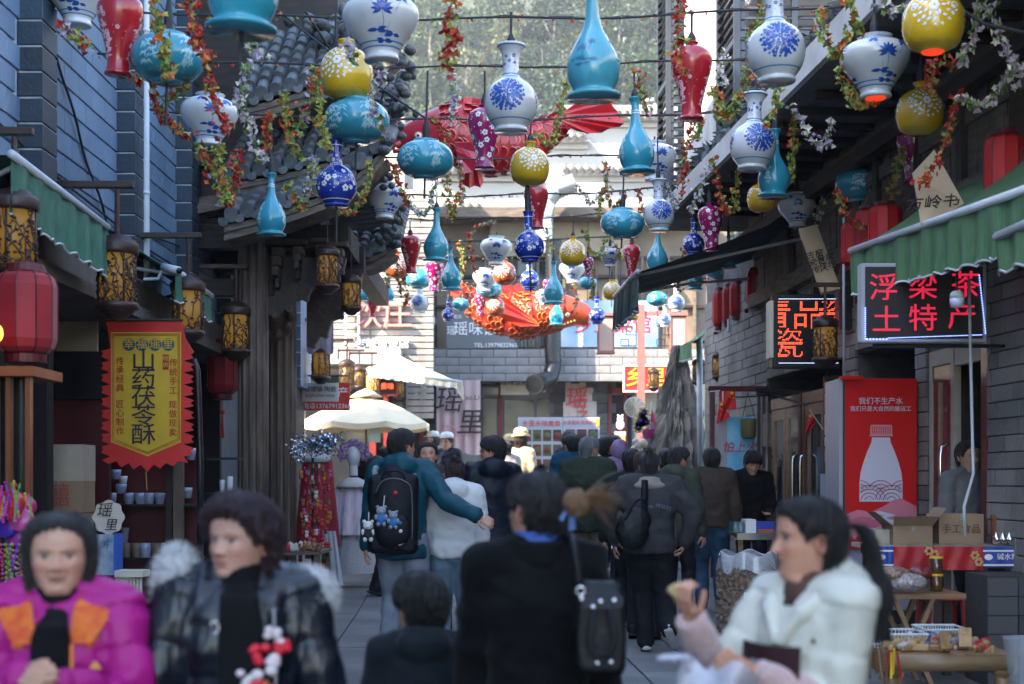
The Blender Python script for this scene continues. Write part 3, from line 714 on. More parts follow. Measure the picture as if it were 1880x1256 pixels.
VP_ = {
 'A': ([(.19,0),(.195,.02),(.185,.045),(.2,.07),(.27,.17),(.3,.3),(.285,.43),(.22,.53),(.13,.6),(.1,.64),(.09,.78),(.1,.88),(.13,.94),(.165,.98),(.16,1)], .63),
 'B': ([(.25,0),(.26,.03),(.245,.06),(.25,.12),(.35,.27),(.49,.46),(.56,.62),(.55,.74),(.46,.85),(.32,.91),(.265,.94),(.265,.97),(.29,1)], .41),
 'C': ([(.155,0),(.155,.025),(.14,.04),(.13,.16),(.17,.36),(.235,.58),(.265,.73),(.25,.84),(.17,.92),(.08,.95),(.06,.97),(.09,.99),(.09,1)], .52),
 'D': ([(.3,0),(.32,.05),(.5,.1),(.68,.27),(.745,.5),(.69,.73),(.53,.88),(.37,.95),(.36,1)], .32),
 'E': ([(.235,0),(.24,.025),(.19,.05),(.185,.075),(.22,.15),(.238,.25),(.22,.36),(.155,.49),(.09,.61),(.062,.73),(.052,.86),(.058,.94),(.085,.985),(.085,1)], .62),
 'F': ([(.2,0),(.23,.02),(.37,.1),(.44,.28),(.45,.45),(.42,.62),(.33,.76),(.18,.86),(.1,.9),(.1,.94),(.14,.98),(.14,1)], .41),
 'G': ([(.17,0),(.18,.02),(.165,.04),(.2,.08),(.27,.18),(.295,.3),(.27,.43),(.19,.54),(.11,.6),(.085,.65),(.083,.85),(.09,.95),(.11,1)], .5),
}
def smooth_prof(pr, H, k=3):
 out = []
 n = len(pr)
 for i in range(n - 1):
  p0 = pr[max(i-1,0)]; p1 = pr[i]; p2 = pr[i+1]; p3 = pr[min(i+2,n-1)]
  for j in range(k):
   t = j / k; f = lambda a,b,c,d: .5*((2*b)+(-a+c)*t+(2*a-5*b+4*c-d)*t*t+(-a+3*b-3*c+d)*t**3)
   out.append((max(.003, f(p0[0],p1[0],p2[0],p3[0]) * H), f(p0[1],p1[1],p2[1],p3[1]) * H))
 out.append((pr[-1][0]*H, pr[-1][1]*H)); return out
class Surf:
 def __init__(s, prof):
  s.p = prof; s.a = [0]
  for (r0,z0),(r1,z1) in zip(prof, prof[1:]): s.a.append(s.a[-1] + math.hypot(r1-r0, z1-z0))
  s.L = s.a[-1]
 def at(s, th, a, off=.0015):
  a = min(max(a, 0), s.L - 1e-6)
  i = int(np.searchsorted(s.a, a, 'right')) - 1; i = min(i, len(s.p)-2)
  t = (a - s.a[i]) / max(1e-9, s.a[i+1]-s.a[i]); (r0,z0),(r1,z1) = s.p[i], s.p[i+1]
  r = r0+(r1-r0)*t; z = z0+(z1-z0)*t; l = math.hypot(r1-r0,z1-z0) or 1; nr, nz = (z1-z0)/l, -(r1-r0)/l
  r += nr*off; z += nz*off
  return Vector((r*math.cos(th), r*math.sin(th), z))
 def rad(s, a): v = s.at(0, a); return max(.02, math.hypot(v.x, v.y))
 def poly(s, mb, th0, a0, pts, mi=1, off=.0016):
  r = s.rad(a0); c = (sum(p[0] for p in pts)/len(pts), sum(p[1] for p in pts)/len(pts))
  V = [s.at(th0 + p[0]/r, a0 + p[1], off) for p in [c] + list(pts)]; n = len(pts)
  V[0] = s.at(th0 + c[0]/r, a0 + c[1], off + .0012)
  mb.add(V, [(0, 1+i, 1+(i+1)%n) for i in range(n)], mi)
 def blossom(s, mb, th, a, R_, mi=1, k=5, rot=None):
  rot = random.uniform(0, 6) if rot is None else rot
  for i in range(k):
   an = rot + 2*PI*i/k; cx, cy = R_*.6*math.cos(an), R_*.6*math.sin(an)
   s.poly(mb, th, a, [(cx+R_*.42*math.cos(an+q*PI/3), cy+R_*.42*math.sin(an+q*PI/3)) for q in range(6)], mi)
 def leaf(s, mb, th, a, x, y, an, L, w, mi=1):
  c, q = math.cos(an), math.sin(an)
  s.poly(mb, th, a, [(x+c*t*L-q*o*w, y+q*t*L+c*o*w) for t, o in ((0,0),(.3,-.5),(.65,-.4),(1,0),(.65,.4),(.3,.5))], mi)
 def stem(s, mb, th, a, pts, w, mi=1):
  for (x0,y0),(x1,y1) in zip(pts, pts[1:]):
   l = math.hypot(x1-x0,y1-y0) or 1; nx, ny = -(y1-y0)/l*w, (x1-x0)/l*w
   s.poly(mb, th, a, [(x0-nx,y0-ny),(x1-nx,y1-ny),(x1+nx,y1+ny),(x0+nx,y0+ny)], mi, off=.0013)
 def ring(s, mb, a, w, mi=2, n=32, off=.001):
  vs = []; 
  for i in range(n): 
   th = 2*PI*i/n; vs += [s.at(th, a-w/2, off), s.at(th, a+w/2, off)]
  mb.add(vs, [(2*i, 2*((i+1)%n), 2*((i+1)%n)+1, 2*i+1) for i in range(n)], mi)
def d_plum(s, mb, a0, a1, n, R_, mi=1):
 pts = []
 for _ in range(n * 12):
  th = random.uniform(0, 2*PI); a = random.uniform(a0, a1); p = s.at(th, a); r = R_*random.uniform(.6, 1.15)
  if all((p-q).length > (r+rq)*1.0 for q, rq in pts): pts.append((p, r)); s.blossom(mb, th, a, r, mi)
  if len(pts) >= n: break
 for _ in range(n*2):
  th = random.uniform(0, 2*PI); a = random.uniform(a0, a1); s.poly(mb, th, a, [(R_*.2*math.cos(q), R_*.2*math.sin(q)) for q in (0,1.3,2.5,3.8,5)], mi)
def d_branch(s, mb, a0, a1, mi=1, R_=.02):
 for k in range(3):
  th = 2*PI*k/3 + .3; x, y = random.uniform(-.02,.02), 0; pts = [(x, y)]; L = a1 - a0
  while y < L:
   y += L*.12; x += random.uniform(-.03,.03); pts.append((x, y))
  s.stem(mb, th, a0, pts, .0016, mi)
  for (x, y) in pts[1:]:
   for _ in range(3):
    s.leaf(mb, th, a0, x, y, random.uniform(0, 6), random.uniform(.02,.045), .012, mi)
   if random.random() < .75: s.blossom(mb, th + random.uniform(-.15,.15), a0+y, R_*random.uniform(.7,1.2), mi)
def d_lotus(s, mb, am, sc, mi=1):
 for k in range(3):
  th = 2*PI*k/3 + .2
  for (dx, dy, z_) in ((0, .02, 1.0), (.09, .07, .7), (-.07, .085, .55)):
   for i in range(9):
    an = PI*(-.15 + 1.3*i/8); s.leaf(mb, th, am, dx*sc, dy*sc, an, .05*sc*z_, .017*sc*z_, mi)
   s.stem(mb, th, am, [(dx*sc, dy*sc), (dx*sc*.6+.01, dy*sc-.05*sc), (dx*.2, -.1*sc)], .0018, mi)
  for (dx, dy) in ((-.03,-.07),(.07,-.09),(.02,-.12)):
   for i in range(6): s.leaf(mb, th, am, dx*sc+random.uniform(-.01,.01), dy*sc, random.choice((0,PI))+random.uniform(-.3,.3), .055*sc, .018*sc, mi)
def d_bamboo(s, mb, a0, a1, mi=1):
 for k in range(5):
  th = 2*PI*k/5 + random.uniform(-.2,.2); L = a1-a0
  s.stem(mb, th, a0, [(0,0),(.006,L*.5),(0,L*.95)], .0015, mi)
  for q in range(6):
   y = L*random.uniform(.3,1)
   for i in range(4): s.leaf(mb, th, a0, random.uniform(-.03,.03), y, -PI/2+random.uniform(-1.0,1.0), .045, .009, mi)
def d_scroll(s, mb, am, mi=1, R_=.11):
 for k in range(3):
  th = 2*PI*k/3
  s.blossom(mb, th, am, .034, mi, 6)
  for rr, n, L in ((.04, 9, .036), (.075, 14, .034), (.11, 16, .028)):
   for i in range(n):
    an = 2*PI*i/n; s.leaf(mb, th, am, rr*math.cos(an), rr*math.sin(an), an + random.uniform(-.8,.8), L, .018, mi)
  for sg in (-1, 1):
   c = sg*R_*1.15; pts = [(c + .03*math.cos(q)*(1-q/9), .03*math.sin(q)*(1-q/9)) for q in np.linspace(0, 6, 9)]
   s.stem(mb, th, am, pts, .004, mi)
   for q in range(4): s.leaf(mb, th, am, c, random.uniform(-.06,.06), random.uniform(0,6), .03, .014, mi)
def d_medal(s, mb, am, R_, mi=1):
 for k in range(3):
  th = 2*PI*k/3
  s.blossom(mb, th, am, .018, mi, 6, 0)
  for (rr, n, q, sz) in ((.03, 6, 0, .013), (.052, 10, 0, .018), (.08, 12, .2, .022), (.105, 16, 0, .019), (.128, 22, .1, .012)):
   for i in range(n):
    an = 2*PI*i/n + q; x, y = rr*R_*math.cos(an), rr*R_*math.sin(an)
    z = sz * (1.2 if i % 2 else .8)
    s.poly(mb, th, am, [(x+z*math.cos(an+t), y+z*math.sin(an+t)) for t in (0, 1.1, 2.2, 3.6, 5.0)], mi)
VK = {  # kind: shape, glaze, pattern material, painter, words
 'A': ('A', G_white, I_blue, lambda s, m: (d_medal(s, m, s.L*.38, 1.0), d_plum(s, m, s.L*.68, s.L*.86, 14, .018), [s.ring(m, s.L*q, .008) for q in (.12,.64,.67,.97)]), 'white bottle vase with blue medallions'),
 'B': ('B', G_white, I_blue, lambda s, m: (d_lotus(s, m, s.L*.5, 1.35), [s.ring(m, s.L*q, .009) for q in (.13,.19,.95)]), 'white jar painted with blue lotus'),
 'Cr': ('C', G_red, mat('pink_brushwork', (.72,.42,.45), .3, coat=.4), lambda s, m: (d_branch(s, m, s.L*.12, s.L*.6, R_=.016), d_plum(s, m, s.L*.2, s.L*.62, 12, .016)), 'red high-shouldered vase with pale blossoms'),
 'Cm': ('C', G_mag, I_white, lambda s, m: d_plum(s, m, s.L*.12, s.L*.8, 34, .026), 'magenta high-shouldered vase with white plum blossoms'),
 'D': ('D', G_teal, I_pteal, lambda s, m: (d_bamboo(s, m, s.L*.25, s.L*.8), d_bamboo(s, m, s.L*.2, s.L*.7)), 'teal squat round vase with pale bamboo'),
 'E': ('E', G_teal, I_pteal, lambda s, m: (d_branch(s, m, s.L*.2, s.L*.5, R_=.02), [s.ring(m, s.L*q, .006) for q in (.8,.83)]), 'teal pear-shaped vase with slender neck'),
 'E2': ('E', glaze('light_teal_glaze', (.07,.36,.45)), I_dteal, lambda s, m: (d_lotus(s, m, s.L*.4, .7), s.blossom(m, .9, s.L*.3, .03, 2, 7)), 'pale teal pear-shaped vase with dark leaves'),
 'F': ('F', G_yel, I_white, lambda s, m: d_scroll(s, m, s.L*.52), 'yellow round vase with white scroll flowers'),
 'G': ('G', G_cob, I_white, lambda s, m: (d_plum(s, m, s.L*.2, s.L*.5, 26, .024), d_plum(s, m, s.L*.68, s.L*.8, 7, .014), [s.ring(m, s.L*q, .006) for q in (.1,.62,.66,.9)]), 'cobalt blue bottle vase with white blossoms'),
 'H': ('F', G_or, I_white, lambda s, m: d_scroll(s, m, s.L*.5), 'orange round vase with white medallions'),
}
VM = {}
for k, (sh, g, ink, paint, words_) in VK.items():
 pr, H = VP_[sh]; prof = smooth_prof(pr, H); s = Surf(prof); m = MB(); m.lathe(prof, 40 if k[0] != 'E' else 40, mi=0)
 body = m.mesh('vase', [g, ink, I_rim], True)
 pm = MB(); paint(s, pm); patt = pm.mesh('painted_pattern', [g, ink, I_white if k in ('G', 'E', 'E2') else I_rim], False)
 VM[k] = (body, patt, H, max(a for a, b in prof))
hook = MB(); hook.tube([(0,0,-.05),(0,0,.06)], .009, 6); hook.lathe([(.03,0),(.03,.01),(.012,.02)], 10); hook = hook.mesh('cord', M_cord)
bulb = MB(); bulb.lathe([(.005,-.012),(.06,-.01),(.075,.004)], 16); bulb = bulb.mesh('bulb', I_redglow)
ZW = 4.92
rowsd = [5.8, 8.6, 10.2, 11.66, 13.05, 14.95, 16.5, 18.4, 19.7, 21.5, 23.5]
VL = [('B',88,-62,195,48),('Cr',175,-20,258,138),('D',240,62,373,153),('E',378,-220,508,58),('B',330,173,435,268),('B',630,-12,772,113),('F',587,75,686,183),('D',596,180,712,263),
('G',580,255,655,380),('E',468,328,528,433),('B',670,333,742,402),('D',728,258,832,328),('Cm',860,190,920,310),('A',890,82,986,243),('F',935,262,1008,341),('Cr',962,340,1010,420),
('E2',1037,-12,1144,181),('Cr',1232,78,1307,220),('E',1135,185,1205,318),('B',1166,253,1238,332),('A',1372,-25,1480,152),('A',1340,168,1422,312),('E',1390,238,1450,362),
('F',1373,325,1425,390),('B',1430,353,1498,417),('B',1545,66,1670,180),('F',1655,-25,1770,95),('F',1645,152,1732,248),('Cm',1645,238,1708,335),('D',1535,307,1622,370),('A',1180,335,1240,425),
('D',1101,384,1182,438),('Cm',1283,375,1330,460),('Cr',735,430,775,502),('H',710,460,752,512),('E2',775,388,825,480),('D',745,490,788,530),('Cm',778,478,815,535),('E',808,460,850,533),
('A',750,528,790,575),('B',880,435,940,487),('G',945,388,1000,482),('F',1026,435,1075,488),('B',1025,480,1078,520),('H',905,475,947,523),('B',868,490,912,535),('D',870,520,925,548),
('G',950,485,995,533),('Cm',870,540,895,580),('H',893,538,925,580),('Cr',1140,455,1178,508),('E2',1182,430,1230,500),('G',1250,410,1295,470),('F',1108,510,1138,550),('E2',995,490,1038,558),
('E',1003,555,1040,597),('G',1083,540,1110,595),('D',1188,535,1225,562),('A',1225,528,1260,573),('Cm',1293,500,1325,540),('D',1290,485,1345,512),('A',640,485,672,530),('D',658,530,692,556),
('Cr',672,543,695,583),('F',625,480,650,508),('B',985,525,1010,560),('Cm',995,512,1014,545),('G',1130,515,1148,560),('D',1062,508,1096,531),('E',704,508,724,553),('F',1152,565,1172,588),('B',1098,455,1140,490),('E',1262,470,1290,532),('D',830,548,862,570),('G',812,545,832,590),('Cm',1070,470,1090,508),('A',1208,560,1232,600),('H',1290,440,1318,470),('B',690,420,728,455),('E2',1325,430,1352,492)]
cls = {}
for i, (k, u0, v0, u1, v1) in enumerate(VL): cls.setdefault(k, []).append((-(u1-u0)*(v1-v0), i))
ordn = ['largest', 'second largest', 'third largest', 'fourth largest', 'fifth largest', 'sixth largest', 'seventh largest', 'eighth largest', 'ninth largest', 'tenth largest', 'eleventh largest', 'smallest']
ranks = {}
for k, l in cls.items():
 l.sort()
 for r_, (_, i) in enumerate(l): ranks[i] = ordn[min(r_, 10)] if r_ < len(l) - 1 or len(l) < 3 else 'smallest'
VPOS = []
for i, (k, u0, v0, u1, v1) in enumerate(VL):
 body, patt, H, rm = VM[k]
 dw = 2 * rm * F / (u1 - u0); dh = H * F / (v1 - v0); d = (dw * dh) ** .5
 s = 1.0
 for rd in rowsd:
  if abs(rd - d) / d < .085: s = rd / d; d = rd; break
 if d > 24: s = 24/d; d = 24.0
 if (u1-CX)*d/F > RX(d)-1.15 and 2.93*F/(885-v0) < d: s *= 2.93*F/(885-v0)/d; d = 2.93*F/(885-v0)
 c = P((u0 + u1) / 2, v1, d)
 cu, cv = (u0+u1)/2, (v0+v1)/2
 j = min((q for q in range(len(VL)) if q != i and VL[q][0] != k), key=lambda q: math.hypot((VL[q][1]+VL[q][3])/2-cu, (VL[q][2]+VL[q][4])/2-cv))
 du, dv = cu-(VL[j][1]+VL[j][3])/2, cv-(VL[j][2]+VL[j][4])/2
 rel = ('right of' if du > 0 else 'left of') if abs(du) > abs(dv) else ('below' if dv > 0 else 'above')
 short = {'A':'blue medallion bottle','B':'lotus jar','Cr':'red vase','Cm':'magenta vase','D':'teal squat vase','E':'teal pear vase','E2':'pale teal vase','F':'yellow vase','G':'cobalt bottle','H':'orange vase'}
 lab = f"{ranks[i]} {VK[k][4]}, just {rel} a {short[VL[j][0]]}"
 if len(lab.split()) > 16: lab = f"{ranks[i]} {VK[k][4]}"
 T = thing('hanging_vase', lab, 'vase', c, 'porcelain vase lanterns strung above the street', True, random.uniform(-.4, .4) + PI/2)
 T.scale = (s, s, s); T.rotation_euler.x = random.uniform(-.04, .04)
 if k in ('A','F','B','H'): T.rotation_euler.z = -PI/2 + random.uniform(-.35,.35)
 o = link('body', body, T); q = link('painted_pattern', patt, o); q['kind'] = 'stuff'
 cb = link('cord', hook, T); top = H * s
 L = max(.06, min(.9, ZW - (c.z + top))); 
 cb.location = (0, 0, H); cb.scale = (1, 1, L / .06 / s)
 if (k, u0) in (('B',1545), ('F',1655)): link('bulb', bulb, T)
 VPOS.append((cu, cv, short[k], d))
# ================================================================ wires with small buds, flower garlands
M_gleaf = mat('garland_leaf', (0.16, 0.26, 0.05), .6, rnd=.1, var=.3, vs=40); M_yleaf = mat('yellow_green_leaf', (0.36, 0.38, 0.08), .6, var=.3, vs=40)
M_gred = mat('garland_red', (0.48, 0.03, 0.02), .6, var=.4, vs=50); M_gor = mat('garland_orange', (0.55, 0.13, 0.02), .6)
M_lil = mat('garland_lilac', (0.5, 0.42, 0.52), .6, var=.3, vs=50); M_gwh = mat('garland_cream', (.62,.6,.5), .6)
GM = [M_gleaf, M_yleaf, M_gred, M_gor, M_lil, M_gwh]
def blossom3(mb, c, r, mi, n=5, ci=None):
 e = Euler((random.uniform(0, 6), random.uniform(0, 6), random.uniform(0, 6))).to_matrix(); vs = [c]; 
 for i in range(n * 2):
  an = PI * i / n; rr = r if i % 2 == 0 else r * .55; vs.append(c + e @ Vector((rr*math.cos(an), rr*math.sin(an), r*.45)))
 mb.add(vs, [(0, 1+i, 1+(i+1) % (2*n)) for i in range(2*n)], mi)
def path3(pts, step):
 out = []
 for a, b in zip(pts, pts[1:]):
  n = max(1, int((b-a).length / step))
  out += [a.lerp(b, i/n) for i in range(n)]
 return out + [pts[-1]]
kindp = {'r': ([2,2,2,3,1], 'red'), 'g': ([0,1,1,1,3], 'yellow-green'), 'l': ([4,4,5,0,5], 'lilac'), 'm': ([0,2,3,1,4], 'mixed red and green'), 'o': ([3,2,1,3], 'orange')}
def catmull(pts, k=6):
 out = []; pts = [Vector(p) for p in pts]; n = len(pts)
 for i in range(n-1):
  p0, p1, p2, p3 = pts[max(i-1,0)], pts[i], pts[i+1], pts[min(i+2,n-1)]
  for j in range(k):
   t = j/k; out.append(.5*((2*p1)+(-p0+p2)*t+(2*p0-5*p1+4*p2-p3)*t*t+(-p0+3*p1-3*p2+p3)*t**3))
 return out + [pts[-1]]
def garland(kind, d, pts, dens=1.0, r=.027):
 p3 = catmull([P(u, v, d) for u, v in pts]); L = sum((b-a).length for a, b in zip(p3, p3[1:]))
 mu, mv = sum(p[0] for p in pts)/len(pts), sum(p[1] for p in pts)/len(pts)
 pal, w_ = kindp[kind]
 ks = sorted(VPOS, key=lambda q: math.hypot(q[0]-mu, q[1]-mv)); j = ks[0]
 du, dv = mu-j[0], mv-j[1]; rel = ('right of' if du > 0 else 'left of') if abs(du) > abs(dv) else ('below' if dv > 0 else 'above')
 shape = 'looped' if abs(pts[-1][1]-pts[0][1]) < abs(pts[-1][0]-pts[0][0]) else ('short' if L < .4 else 'long')
 T = thing('flower_garland', f"{shape} {w_} garland {rel} the {j[2]}, by the {ks[1][2]}", 'garland', p3[0], 'flower garlands hanging from the wires')
 sb = MB(); sb.tube(p3, .0035, 4); sb.build('string', M_gleaf, T)
 mb = MB()
 for p in path3(p3, .026 / dens):
  for _ in range(4):
   c = p + Vector((random.gauss(0, .02), random.gauss(0, .02), random.gauss(0, .015))); blossom3(mb, c, r * random.uniform(.7, 1.25), random.choice(pal), random.choice((3,4,5)))
 mb.build('blossom', GM, T, kind='stuff')
GL = [('g',7.8,[(283,-20),(287,40),(300,75),(308,110),(310,135)]),('r',8.0,[(350,-15),(352,40),(365,75),(378,110),(388,160),(400,200),(422,240)]),('r',9.3,[(235,138),(278,155),(290,200),(310,225),(348,252)]),
('g',9.2,[(348,152),(322,170),(303,192)]),('m',8,[(115,50),(140,72),(160,85)]),('m',9,[(365,265),(385,310),(405,345),(412,375)]),('g',9,[(400,268),(405,310),(415,362)]),
('r',9.3,[(440,288),(432,330),(420,372)]),('l',9.2,[(455,118),(440,170),(446,200),(460,240),(477,292)]),('r',10,[(498,212),(492,245),(487,277)]),('m',10,[(580,128),(565,180),(560,210),(545,238)]),
('g',10,[(580,128),(588,180),(590,230),(602,272)]),('g',10,[(520,170),(525,210),(530,250),(548,287)]),('l',8.4,[(636,78),(648,112)]),('l',9.4,[(703,132),(690,165),(690,205),(706,245)]),
('r',8.2,[(832,-15),(825,40),(830,70),(824,98),(822,122)]),('l',11,[(830,140),(833,180),(828,222)]),('r',12,[(798,220),(816,250),(812,300)]),('l',12,[(579,290),(568,330),(560,365)]),
('g',12,[(530,338),(550,382),(566,350),(575,300)]),('g',13,[(682,300),(675,340),(664,370),(640,390),(618,385)]),('r',12.5,[(725,303),(735,340),(747,377)]),('l',14,[(748,370),(765,392),(787,385),(800,330)]),
('g',14,[(820,318),(822,350),(830,396),(839,360)]),('r',8.2,[(1251,-15),(1245,60),(1243,100),(1249,137)]),('m',11,[(1173,133),(1178,170),(1189,207)]),('g',12,[(1036,150),(1033,190),(1025,225),(1010,262),(985,248)]),
('g',13,[(978,268),(988,300),(996,312)]),('r',12.5,[(1272,222),(1262,260),(1258,300),(1250,362)]),('g',12,[(1285,222),(1283,252)]),('m',15,[(1110,298),(1115,330),(1119,370),(1135,382),(1144,355)]),
('g',15.5,[(1108,340),(1100,392)]),('r',16,[(1170,348),(1178,387)]),('g',10,[(1310,160),(1320,200),(1338,212),(1352,190)]),('r',13,[(1308,288),(1318,330),(1325,370),(1337,392)]),
('l',13,[(1303,305),(1285,350),(1268,385)]),('l',15,[(1218,330),(1240,382),(1214,372)]),('g',9.4,[(1396,15),(1375,100),(1365,160),(1345,200),(1318,215)]),('g',9,[(1508,20),(1515,75),(1540,100),(1557,55)]),
('g',9.4,[(1538,128),(1560,170),(1575,195),(1607,185)]),('g',11,[(1420,153),(1425,190),(1408,232)]),('l',11,[(1453,198),(1480,240),(1510,272),(1526,222)]),('l',8.6,[(1802,5),(1785,70),(1765,117)]),
('r',8.8,[(1752,122),(1720,115),(1706,158)]),('l',8.5,[(1815,12),(1835,65),(1855,110),(1873,132)]),('l',9,[(1763,180),(1800,195),(1840,165),(1857,128)]),('r',9.3,[(1760,172),(1740,240),(1720,300),(1688,337)]),
('g',12,[(1460,200),(1457,270),(1449,332)]),('r',12,[(1540,348),(1550,385),(1575,410),(1602,412),(1630,380),(1642,352)]),('g',11.5,[(1640,345),(1650,300),(1656,278)]),('l',14,[(1498,405),(1512,368)]),
('g',14,[(1355,382),(1350,350),(1359,313)]),('l',8.6,[(470,60),(462,90),(478,105)]),('g',8.3,[(1555,-10),(1565,30),(1580,60)]),('l',8.8,[(1615,-10),(1640,25),(1668,5)]),
('g',17,[(1075,425),(1085,460),(1100,470),(1111,440)]),('m',17.5,[(1120,400),(1125,440),(1140,472)]),('g',19,[(1085,488),(1088,520),(1085,545)]),('g',18,[(1182,398),(1165,440),(1150,472)]),
('m',19,[(725,452),(730,500),(737,542)]),('g',19,[(1002,420),(1012,450),(1030,468)]),('m',20,[(910,408),(875,415),(862,440)]),('l',17,[(1060,340),(1085,372),(1108,352)]),('m',16,[(842,300),(850,345),(846,372)]),
('g',21,[(840,445),(850,480),(846,520)]),('r',20,[(858,430),(866,470),(874,500)]),('g',18,[(1205,500),(1212,525),(1240,505)]),('r',17,[(1255,460),(1248,500),(1246,530)]),('g',20,[(1155,520),(1148,548),(1140,560)]),
('m',21,[(1052,520),(1060,548),(1052,575)]),('g',20,[(700,470),(712,505),(706,530)]),('o',19,[(740,512),(748,545),(744,560)]),('l',12,[(1330,100),(1322,130),(1331,158)]),('m',10.5,[(1430,30),(1445,70),(1440,110)])]
for k, d, pts in GL: garland(k, d, pts)
for ri, rd in enumerate(rowsd[1:] + [26.0]):
 x0 = LX + .05 if rd < 16.9 else -3.6; x1 = bx(rd) - .1
 zr = ZW - (.05 if ri % 2 else -.03)
 pts = [Vector((x0 + (x1-x0)*t, rd, zr + .1 * (2*t-1)**2 + .012 * math.sin(t*23 + ri))) for t in np.linspace(0, 1, 48)]
 T = thing('festoon_wire', f"{['first','second','third','fourth','fifth','sixth','seventh','eighth','ninth','tenth','eleventh'][ri]} wire with small flower buds strung across the street, counted from the front", 'wire', pts[0], 'wires strung across the street')
 b = MB(); b.tube(pts, .008, 6); b.tube([p + Vector((0, .012, .01 + .008*math.sin(i*1.9))) for i, p in enumerate(pts)], .004, 5); b.build('cable', M_cord, T)
 mb = MB()
 for p in path3(pts, .085):
  for _ in range(2):
   blossom3(mb, p + Vector((random.gauss(0,.015), 0, random.uniform(-.03,.012))), random.uniform(.012,.022), random.choice((0,1,2,2,3)), 4)
 mb.build('bud', GM, T, kind='stuff')
for i, (a, b_) in enumerate((((P(460,-20,13)), P(800,230,14)), (P(1740,0,8.6), P(1880,60,8.0)), (P(560,20,12), P(690,200,14)))):
 b = MB(); b.tube([a, a.lerp(b_, .5) - FZ*.05, b_], .01, 6)
 tag(b.build('power_cable', M_cord), ['long black cable slanting down from the tiled roof towards the carp', 'black cable at the top of the right-hand eave', 'short black cable slanting in front of the roof tiles'][i], 'cable')
# ================================================================ carp lanterns
def spindle(ctrl, sect, n=32, m=40):
 "body along 3-D centre line with (half height, half width)"
 C = catmull(ctrl, 8); k = len(C); mbx = []
 return C
def carp(label, cps, hs, ws, cols, flip, mouth=True, sc=.14):
 T = thing('carp_lantern', label, 'fish lantern', cps[0], 'fabric carp lanterns above the street')
 C = catmull(cps, 8); k = len(C); t_ = np.linspace(0, 1, k)
 hh = np.interp(t_, np.linspace(0, 1, len(hs)), hs); ww = np.interp(t_, np.linspace(0, 1, len(ws)), ws)
 def ring(i, an, off=0.0):
  T_ = (C[min(i+1,k-1)] - C[max(i-1,0)]).normalized(); side = Vector((0, 1, 0)); up = side.cross(T_) if T_.x < 0 else T_.cross(side); up = up if up.z > 0 else -up
  return C[i] + up*math.sin(an)*(hh[i]+off) + side*math.cos(an)*(ww[i]+off)
 n = 28; b = MB(); hk = int(k*.27)
 for (i0, i1, nm, m_) in ((0, hk+1, 'head', cols[1]), (hk, k, 'body', cols[0])):
  b = MB(); b.add([ring(i, 2*PI*j/n) for i in range(i0, i1) for j in range(n)], [(i*n+j, i*n+(j+1)%n, (i+1)*n+(j+1)%n, (i+1)*n+j) for i in range(i1-i0-1) for j in range(n)])
  bo = b.build(nm, m_, T, True)
 # scales
 sm = MB(); row = 0; i = hk + 1.0
 while i < k - 3:
  ii = int(i); cnt_ = max(8, int(2*PI*(hh[ii]+ww[ii])/2/sc*1.15))
  for j in range(cnt_):
   an = 2*PI*(j + .5*(row % 2))/cnt_; 
   if math.cos(an) > .55: continue
   c = ring(ii, an, .012); c2 = ring(min(k-1, ii+2), an, .0); tt = (C[min(ii+1,k-1)]-C[max(ii-1,0)]).normalized()
   nn = (c - C[ii]).normalized(); sd = tt.cross(nn).normalized()
   w2 = sc*.52; L = sc*.62
   o_ = [(-1,0),( -.95,.45),(-.6,.85),(0,1.0),(.6,.85),(.95,.45),(1,0)]
   pts_ = [c - tt*(L*.2) + sd*(a*w2) + tt*(bb*L) + nn*(.010 if bb > .3 else 0.0) for a, bb in o_]
   sm.add([c - tt*L*.3] + pts_, [(0, q+1, q+2) for q in range(6)], 0)
   inn = [c - tt*(L*.2) + sd*(a*w2*.84) + tt*(bb*L*.84) + nn*(.013 if bb > .3 else 0.004) for a, bb in o_]
   sm.add(pts_ + [p + nn*.004 for p in inn], [(q, q+1, q+8, q+7) for q in range(6)], 1)
  i += max(1.0, sc*.62/ (C[min(ii+1,k-1)]-C[ii]).length); row += 1
 sm.build('scale', [cols[0], cols[2]], T, kind='stuff')
 return T, C, ring, hh
F_red = mat('red_silk', (0.45, 0.010, 0.018), 0.4, var=.25, vs=5, coat=.3); F_pink = mat('pink_red_silk', (0.5, 0.02, 0.045), .4, var=.3, vs=4, coat=.3)
F_or = mat('orange_red_silk', (0.40, 0.022, 0.008), 0.4, var=.3, vs=4, coat=.3); F_or2 = mat('orange_silk', (0.42, 0.06, 0.012), 0.4, var=.3, vs=3, coat=.4)
F_gold = mat('gold_scale_edge', (0.5, 0.2, 0.04), .4); F_pk2 = mat('pale_red_scale_edge', (0.62, 0.14, 0.14), .4)
def fan_fin(T, name, pivot, tips, m_, ribs, rm, d0=0.0, wave=.03):
 "pleated fin: pivot edge (two points) spreading to the tips outline"
 b = MB(); n = len(tips); A, B = pivot
 vs = []; fs = []
 for i in range(n):
  s = i/(n-1); a = A.lerp(B, s)
  for j in range(5):
   t = j/4; p = a.lerp(tips[i], t); p.y += (wave if i % 2 else -wave) * t; vs.append(p)
 for i in range(n-1):
  for j in range(4): fs.append((i*5+j, i*5+j+1, (i+1)*5+j+1, (i+1)*5+j))
 b.add(vs, fs); f = b.build(name, m_, T)
 r = MB()
 for i in range(0, n, 2): r.tube([A.lerp(B, i/(n-1)), tips[i]], .008, 5)
 r.build('fin_rib', rm, f, kind='stuff')
D1 = 17.0
q = lambda u, v, dd=0: P(u, v, D1 + dd)
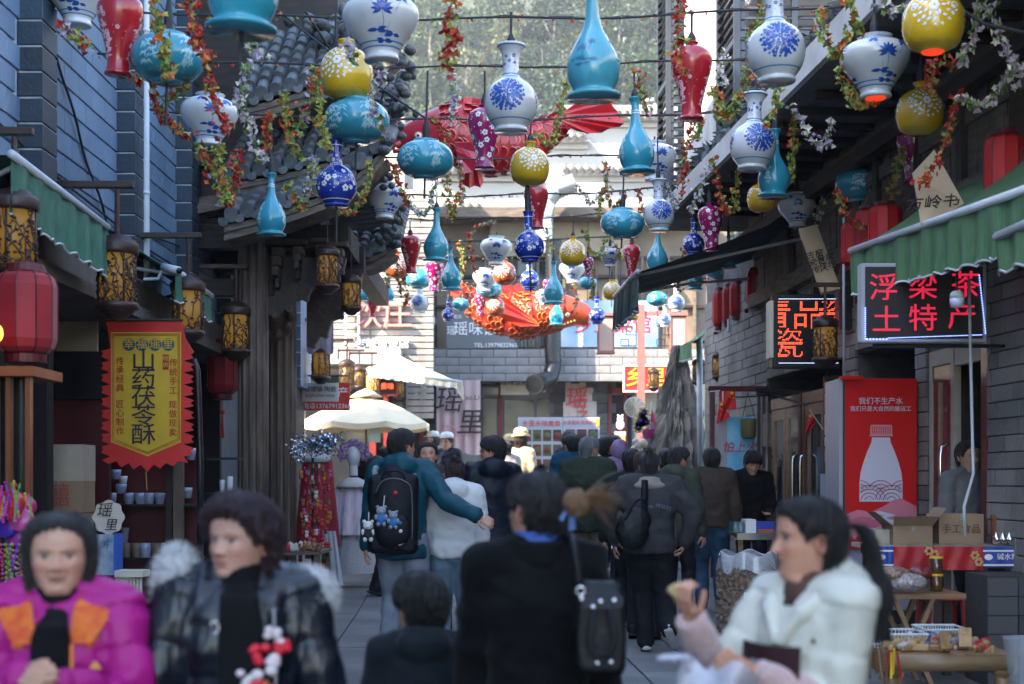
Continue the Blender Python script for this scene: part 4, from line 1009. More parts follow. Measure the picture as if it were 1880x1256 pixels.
T, C, ring, hh = carp('big pink-red carp lantern with its head at the left and fan tail at the right', [q(724,262), q(760,252), q(830,245), q(900,262,.1), q(960,262,.2), q(1010,238,.3), q(1045,218,.3)],
     [.06,.2,.36,.40,.28,.16,.10], [.05,.14,.24,.26,.2,.1,.05], [F_red, F_pink, F_pk2], False)
tips = [q(1075,180), q(1100,182), q(1120,190), q(1135,205), q(1145,228), q(1138,232), q(1120,236), q(1105,243), q(1080,246), q(1060,240), q(1045,236), q(1035,232)]
fan_fin(T, 'tail_fin', (q(1035,205), q(1030,228)), tips, F_red, 1, F_pk2)
fan_fin(T, 'dorsal_fin', (q(825,215), q(900,220)), [q(828,205), q(838,188), q(852,180), q(868,178), q(884,184), q(896,180), q(908,196), q(915,215)], F_pink, 1, F_pk2)
fan_fin(T, 'belly_fin', (q(850,300), q(880,305)), [q(842,330), q(850,338), q(862,346), q(872,340), q(882,345), q(888,332)], F_red, 1, F_pk2)
fan_fin(T, 'side_fin', (q(835,262,-.3), q(840,290,-.3)), [q(870,262,-.35), q(878,280,-.4), q(880,300,-.4), q(868,315,-.4), q(850,320,-.35)], F_pink, 1, F_pk2)
b = MB(); b.tube([q(736,262,-.2), q(722,268,-.2), q(724,278,-.2), q(738,276,-.2)], .03, 8); b.build('mouth', F_red, T, True)
b = MB(); p = q(768,250,-.17); b.ell(p, (.055,.03,.055), mi=0); b.ell(p + Vector((0,-.02,0)), (.038,.02,.038), mi=1); b.ell(p + Vector((0,-.035,0)), (.018,.012,.018), mi=2)
b.build('eye', [F_pk2, I_white, M_ink], T, True)
D1 = 25.6
T, C, ring, hh = carp('orange-red carp lantern with gold scale edges and open mouth above the restaurant front', [q(1080,583), q(1060,575), q(1020,572), q(960,580,.1), q(900,570,.2), q(860,548,.3), q(835,528,.3)],
     [.16,.23,.35,.42,.35,.2,.09], [.14,.19,.26,.3,.23,.12,.06], [F_or, F_or2, F_gold], True, sc=.15)
fan_fin(T, 'dorsal_fin', (q(905,545), q(995,545)), [q(880,508)] + [q(880 + i*10, 540 - 14*math.sin(i/11*PI) - (8 if i % 2 else 0)) for i in range(1, 12)], F_or, 1, F_gold)
fan_fin(T, 'side_fin', (q(990,598,-.35), q(985,590,-.35)), [q(955,600,-.4), q(930,590,-.4), q(905,570,-.45), q(890,550,-.45), q(885,535,-.45), q(905,540,-.45), q(935,552,-.4)], F_or, 1, F_gold)
fan_fin(T, 'tail_fin', (q(845,545), q(850,525)), [q(838,552), q(826,535), q(815,515), q(822,505), q(838,512), q(850,520)], F_or, 1, F_gold)
b = MB(); pts_ = [q(1078,583,-.0) + Vector((.02*math.cos(a), .10*math.cos(a), .115*math.sin(a))) for a in np.linspace(0, 2*PI, 17)]
b.tube(pts_, .035, 8); b.build('lip', F_or2, T, True)
b = MB(); b.ell(q(1079,583), (.02,.09,.1)); b.build('mouth', mat('dark_mouth', (.12,.015,.01), .7), T, True)
b = MB(); p = q(1042,578,-.2); b.ell(p, (.05,.03,.05), mi=0); b.ell(p + Vector((0,-.02,0)), (.035,.02,.035), mi=1); b.ell(p + Vector((0,-.035,0)), (.018,.012,.018), mi=2); b.build('eye', [F_gold, I_white, M_ink], T, True)
b = MB()
for i in range(6): p = q(1025 + i*6, 597 - i*1.0 - abs(i-2), -.21); b.ell(p, (.022,.012,.022), 8, 6)
b.build('cheek_spot', F_gold, T, True, kind='stuff')
# ================================================================ carved street lanterns on bracket arms
M_lfr = mat('lantern_brown_metal', (0.05, 0.025, 0.02), 0.42, var=0.4, vs=20, bump=.2)
M_lyel = mat('yellow_lantern_panel', (0.26, 0.145, 0.02), 0.5, var=0.5, vs=9, emis=.02, ecol=(1,.5,.08))  # unlit panel: its translucent look is put in as faint glow
M_lyel2 = mat('painted_sunlit_panel', (0.6, 0.4, 0.1), 0.5, var=0.3, vs=9, emis=.3, ecol=(1,.55,.15))  # sunlight on the panel put in as paler colour and glow
def lantern_meshes(seed):
 random.seed(seed); r, h = .135, .36
 body = MB(); body.lathe([(r-.012, .1), (r-.012, .1+h)], 24); body = body.mesh('glow_panel', M_lyel, True)
 cap = MB()
 cap.lathe([(.02,.60),(.05,.597),(.055,.585),(.10,.58),(.105,.562),(.132,.556),(.136,.54),(.15,.535),(.154,.525),(.154,.475),(.148,.455),(.13,.455)], 24); cap = cap.mesh('top_cap', M_lfr, True)
 bot = MB(); bot.lathe([(.03,-.01),(.06,-.005),(.085,.02),(.09,.03),(.12,.04),(.125,.06),(.15,.065),(.152,.105),(.14,.112),(.13,.11)], 24); bot = bot.mesh('bottom_cap', M_lfr, True)
 fr = MB()
 for j in range(4):
  an = j*PI/2 + .4; fr.tube([(r*1.01*math.cos(an), r*1.01*math.sin(an), .1), (r*1.01*math.cos(an), r*1.01*math.sin(an), .46)], .008, 5)
 for k in range(26):
  an = random.uniform(0, 2*PI); z = random.choice((.11, .11, .45)); dz = 1 if z < .3 else -1; pts = []; a = an
  for s in range(9): pts.append((r*math.cos(a), r*math.sin(a), z)); a += random.uniform(-.28, .36) * (1 if k % 2 else -1); z = min(.455, max(.105, z + dz * random.uniform(.015, .055)))
  fr.tube(pts, [.0075 - .0005*i for i in range(9)], 5)
  for s in range(2, 9, 2):
   p = Vector(pts[s]); e = Euler((random.uniform(0,3),)*3).to_matrix(); a2 = random.uniform(0, 6)
   t1 = Vector((-p.y, p.x, 0)).normalized(); c = p + (t1*math.cos(a2) + FZ*math.sin(a2))*.02
   fr.ell(c, (.014,.014,.009), 6, 4)
 for k in range(30):
  an = 2*PI*k/30; fr.tube([((r+.002)*math.cos(an), (r+.002)*math.sin(an), .105), ((r+.002)*math.cos(an+.18), (r+.002)*math.sin(an+.18), .145)], .003, 4, cap=False)
  fr.tube([((r+.002)*math.cos(an), (r+.002)*math.sin(an), .145), ((r+.002)*math.cos(an+.18), (r+.002)*math.sin(an+.18), .105)], .003, 4, cap=False)
 return body, cap, bot, fr.mesh('fretwork', M_lfr, True)
LMS = [lantern_meshes(s) for s in (3, 4, 5)]
random.seed(11)
def street_lantern(u, vc, d, dia, label, side, i=0, arm=.45, lit=False, rod=.28, group='carved cylinder lanterns along the shops'):
 s = dia / .30; c = P(u, vc, d); base = c - FZ * .33 * s
 T = thing('carved_lantern', label, 'lantern', base, group, True); T.scale = (s, s, s)
 bm_, cp, bt, fr = LMS[i % 3]
 g = link('glow_panel', bm_ if not lit else bm_.copy(), T)
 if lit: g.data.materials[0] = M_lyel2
 f = link('fretwork', fr, T); f.rotation_euler.z = random.uniform(0, 6); link('top_cap', cp, T); link('bottom_cap', bt, T)
 if arm:
  b = MB(); b.tube([(0,0,.59), (0,0,.65+rod)], .018, 8)
  x = side; b.cbox((x*arm*.5 - x*.04, 0, .65+rod+.025), (arm+.16, .06, .05), bev=.006)
  b.cbox((x*(arm+.05), 0, .58+rod), (.03, .1, .24)); b.build('bracket_arm', M_lfr, T)
 else:
  b = MB(); b.tube([(0,0,.59), (0,0,.95)], .006, 6); b.build('hanging_chain', M_lfr, T)
 return T
street_lantern(26, 425, 8.9, .30, 'largest carved brown lantern at the left edge, in front of the green awning', -1, 0)
street_lantern(215, 500, 10.5, .31, 'carved brown lantern on an arm just past the end of the green awning', -1, 1)
street_lantern(345, 562, 12.6, .30, 'carved brown lantern beside the top right corner of the yellow banner', -1, 2)
street_lantern(433, 602, 15.0, .31, 'carved brown lantern in front of the fluted stone column', -1, 0)
street_lantern(601, 490, 14.6, .25, 'carved lantern hanging on a chain from the gate eave, yellow panel clear', -1, 1, arm=0)
street_lantern(645, 537, 15.5, .22, 'dark carved lantern hanging by the tip of the lowest gate roof', -1, 2, arm=0)
street_lantern(589, 664, 22.0, .31, 'carved lantern above the white ceramics sign', -1, 1)
street_lantern(637, 686, 25.5, .29, 'carved lantern just right of the red telephone sign, the nearer of two', -1, 0)
street_lantern(660, 692, 28.0, .25, 'small carved lantern just behind another, left of the glowing ones', -1, 2)
for u, v, d, a in ((683, 700, 27.5, 'left one'), (697, 702, 28.5, 'right one')):
 street_lantern(u, v, d, .26, f'sunlit glowing carved lantern under the cream awning, the {a} of a pair', -1, 1, lit=True)
street_lantern(733, 712, 28.6, .22, 'small plain carved lantern beside the red lit shop board', -1, 1)
street_lantern(1515, 622, 12.9, .235, 'carved lantern hanging in front of the tall red dot-matrix sign', 1, 0, arm=.3)
street_lantern(1375, 657, 17.9, .215, 'carved lantern left of the tall red dot-matrix sign', 1, 1, arm=.35)
street_lantern(1321, 670, 19.2, .205, 'carved lantern second from the standing rock', 1, 2, arm=.35)
street_lantern(1283, 681, 20.6, .20, 'carved lantern nearest the standing rock, above the white pole', 1, 0, arm=.35)
street_lantern(1200, 695, 27.0, .22, 'carved lantern hanging from the red post in front of the red sign', 1, 1, arm=0)
# ================================================================ red cloth lanterns
M_rl = mat('red_lantern_cloth', (0.36, 0.012, 0.022), 0.6, var=.25, vs=5, bump=.2, bs=300, sheen=.3)
M_rl2 = mat('bright_red_lantern_cloth', (0.5, 0.012, 0.012), 0.55, var=.2, vs=5)
M_gold = mat('dull_gold', (0.3, 0.17, 0.06), 0.45, 0.4)
def rl_mesh(m):
 b = MB(); n = 10; pr = [(.13,0),(.165,.025),(.18,.07),(.18,.36),(.165,.41),(.13,.435)]
 b.lathe(pr, n); o = MB(); o.v, o.f, o.m = b.v, b.f, b.m
 return o.mesh('shade', m)
RLM = rl_mesh(M_rl), rl_mesh(M_rl2)
rb_ = MB()
for j in range(10):
 an = 2*PI*j/10; rb_.tube([(r*1.01*math.cos(an), r*1.01*math.sin(an), z) for r, z in [(.13,0),(.165,.025),(.18,.07),(.18,.36),(.165,.41),(.13,.435)]], .0045, 5)
rb_.lathe([(.1,-.06),(.12,-.055),(.12,-.01),(.135,0),(.1,.0)], 20); rb_.lathe([(.1,.43),(.135,.435),(.12,.445),(.11,.48),(.02,.5)], 20)
rb_.tube([(0,0,.48),(0,0,.62)], .006, 5); rb_ = rb_.mesh('frame', mat('lantern_rib_red', (.10,.01,.012), .5))
ts = MB(); ts.tube([(0,0,-.06),(0,0,-.16)], .004, 5); ts.ell((0,0,-.17), (.03,.03,.025), 8, 5)
for j in range(10): ts.tube([(0,0,-.18), (.018*math.cos(j), .018*math.sin(j), -.40)], .005, 4)
ts = ts.mesh('tassel', M_rl2)
def red_lantern(u0, v0, u1, v1, d, label, m=0, tassel=False, group='red cloth lanterns along the shop fronts'):
 s = (u1-u0)*d/F/.36; c = P((u0+u1)/2, v1, d); hz = (v1-v0)*d/F/.44
 T = thing('red_lantern', label, 'lantern', c, group, True); T.scale = (s, s, hz); T.rotation_euler.z = random.uniform(0, 1)
 link('shade', RLM[m], T); link('frame', rb_, T)
 if tassel: link('tassel', ts, T)
red_lantern(-8, 500, 103, 648, 8.6, 'biggest dark red cloth lantern, under the awning at the left edge', 0, True)
red_lantern(380, 632, 437, 722, 15.9, 'dark red cloth lantern left of the fluted column', 0, True)
for a in ((1308,535,1332,598,19.0,'red cloth lantern at the far end of the row of four on the stone wall'),(1325,528,1348,592,18.6,'second red cloth lantern from the far end of the row of four'),
          (1338,520,1372,580,18.0,'third red cloth lantern from the far end of the row, above the camera'),(1369,498,1401,560,17.2,'nearest and highest red cloth lantern of the row of four'),
          (1543,408,1592,487,12.6,'left red cloth lantern of the three above the green awning'),(1568,385,1622,470,12.2,'middle red cloth lantern of the three above the green awning'),(1594,378,1655,455,11.8,'right red cloth lantern of the three above the green awning'),
          (1806,250,1882,366,9.6,'large red cloth lantern at the right edge above the awning')): red_lantern(*a, m=1)
# ================================================================ awnings
M_gaw = mat('green_canvas', (0.06, 0.20, 0.13), 0.75, var=.35, vs=7, stretch=(1,6,1), bump=.4, bs=120)
M_gaw2 = mat('light_green_canvas', (0.09, 0.20, 0.09), 0.8, var=.3, vs=9, stretch=(1,8,1), bump=.4, bs=120)
M_gdk = mat('dark_green_canvas', (0.012, 0.04, 0.035), 0.75, var=.3, vs=3)
M_hem = mat('white_hem', (.55,.58,.6), .7)
def awning(label, root0, root1, out0, out1, drop, m, frame=True, scal=True, wave=.02, name='shop_awning'):
 T = thing(name, label, 'awning', root0)
 r0, r1, o0, o1 = (Vector(x) for x in (root0, root1, out0, out1))
 b = MB(); f = lambda s, t: r0.lerp(r1, s).lerp(o0.lerp(o1, s), t) + FZ * (.012*math.sin(s*19) - .03*math.sin(t*PI))
 b.grid(f, 24, 8); b.grid(lambda s, t: f(1-s, t) - FZ*.012, 24, 8); b.build('canvas', m, T, True)
 n = FZ.cross(o1 - o0).normalized(); L = (o1-o0).length
 v = MB()
 def val(s, t):
  e = .02*abs(math.sin(s*L/.12*PI)) if scal else 0
  return o0.lerp(o1, s) + n*(wave*math.sin(s*L/.11*PI)*t + .01*math.sin(s*40)) - FZ*((drop - e)*t)
 k = max(24, int(L/.02)); v.grid(val, k, 5); vo = v.build('valance', m, T, True)
 h = MB(); h.tube([val(i/k, 1.0) for i in range(k+1)], .008, 4); h.build('hem', M_hem, vo)
 if frame:
  b = MB(); b.tube([o0 + FZ*.01, o1 + FZ*.01], .028, 8)
  b.build('front_bar', M_pipe, T, True)
  for s in (.08, .92):
   a = r0.lerp(r1, s) - FZ*.28; c = o0.lerp(o1, s) - FZ*.01; mid = a.lerp(c, .5) + FZ*.02 + (o1-o0).normalized()*(.15 if s < .5 else -.15)
   g = MB(); g.tube([a, mid, c], .018, 6); g.build('folding_arm', M_pipe, T, True)
 return T
awning('green canvas awning with white hem at the left edge over the shop', P(-60,255,9.0)+Vector((-.25,0,0)), (LX+.02, 10.4, 3.72), P(20,285,8.7), P(197,420,10.35), .36, M_gaw)
awning('small green awning beside the security camera on the left wall', (LX+.02, 12.2, 3.72), (LX+.02, 14.0, 3.6), P(322,498,12.3), P(388,545,13.6), .26, M_gaw)
awning('light green striped awning with frayed edge over the red poster fridge', RW(8.0,0,3.75), RW(11.2,0,3.85), P(1900,345,7.95), P(1562,463,11.0), .35, M_gaw2, wave=.03)
awning('short green awning at the right edge beside the stone pier', RW(6.4,0,3.7), RW(8.0,0,3.7), P(2100,320,6.6), P(1830,438,8.3), .22, M_gaw2)
awning('long dark green awning reaching far over the street with fringed corner', RW(14.8,0,4.42), RW(17.4,0,4.28), P(1172,500,14.9), P(1128,545,16.9), .42, M_gdk, wave=.03)
b = MB(); p = P(1172,515,14.88)
for k in range(26): b.tube([P(1172,512,14.85+.08*k)-FZ*.02, P(1168 - 1.2*k, 560 - k*.3, 14.85+.08*k) - FZ*random.uniform(.0,.06)], .012, 4)
tag(b.build('awning_fringe', mat('green_fringe', (.05,.10,.08), .8)), 'hanging dark green fringe at the street corner of the long awning', 'fringe')
awning('tiny pale green awning above the white pole by the standing rock', P(1312,595,20.0), P(1300,600,21.2), P(1270,628,20.0), P(1250,635,21.2), .25, M_gaw2, frame=False)
awning('cream awning with tattered end over the far left shops', P(672,676,28.6), P(720,668,28.6)+Vector((0,.3,.25)), P(676,680,26.4), P(846,702,24.8), .12, mat('cream_canvas', (.62,.6,.48), .7, var=.15), name='shop_awning')
b = MB()
for k in range(5): b.tube([P(838+k*2.4,700,24.8), P(840+k*2.6,714+k,24.8), P(842+k*2,722+3*k,24.8)], .012, 5)
tag(b.build('rope_tassel', M_cream), 'frayed cream ropes at the tip of the cream awning', 'rope')
# market umbrella
U = thing('market_umbrella', 'large cream market umbrella glowing in the sun over the far stalls', 'umbrella', P(672,900,25.5) - FZ*.6)
c = P(672, 728, 25.5); rr = 1.2
b = MB(); ns = 8; V = [c + FZ*.02]
rim = []
for i in range(ns): 
 an = 2*PI*(i+.5)/ns; rim.append(Vector((c.x + rr*math.cos(an), c.y + rr*math.sin(an), c.z - .48)))
def um(s, t):
 x = s*ns; i = int(x) % ns; f_ = x - int(x); e = rim[i].lerp(rim[(i+1) % ns], f_); p = c.lerp(e, t); p.z += .07*math.sin(t*PI) - .05*t*math.sin(f_*PI); return p
b.grid(um, 48, 8); b.grid(lambda s, t: um(1-s, t) - FZ*.01, 48, 8); b.grid(lambda s, t: um(s, 1) - FZ*(.1*t), 48, 1)
b.build('canopy', mat('cream_umbrella_cloth', (.72,.62,.42), .8, var=.08), U, True)
b = MB(); b.tube([c + FZ*.1, Vector((c.x, c.y, .6))], .022, 8); b.build('pole', M_wood, U)
for i in range(ns): b = MB(); b.tube([c - FZ*.03, rim[i] - FZ*.03], .01, 5); b.build('rib', M_wood, U)
b = MB(); b.lathe([(.3,-.07),(.16,.02),(.02,.08)], 16, c + FZ*.06); b.build('top_vent', _m['cream_umbrella_cloth'], U, True)
# ================================================================ the yellow banner
YB = thing('shop_banner', 'yellow vertical shop banner with black characters and red flame edging', 'banner', P(270,850,11.2))
o = P(270, 725, 11.2); k_ = 11.2/F; M_by = mat('banner_yellow', (.62,.40,.015), .55, var=.25, vs=3, bump=.3, bs=8); M_br = mat('banner_red', (.6,.015,.012), .55, var=.25, vs=3)
M_bb = mat('banner_blue', (.01,.06,.12), .6); M_bk = mat('banner_black', (.01,.01,.02), .6); M_bdr = mat('banner_deep_red', (.35,.012,.01), .6)
def px(pts): return [((u-270)*k_, (725-v)*k_) for u, v in pts]
L_ = []
for i in range(9): y0 = 640 + i*22; L_ += [(203, y0), (186, y0+4), (190, y0+9), (186, y0+15)]
bot = [(203,838),(187,845),(200,852),(213,846),(222,858),(236,850),(245,862),(258,853),(270,866),(282,853),(294,860),(304,850),(318,856),(328,846),(345,850)]
R_ = []
for i in range(9): y0 = 838 - i*22; R_ += [(337, y0), (355, y0-4), (350, y0-10), (356, y0-15)]
b = MB(); b.prism(px([(192,588),(197,598),(200,620)] + L_ + bot + R_ + [(340,620),(335,598),(335,588)])[::-1], o, FX, FZ, .012); b.build('red_edging', M_br, YB)
b = MB(); b.prism(px([(204,610),(204,812),(271,838),(332,812),(333,625),(333,610)])[::-1][::-1], o - Vector((0,.004,0)), FX, FZ, .004); b.build('yellow_panel', M_by, YB)
for k in range(2):
 b = MB(); e = 3 + 2.5*k; pts = [(204+e,610+e),(204+e,811-e),(271,836-e),(333-e,811-e),(333-e,610+e),(204+e,610+e)]
 P3 = [o + Vector(((u-270)*k_, -.008, (725-v)*k_)) for u, v in pts]; b.tube(P3, .0025, 4); b.build('border_line', M_bdr, YB)
def bt(s, u, v, size, m, **kw): return text(s, size*k_*1.05, m, o + Vector(((u-270)*k_, -.01, (725-v)*k_)), FX, FZ, YB, **kw)
for i, ch in enumerate('幸福瑶里'):
 b = MB(); u = 237 + i*24; b.prism([(11.5*k_*math.cos(a), 11.5*k_*math.sin(a)) for a in np.linspace(0, 2*PI, 20, False)], o + Vector(((u-270)*k_, -.007, (725-633)*k_)), FX, FZ, .002); b.build('blue_disc', M_bb, YB)
 bt(ch, u, 633, 19, M_by, off=.001)
for i, ch in enumerate('山药茯苓酥'): bt(ch, 264, [664,697,730,765,800][i], 39, M_bk, off=.006, sx=1.15)
for i, ch in enumerate('传承经典'): bt(ch, 221, 664 + i*16.5, 15, M_bdr, off=.001)
for i, ch in enumerate('匠心制作'): bt(ch, 221, 743 + i*16.5, 15, M_bdr, off=.001)
for i, ch in enumerate('传统手工'): bt(ch, 319, 667 + i*17, 15, M_bdr, off=.001)
for i, ch in enumerate('现做现卖'): bt(ch, 318, 744 + i*17, 15, M_bdr, off=.001)
b = MB(); b.prism(px([(299,651),(299,679),(310,679),(310,651)]), o - Vector((0,.006,0)), FX, FZ, .002); b.build('red_seal', M_bdr, YB)
bt('特', 304.5, 659, 10, M_by); bt('供', 304.5, 671, 10, M_by)
b = MB(); b.tube([P(192,588,11.2), P(336,588,11.2)], .012, 6); b.build('top_rod', M_dwood, YB)
b = MB(); b.tube([P(268,866,11.2), P(270,900,11.2)], .004, 5); b.build('tail_cord', M_gold, YB)
b = MB(); b.tube([P(355,660,11.6), P(362,680,11.6), P(364,730,11.6), P(368,860,11.6), P(368,1000,11.6)], .028, 8)
tag(b.build('banner_pole', M_blackm, None, True), 'curved black pole right of the yellow banner', 'pole')
# ================================================================ LED signs (dots really sampled from the glyphs)
def led(o, wd, ht, rows, pitch, m, T, dot=.0034, sx=1.0):
 "rows: (string, centre x, centre z, size). Dots stand where the glyph is solid."
 from mathutils.bvhtree import BVHTree
 tmp = []
 for (s, cx, cz, size) in rows:
  c = bpy.data.curves.new('t', 'FONT'); c.body = s; c.size = size; c.align_x = 'CENTER'; c.align_y = 'CENTER'; c.offset = 0
  ob = bpy.data.objects.new('t', c); COL.objects.link(ob); tmp.append((ob, c, cx, cz))
 dg = bpy.context.evaluated_depsgraph_get(); mb = MB()
 for (ob, c, cx, cz) in tmp:
  me = bpy.data.meshes.new_from_object(ob.evaluated_get(dg)); bv = BVHTree.FromPolygons([v.co.copy() for v in me.vertices], [tuple(p.vertices) for p in me.polygons])
  xs = [v.co.x for v in me.vertices]; zs = [v.co.y for v in me.vertices]
  x = math.floor((min(xs))/pitch)*pitch
  while x < max(xs):
   z = math.floor(min(zs)/pitch)*pitch
   while z < max(zs):
    X, Z = x + cx, z + cz
    if abs(X) < wd/2 - .02 and abs(Z) < ht/2 - .02 and bv.ray_cast(Vector((x, z, 1)), Vector((0, 0, -1)))[0] is not None:
     p = Vector(o) + FX*X + FZ*Z; mb.add([p + Vector((a*dot, -.004, b_*dot)) for a, b_ in ((-1,-.6),(-.6,-1),(.6,-1),(1,-.6),(1,.6),(.6,1),(-.6,1),(-1,.6))], [tuple(range(8))])
    z += pitch
   x += pitch
  bpy.data.objects.remove(ob); bpy.data.meshes.remove(me)
 return mb.build('led_dot', m, T, kind='stuff')
M_ledr = mat('red_led', (.5,.03,.01), .4, emis=.55, ecol=(1,.10,.04)); M_ledd = mat('dim_red_led', (.35,.01,.03), .4, emis=.10, ecol=(1,.02,.08))
M_ledb = mat('blue_led', (.1,.2,.9), .4, emis=.6, ecol=(.25,.35,1)); M_ledw = mat('white_led', (.7,.8,.95), .4, emis=.3, ecol=(.6,.75,1))
M_lsc = mat('led_screen_black', (.006,.006,.01), .35)
L1 = thing('dot_matrix_sign', 'tall black dot-matrix sign with red characters on two lines, fixed out from the wall', 'sign', P(1484,675,14.0))
c1 = P(1484, 608, 13.98); kk_ = 13.98/F
b = MB(); b.cbox(c1 + Vector((0,.06,0)), (132*kk_, .12, 136*kk_), bev=.01); b.build('housing', M_blackm, L1)
b = MB(); b.cbox(c1 + Vector((0,-.002,0)), (122*kk_, .006, 125*kk_)); b.build('screen', M_lsc, L1)
led(c1 - Vector((0,.006,0)), 120*kk_, 118*kk_, [('青品', -.16, .15, .32), ('瓷', .245, .15, .32), ('瓷', -.2, -.14, .32), ('可', .29, -.14, .3)], .0135, M_ledr, L1, .0042)
b = MB()
for zz in (-1, 1):
 for i in range(60): p = c1 + Vector((-.29 + .58*i/59, -.012, zz*.315)); b.cbox(p, (.006, .004, .006))
b.build('border_led', M_ledw, L1, kind='stuff')
b = MB(); b.tube([RW(14.0, 0, c1.z - .45), c1 + Vector((.2, .05, -.45)), c1 + Vector((.2,.05,-.3))], .02, 6); b.build('bracket', M_blackm, L1)
b = MB(); b.cbox(c1 + Vector((-.36, .1, .02)), (.04, .2, .56)); b.build('side_board', M_cream, L1)
L2 = thing('dot_matrix_sign', 'wide dot-matrix sign reading in red inside a blue light border under the green awning', 'sign', P(1695,630,10.0))
c2 = P(1696, 556, 10.0); k2 = 10.0/F
b = MB(); b.cbox(c2 + Vector((0,.05,0)), (232*k2, .1, 146*k2), bev=.008); b.build('frame', mat('grey_frame', (.35,.37,.42), .4), L2)
b = MB(); b.cbox(c2 + Vector((0,-.003,0)), (216*k2, .006, 132*k2)); b.build('screen', M_lsc, L2)
for s, u, v, sz in (('浮', 1622, 531, 50), ('梁', 1694, 529, 50), ('茶', 1772, 526, 50), ('土', 1627, 590, 50), ('特', 1694, 587, 50), ('产', 1766, 583, 50)):
 text(s, sz*k2*1.05, M_ledd, P(u, v, 10.0) - Vector((0,.008,0)), FX, FZ, L2, off=.004, sx=1.05)
b = MB()
for i in range(15): b.cbox(P(1588, 566 + i*4, 9.99) - Vector((0,.01,0)), (.008,.004,.008))
for i in range(7): b.cbox(P(1591 + i*6, 623, 9.99) - Vector((0,.01,0)), (.011,.004,.011))
for i in range(24): b.cbox(P(1797 + i*.5, 506 + i*4.6, 9.99) - Vector((0,.01,0)), (.006,.004,.01))
for i in range(60): b.cbox(P(1630 + i*2.9, 621 - i*.1, 9.99) - Vector((0,.01,0)), (.006,.004,.005))
b.build('border_led', M_ledb, L2, kind='stuff')
b = MB(); b.tube([c2 + Vector((-.35,.05,-.3)), c2 + Vector((.62,.05,-.3))], .014, 6); b.build('bracket', M_blackm, L2)
# bulb under the awning, pole, cameras
B_ = thing('light_bulb', 'white light bulb hanging under the striped green awning', 'bulb', P(1757,565,9.2))
b = MB(); c = P(1757,548,9.2); b.lathe([(.005,-.062),(.035,-.055),(.045,-.03),(.046,.0)], 16, c, mi=0); b.lathe([(.046,.0),(.044,.03),(.03,.045),(.018,.05)], 16, c, mi=1); b.build('bulb', [mat('frosted_plastic', (.6,.62,.8), .3), mat('bulb_collar', (.5,.53,.52), .4)], B_, True)
b = MB(); b.tube([c + FZ*.05, c + FZ*.2], .008, 6); b.build('cord', M_cord, B_)
b = MB(); b.tube([P(1779,512,9.8), P(1783,700,9.8), P(1787,870,9.8), P(1770,930,9.8), P(1772,985,9.8)], .011, 8)
tag(b.build('awning_crank', M_pipe, None, True), 'thin white crank pole with bent handle in front of the shop door', 'pole')
b = MB(); b.tube([P(1549,400,12.6), P(1549,695,12.6)], .012, 8); tag(b.build('support_pole', M_pipe, None, True), 'thin pale vertical pole beside the tall dot-matrix sign', 'pole')
b = MB(); b.tube([P(1284,620,20.4), P(1286,880,20.4)], .045, 12); tag(b.build('white_pole', M_pipe, None, True), 'white round pole in front of the standing rock', 'pole')
def cctv(u, v, d, label, sx):
 T = thing('security_camera', label, 'security camera', P(u, v, d)); c = P(u, v, d)
 b = MB(); b.tube([c, c + Vector((-.16*sx, -.12, -.05))], .035, 12); b.build('camera_body', M_pipe, T, True)
 b = MB(); b.tube([c + Vector((-.161*sx, -.122, -.051)), c + Vector((-.17*sx, -.13, -.055))], .028, 12); b.build('lens', M_lsc, T, True)
 b = MB(); b.tube([c + Vector((.0,0,.0)), c + Vector((.05*sx,.02,-.1)), c + Vector((.18*sx,.05,-.1))], .014, 6); b.build('mount', M_pipe, T)
cctv(1392, 565, 17.0, 'white security camera on the stone wall beneath the red lanterns', 1); cctv(300, 490, 12.2, 'white domed security camera on the left wall by the drain pipe', -1)
b = MB(); c = P(1345, 597, 18.5); b.cbox(c, (.13,.1,.17), bev=.01); b.cbox(c + Vector((.0,-.06,.03)), (.08,.03,.05)); tag(b.build('junction_box', M_pipe), 'grey junction box on the stone wall beside the red lanterns', 'junction box')
# leaning wooden plaques with handwritten characters
M_plq = mat('pale_wood_plaque', (0.52, 0.40, 0.26), .45, var=.25, vs=4, stretch=(1,1,.2))
def plaque(corners, d0, d1, label, rows, size):
 T = thing('wooden_plaque', label, 'sign', P(*corners[3], d0))
 q4 = [P(*corners[0], d1), P(*corners[1], d1), P(*corners[2], d0), P(*corners[3], d0)]
 n = (q4[1]-q4[0]).cross(q4[3]-q4[0]).normalized(); n = -n if n.y > 0 else n
 b = MB(); b.add([p for p in q4] + [p - n*.04 for p in q4], [(0,1,2,3),(7,6,5,4),(0,4,5,1),(1,5,6,2),(2,6,7,3),(3,7,4,0)]); b.build('board', M_plq, T)
 ay = (q4[0]-q4[3]).normalized(); ax = (q4[2]-q4[3]); ax = (ax - ay*ax.dot(ay)).normalized()
 for s, a, c_ in rows: text(s, size, M_ink, q4[3].lerp(q4[0], c_) + (q4[2]-q4[3])*a + n*.006, ax, ay, T, off=.002, shear=.25)
plaque([(1675,318),(1715,275),(1775,382),(1690,410)], 9.5, 9.7, 'leaning pale wooden plaque with brush characters behind the large red lantern', [('方岭书', .3, .3)], .12)
plaque([(1466,420),(1500,412),(1543,530),(1508,538)], 13.3, 13.6, 'leaning grey wooden plaque with columns of small characters above the tall dot-matrix sign', [('古窑\n瓷艺\n传人', .3, .45), ('名家\n作坊', .75, .42)], .085)
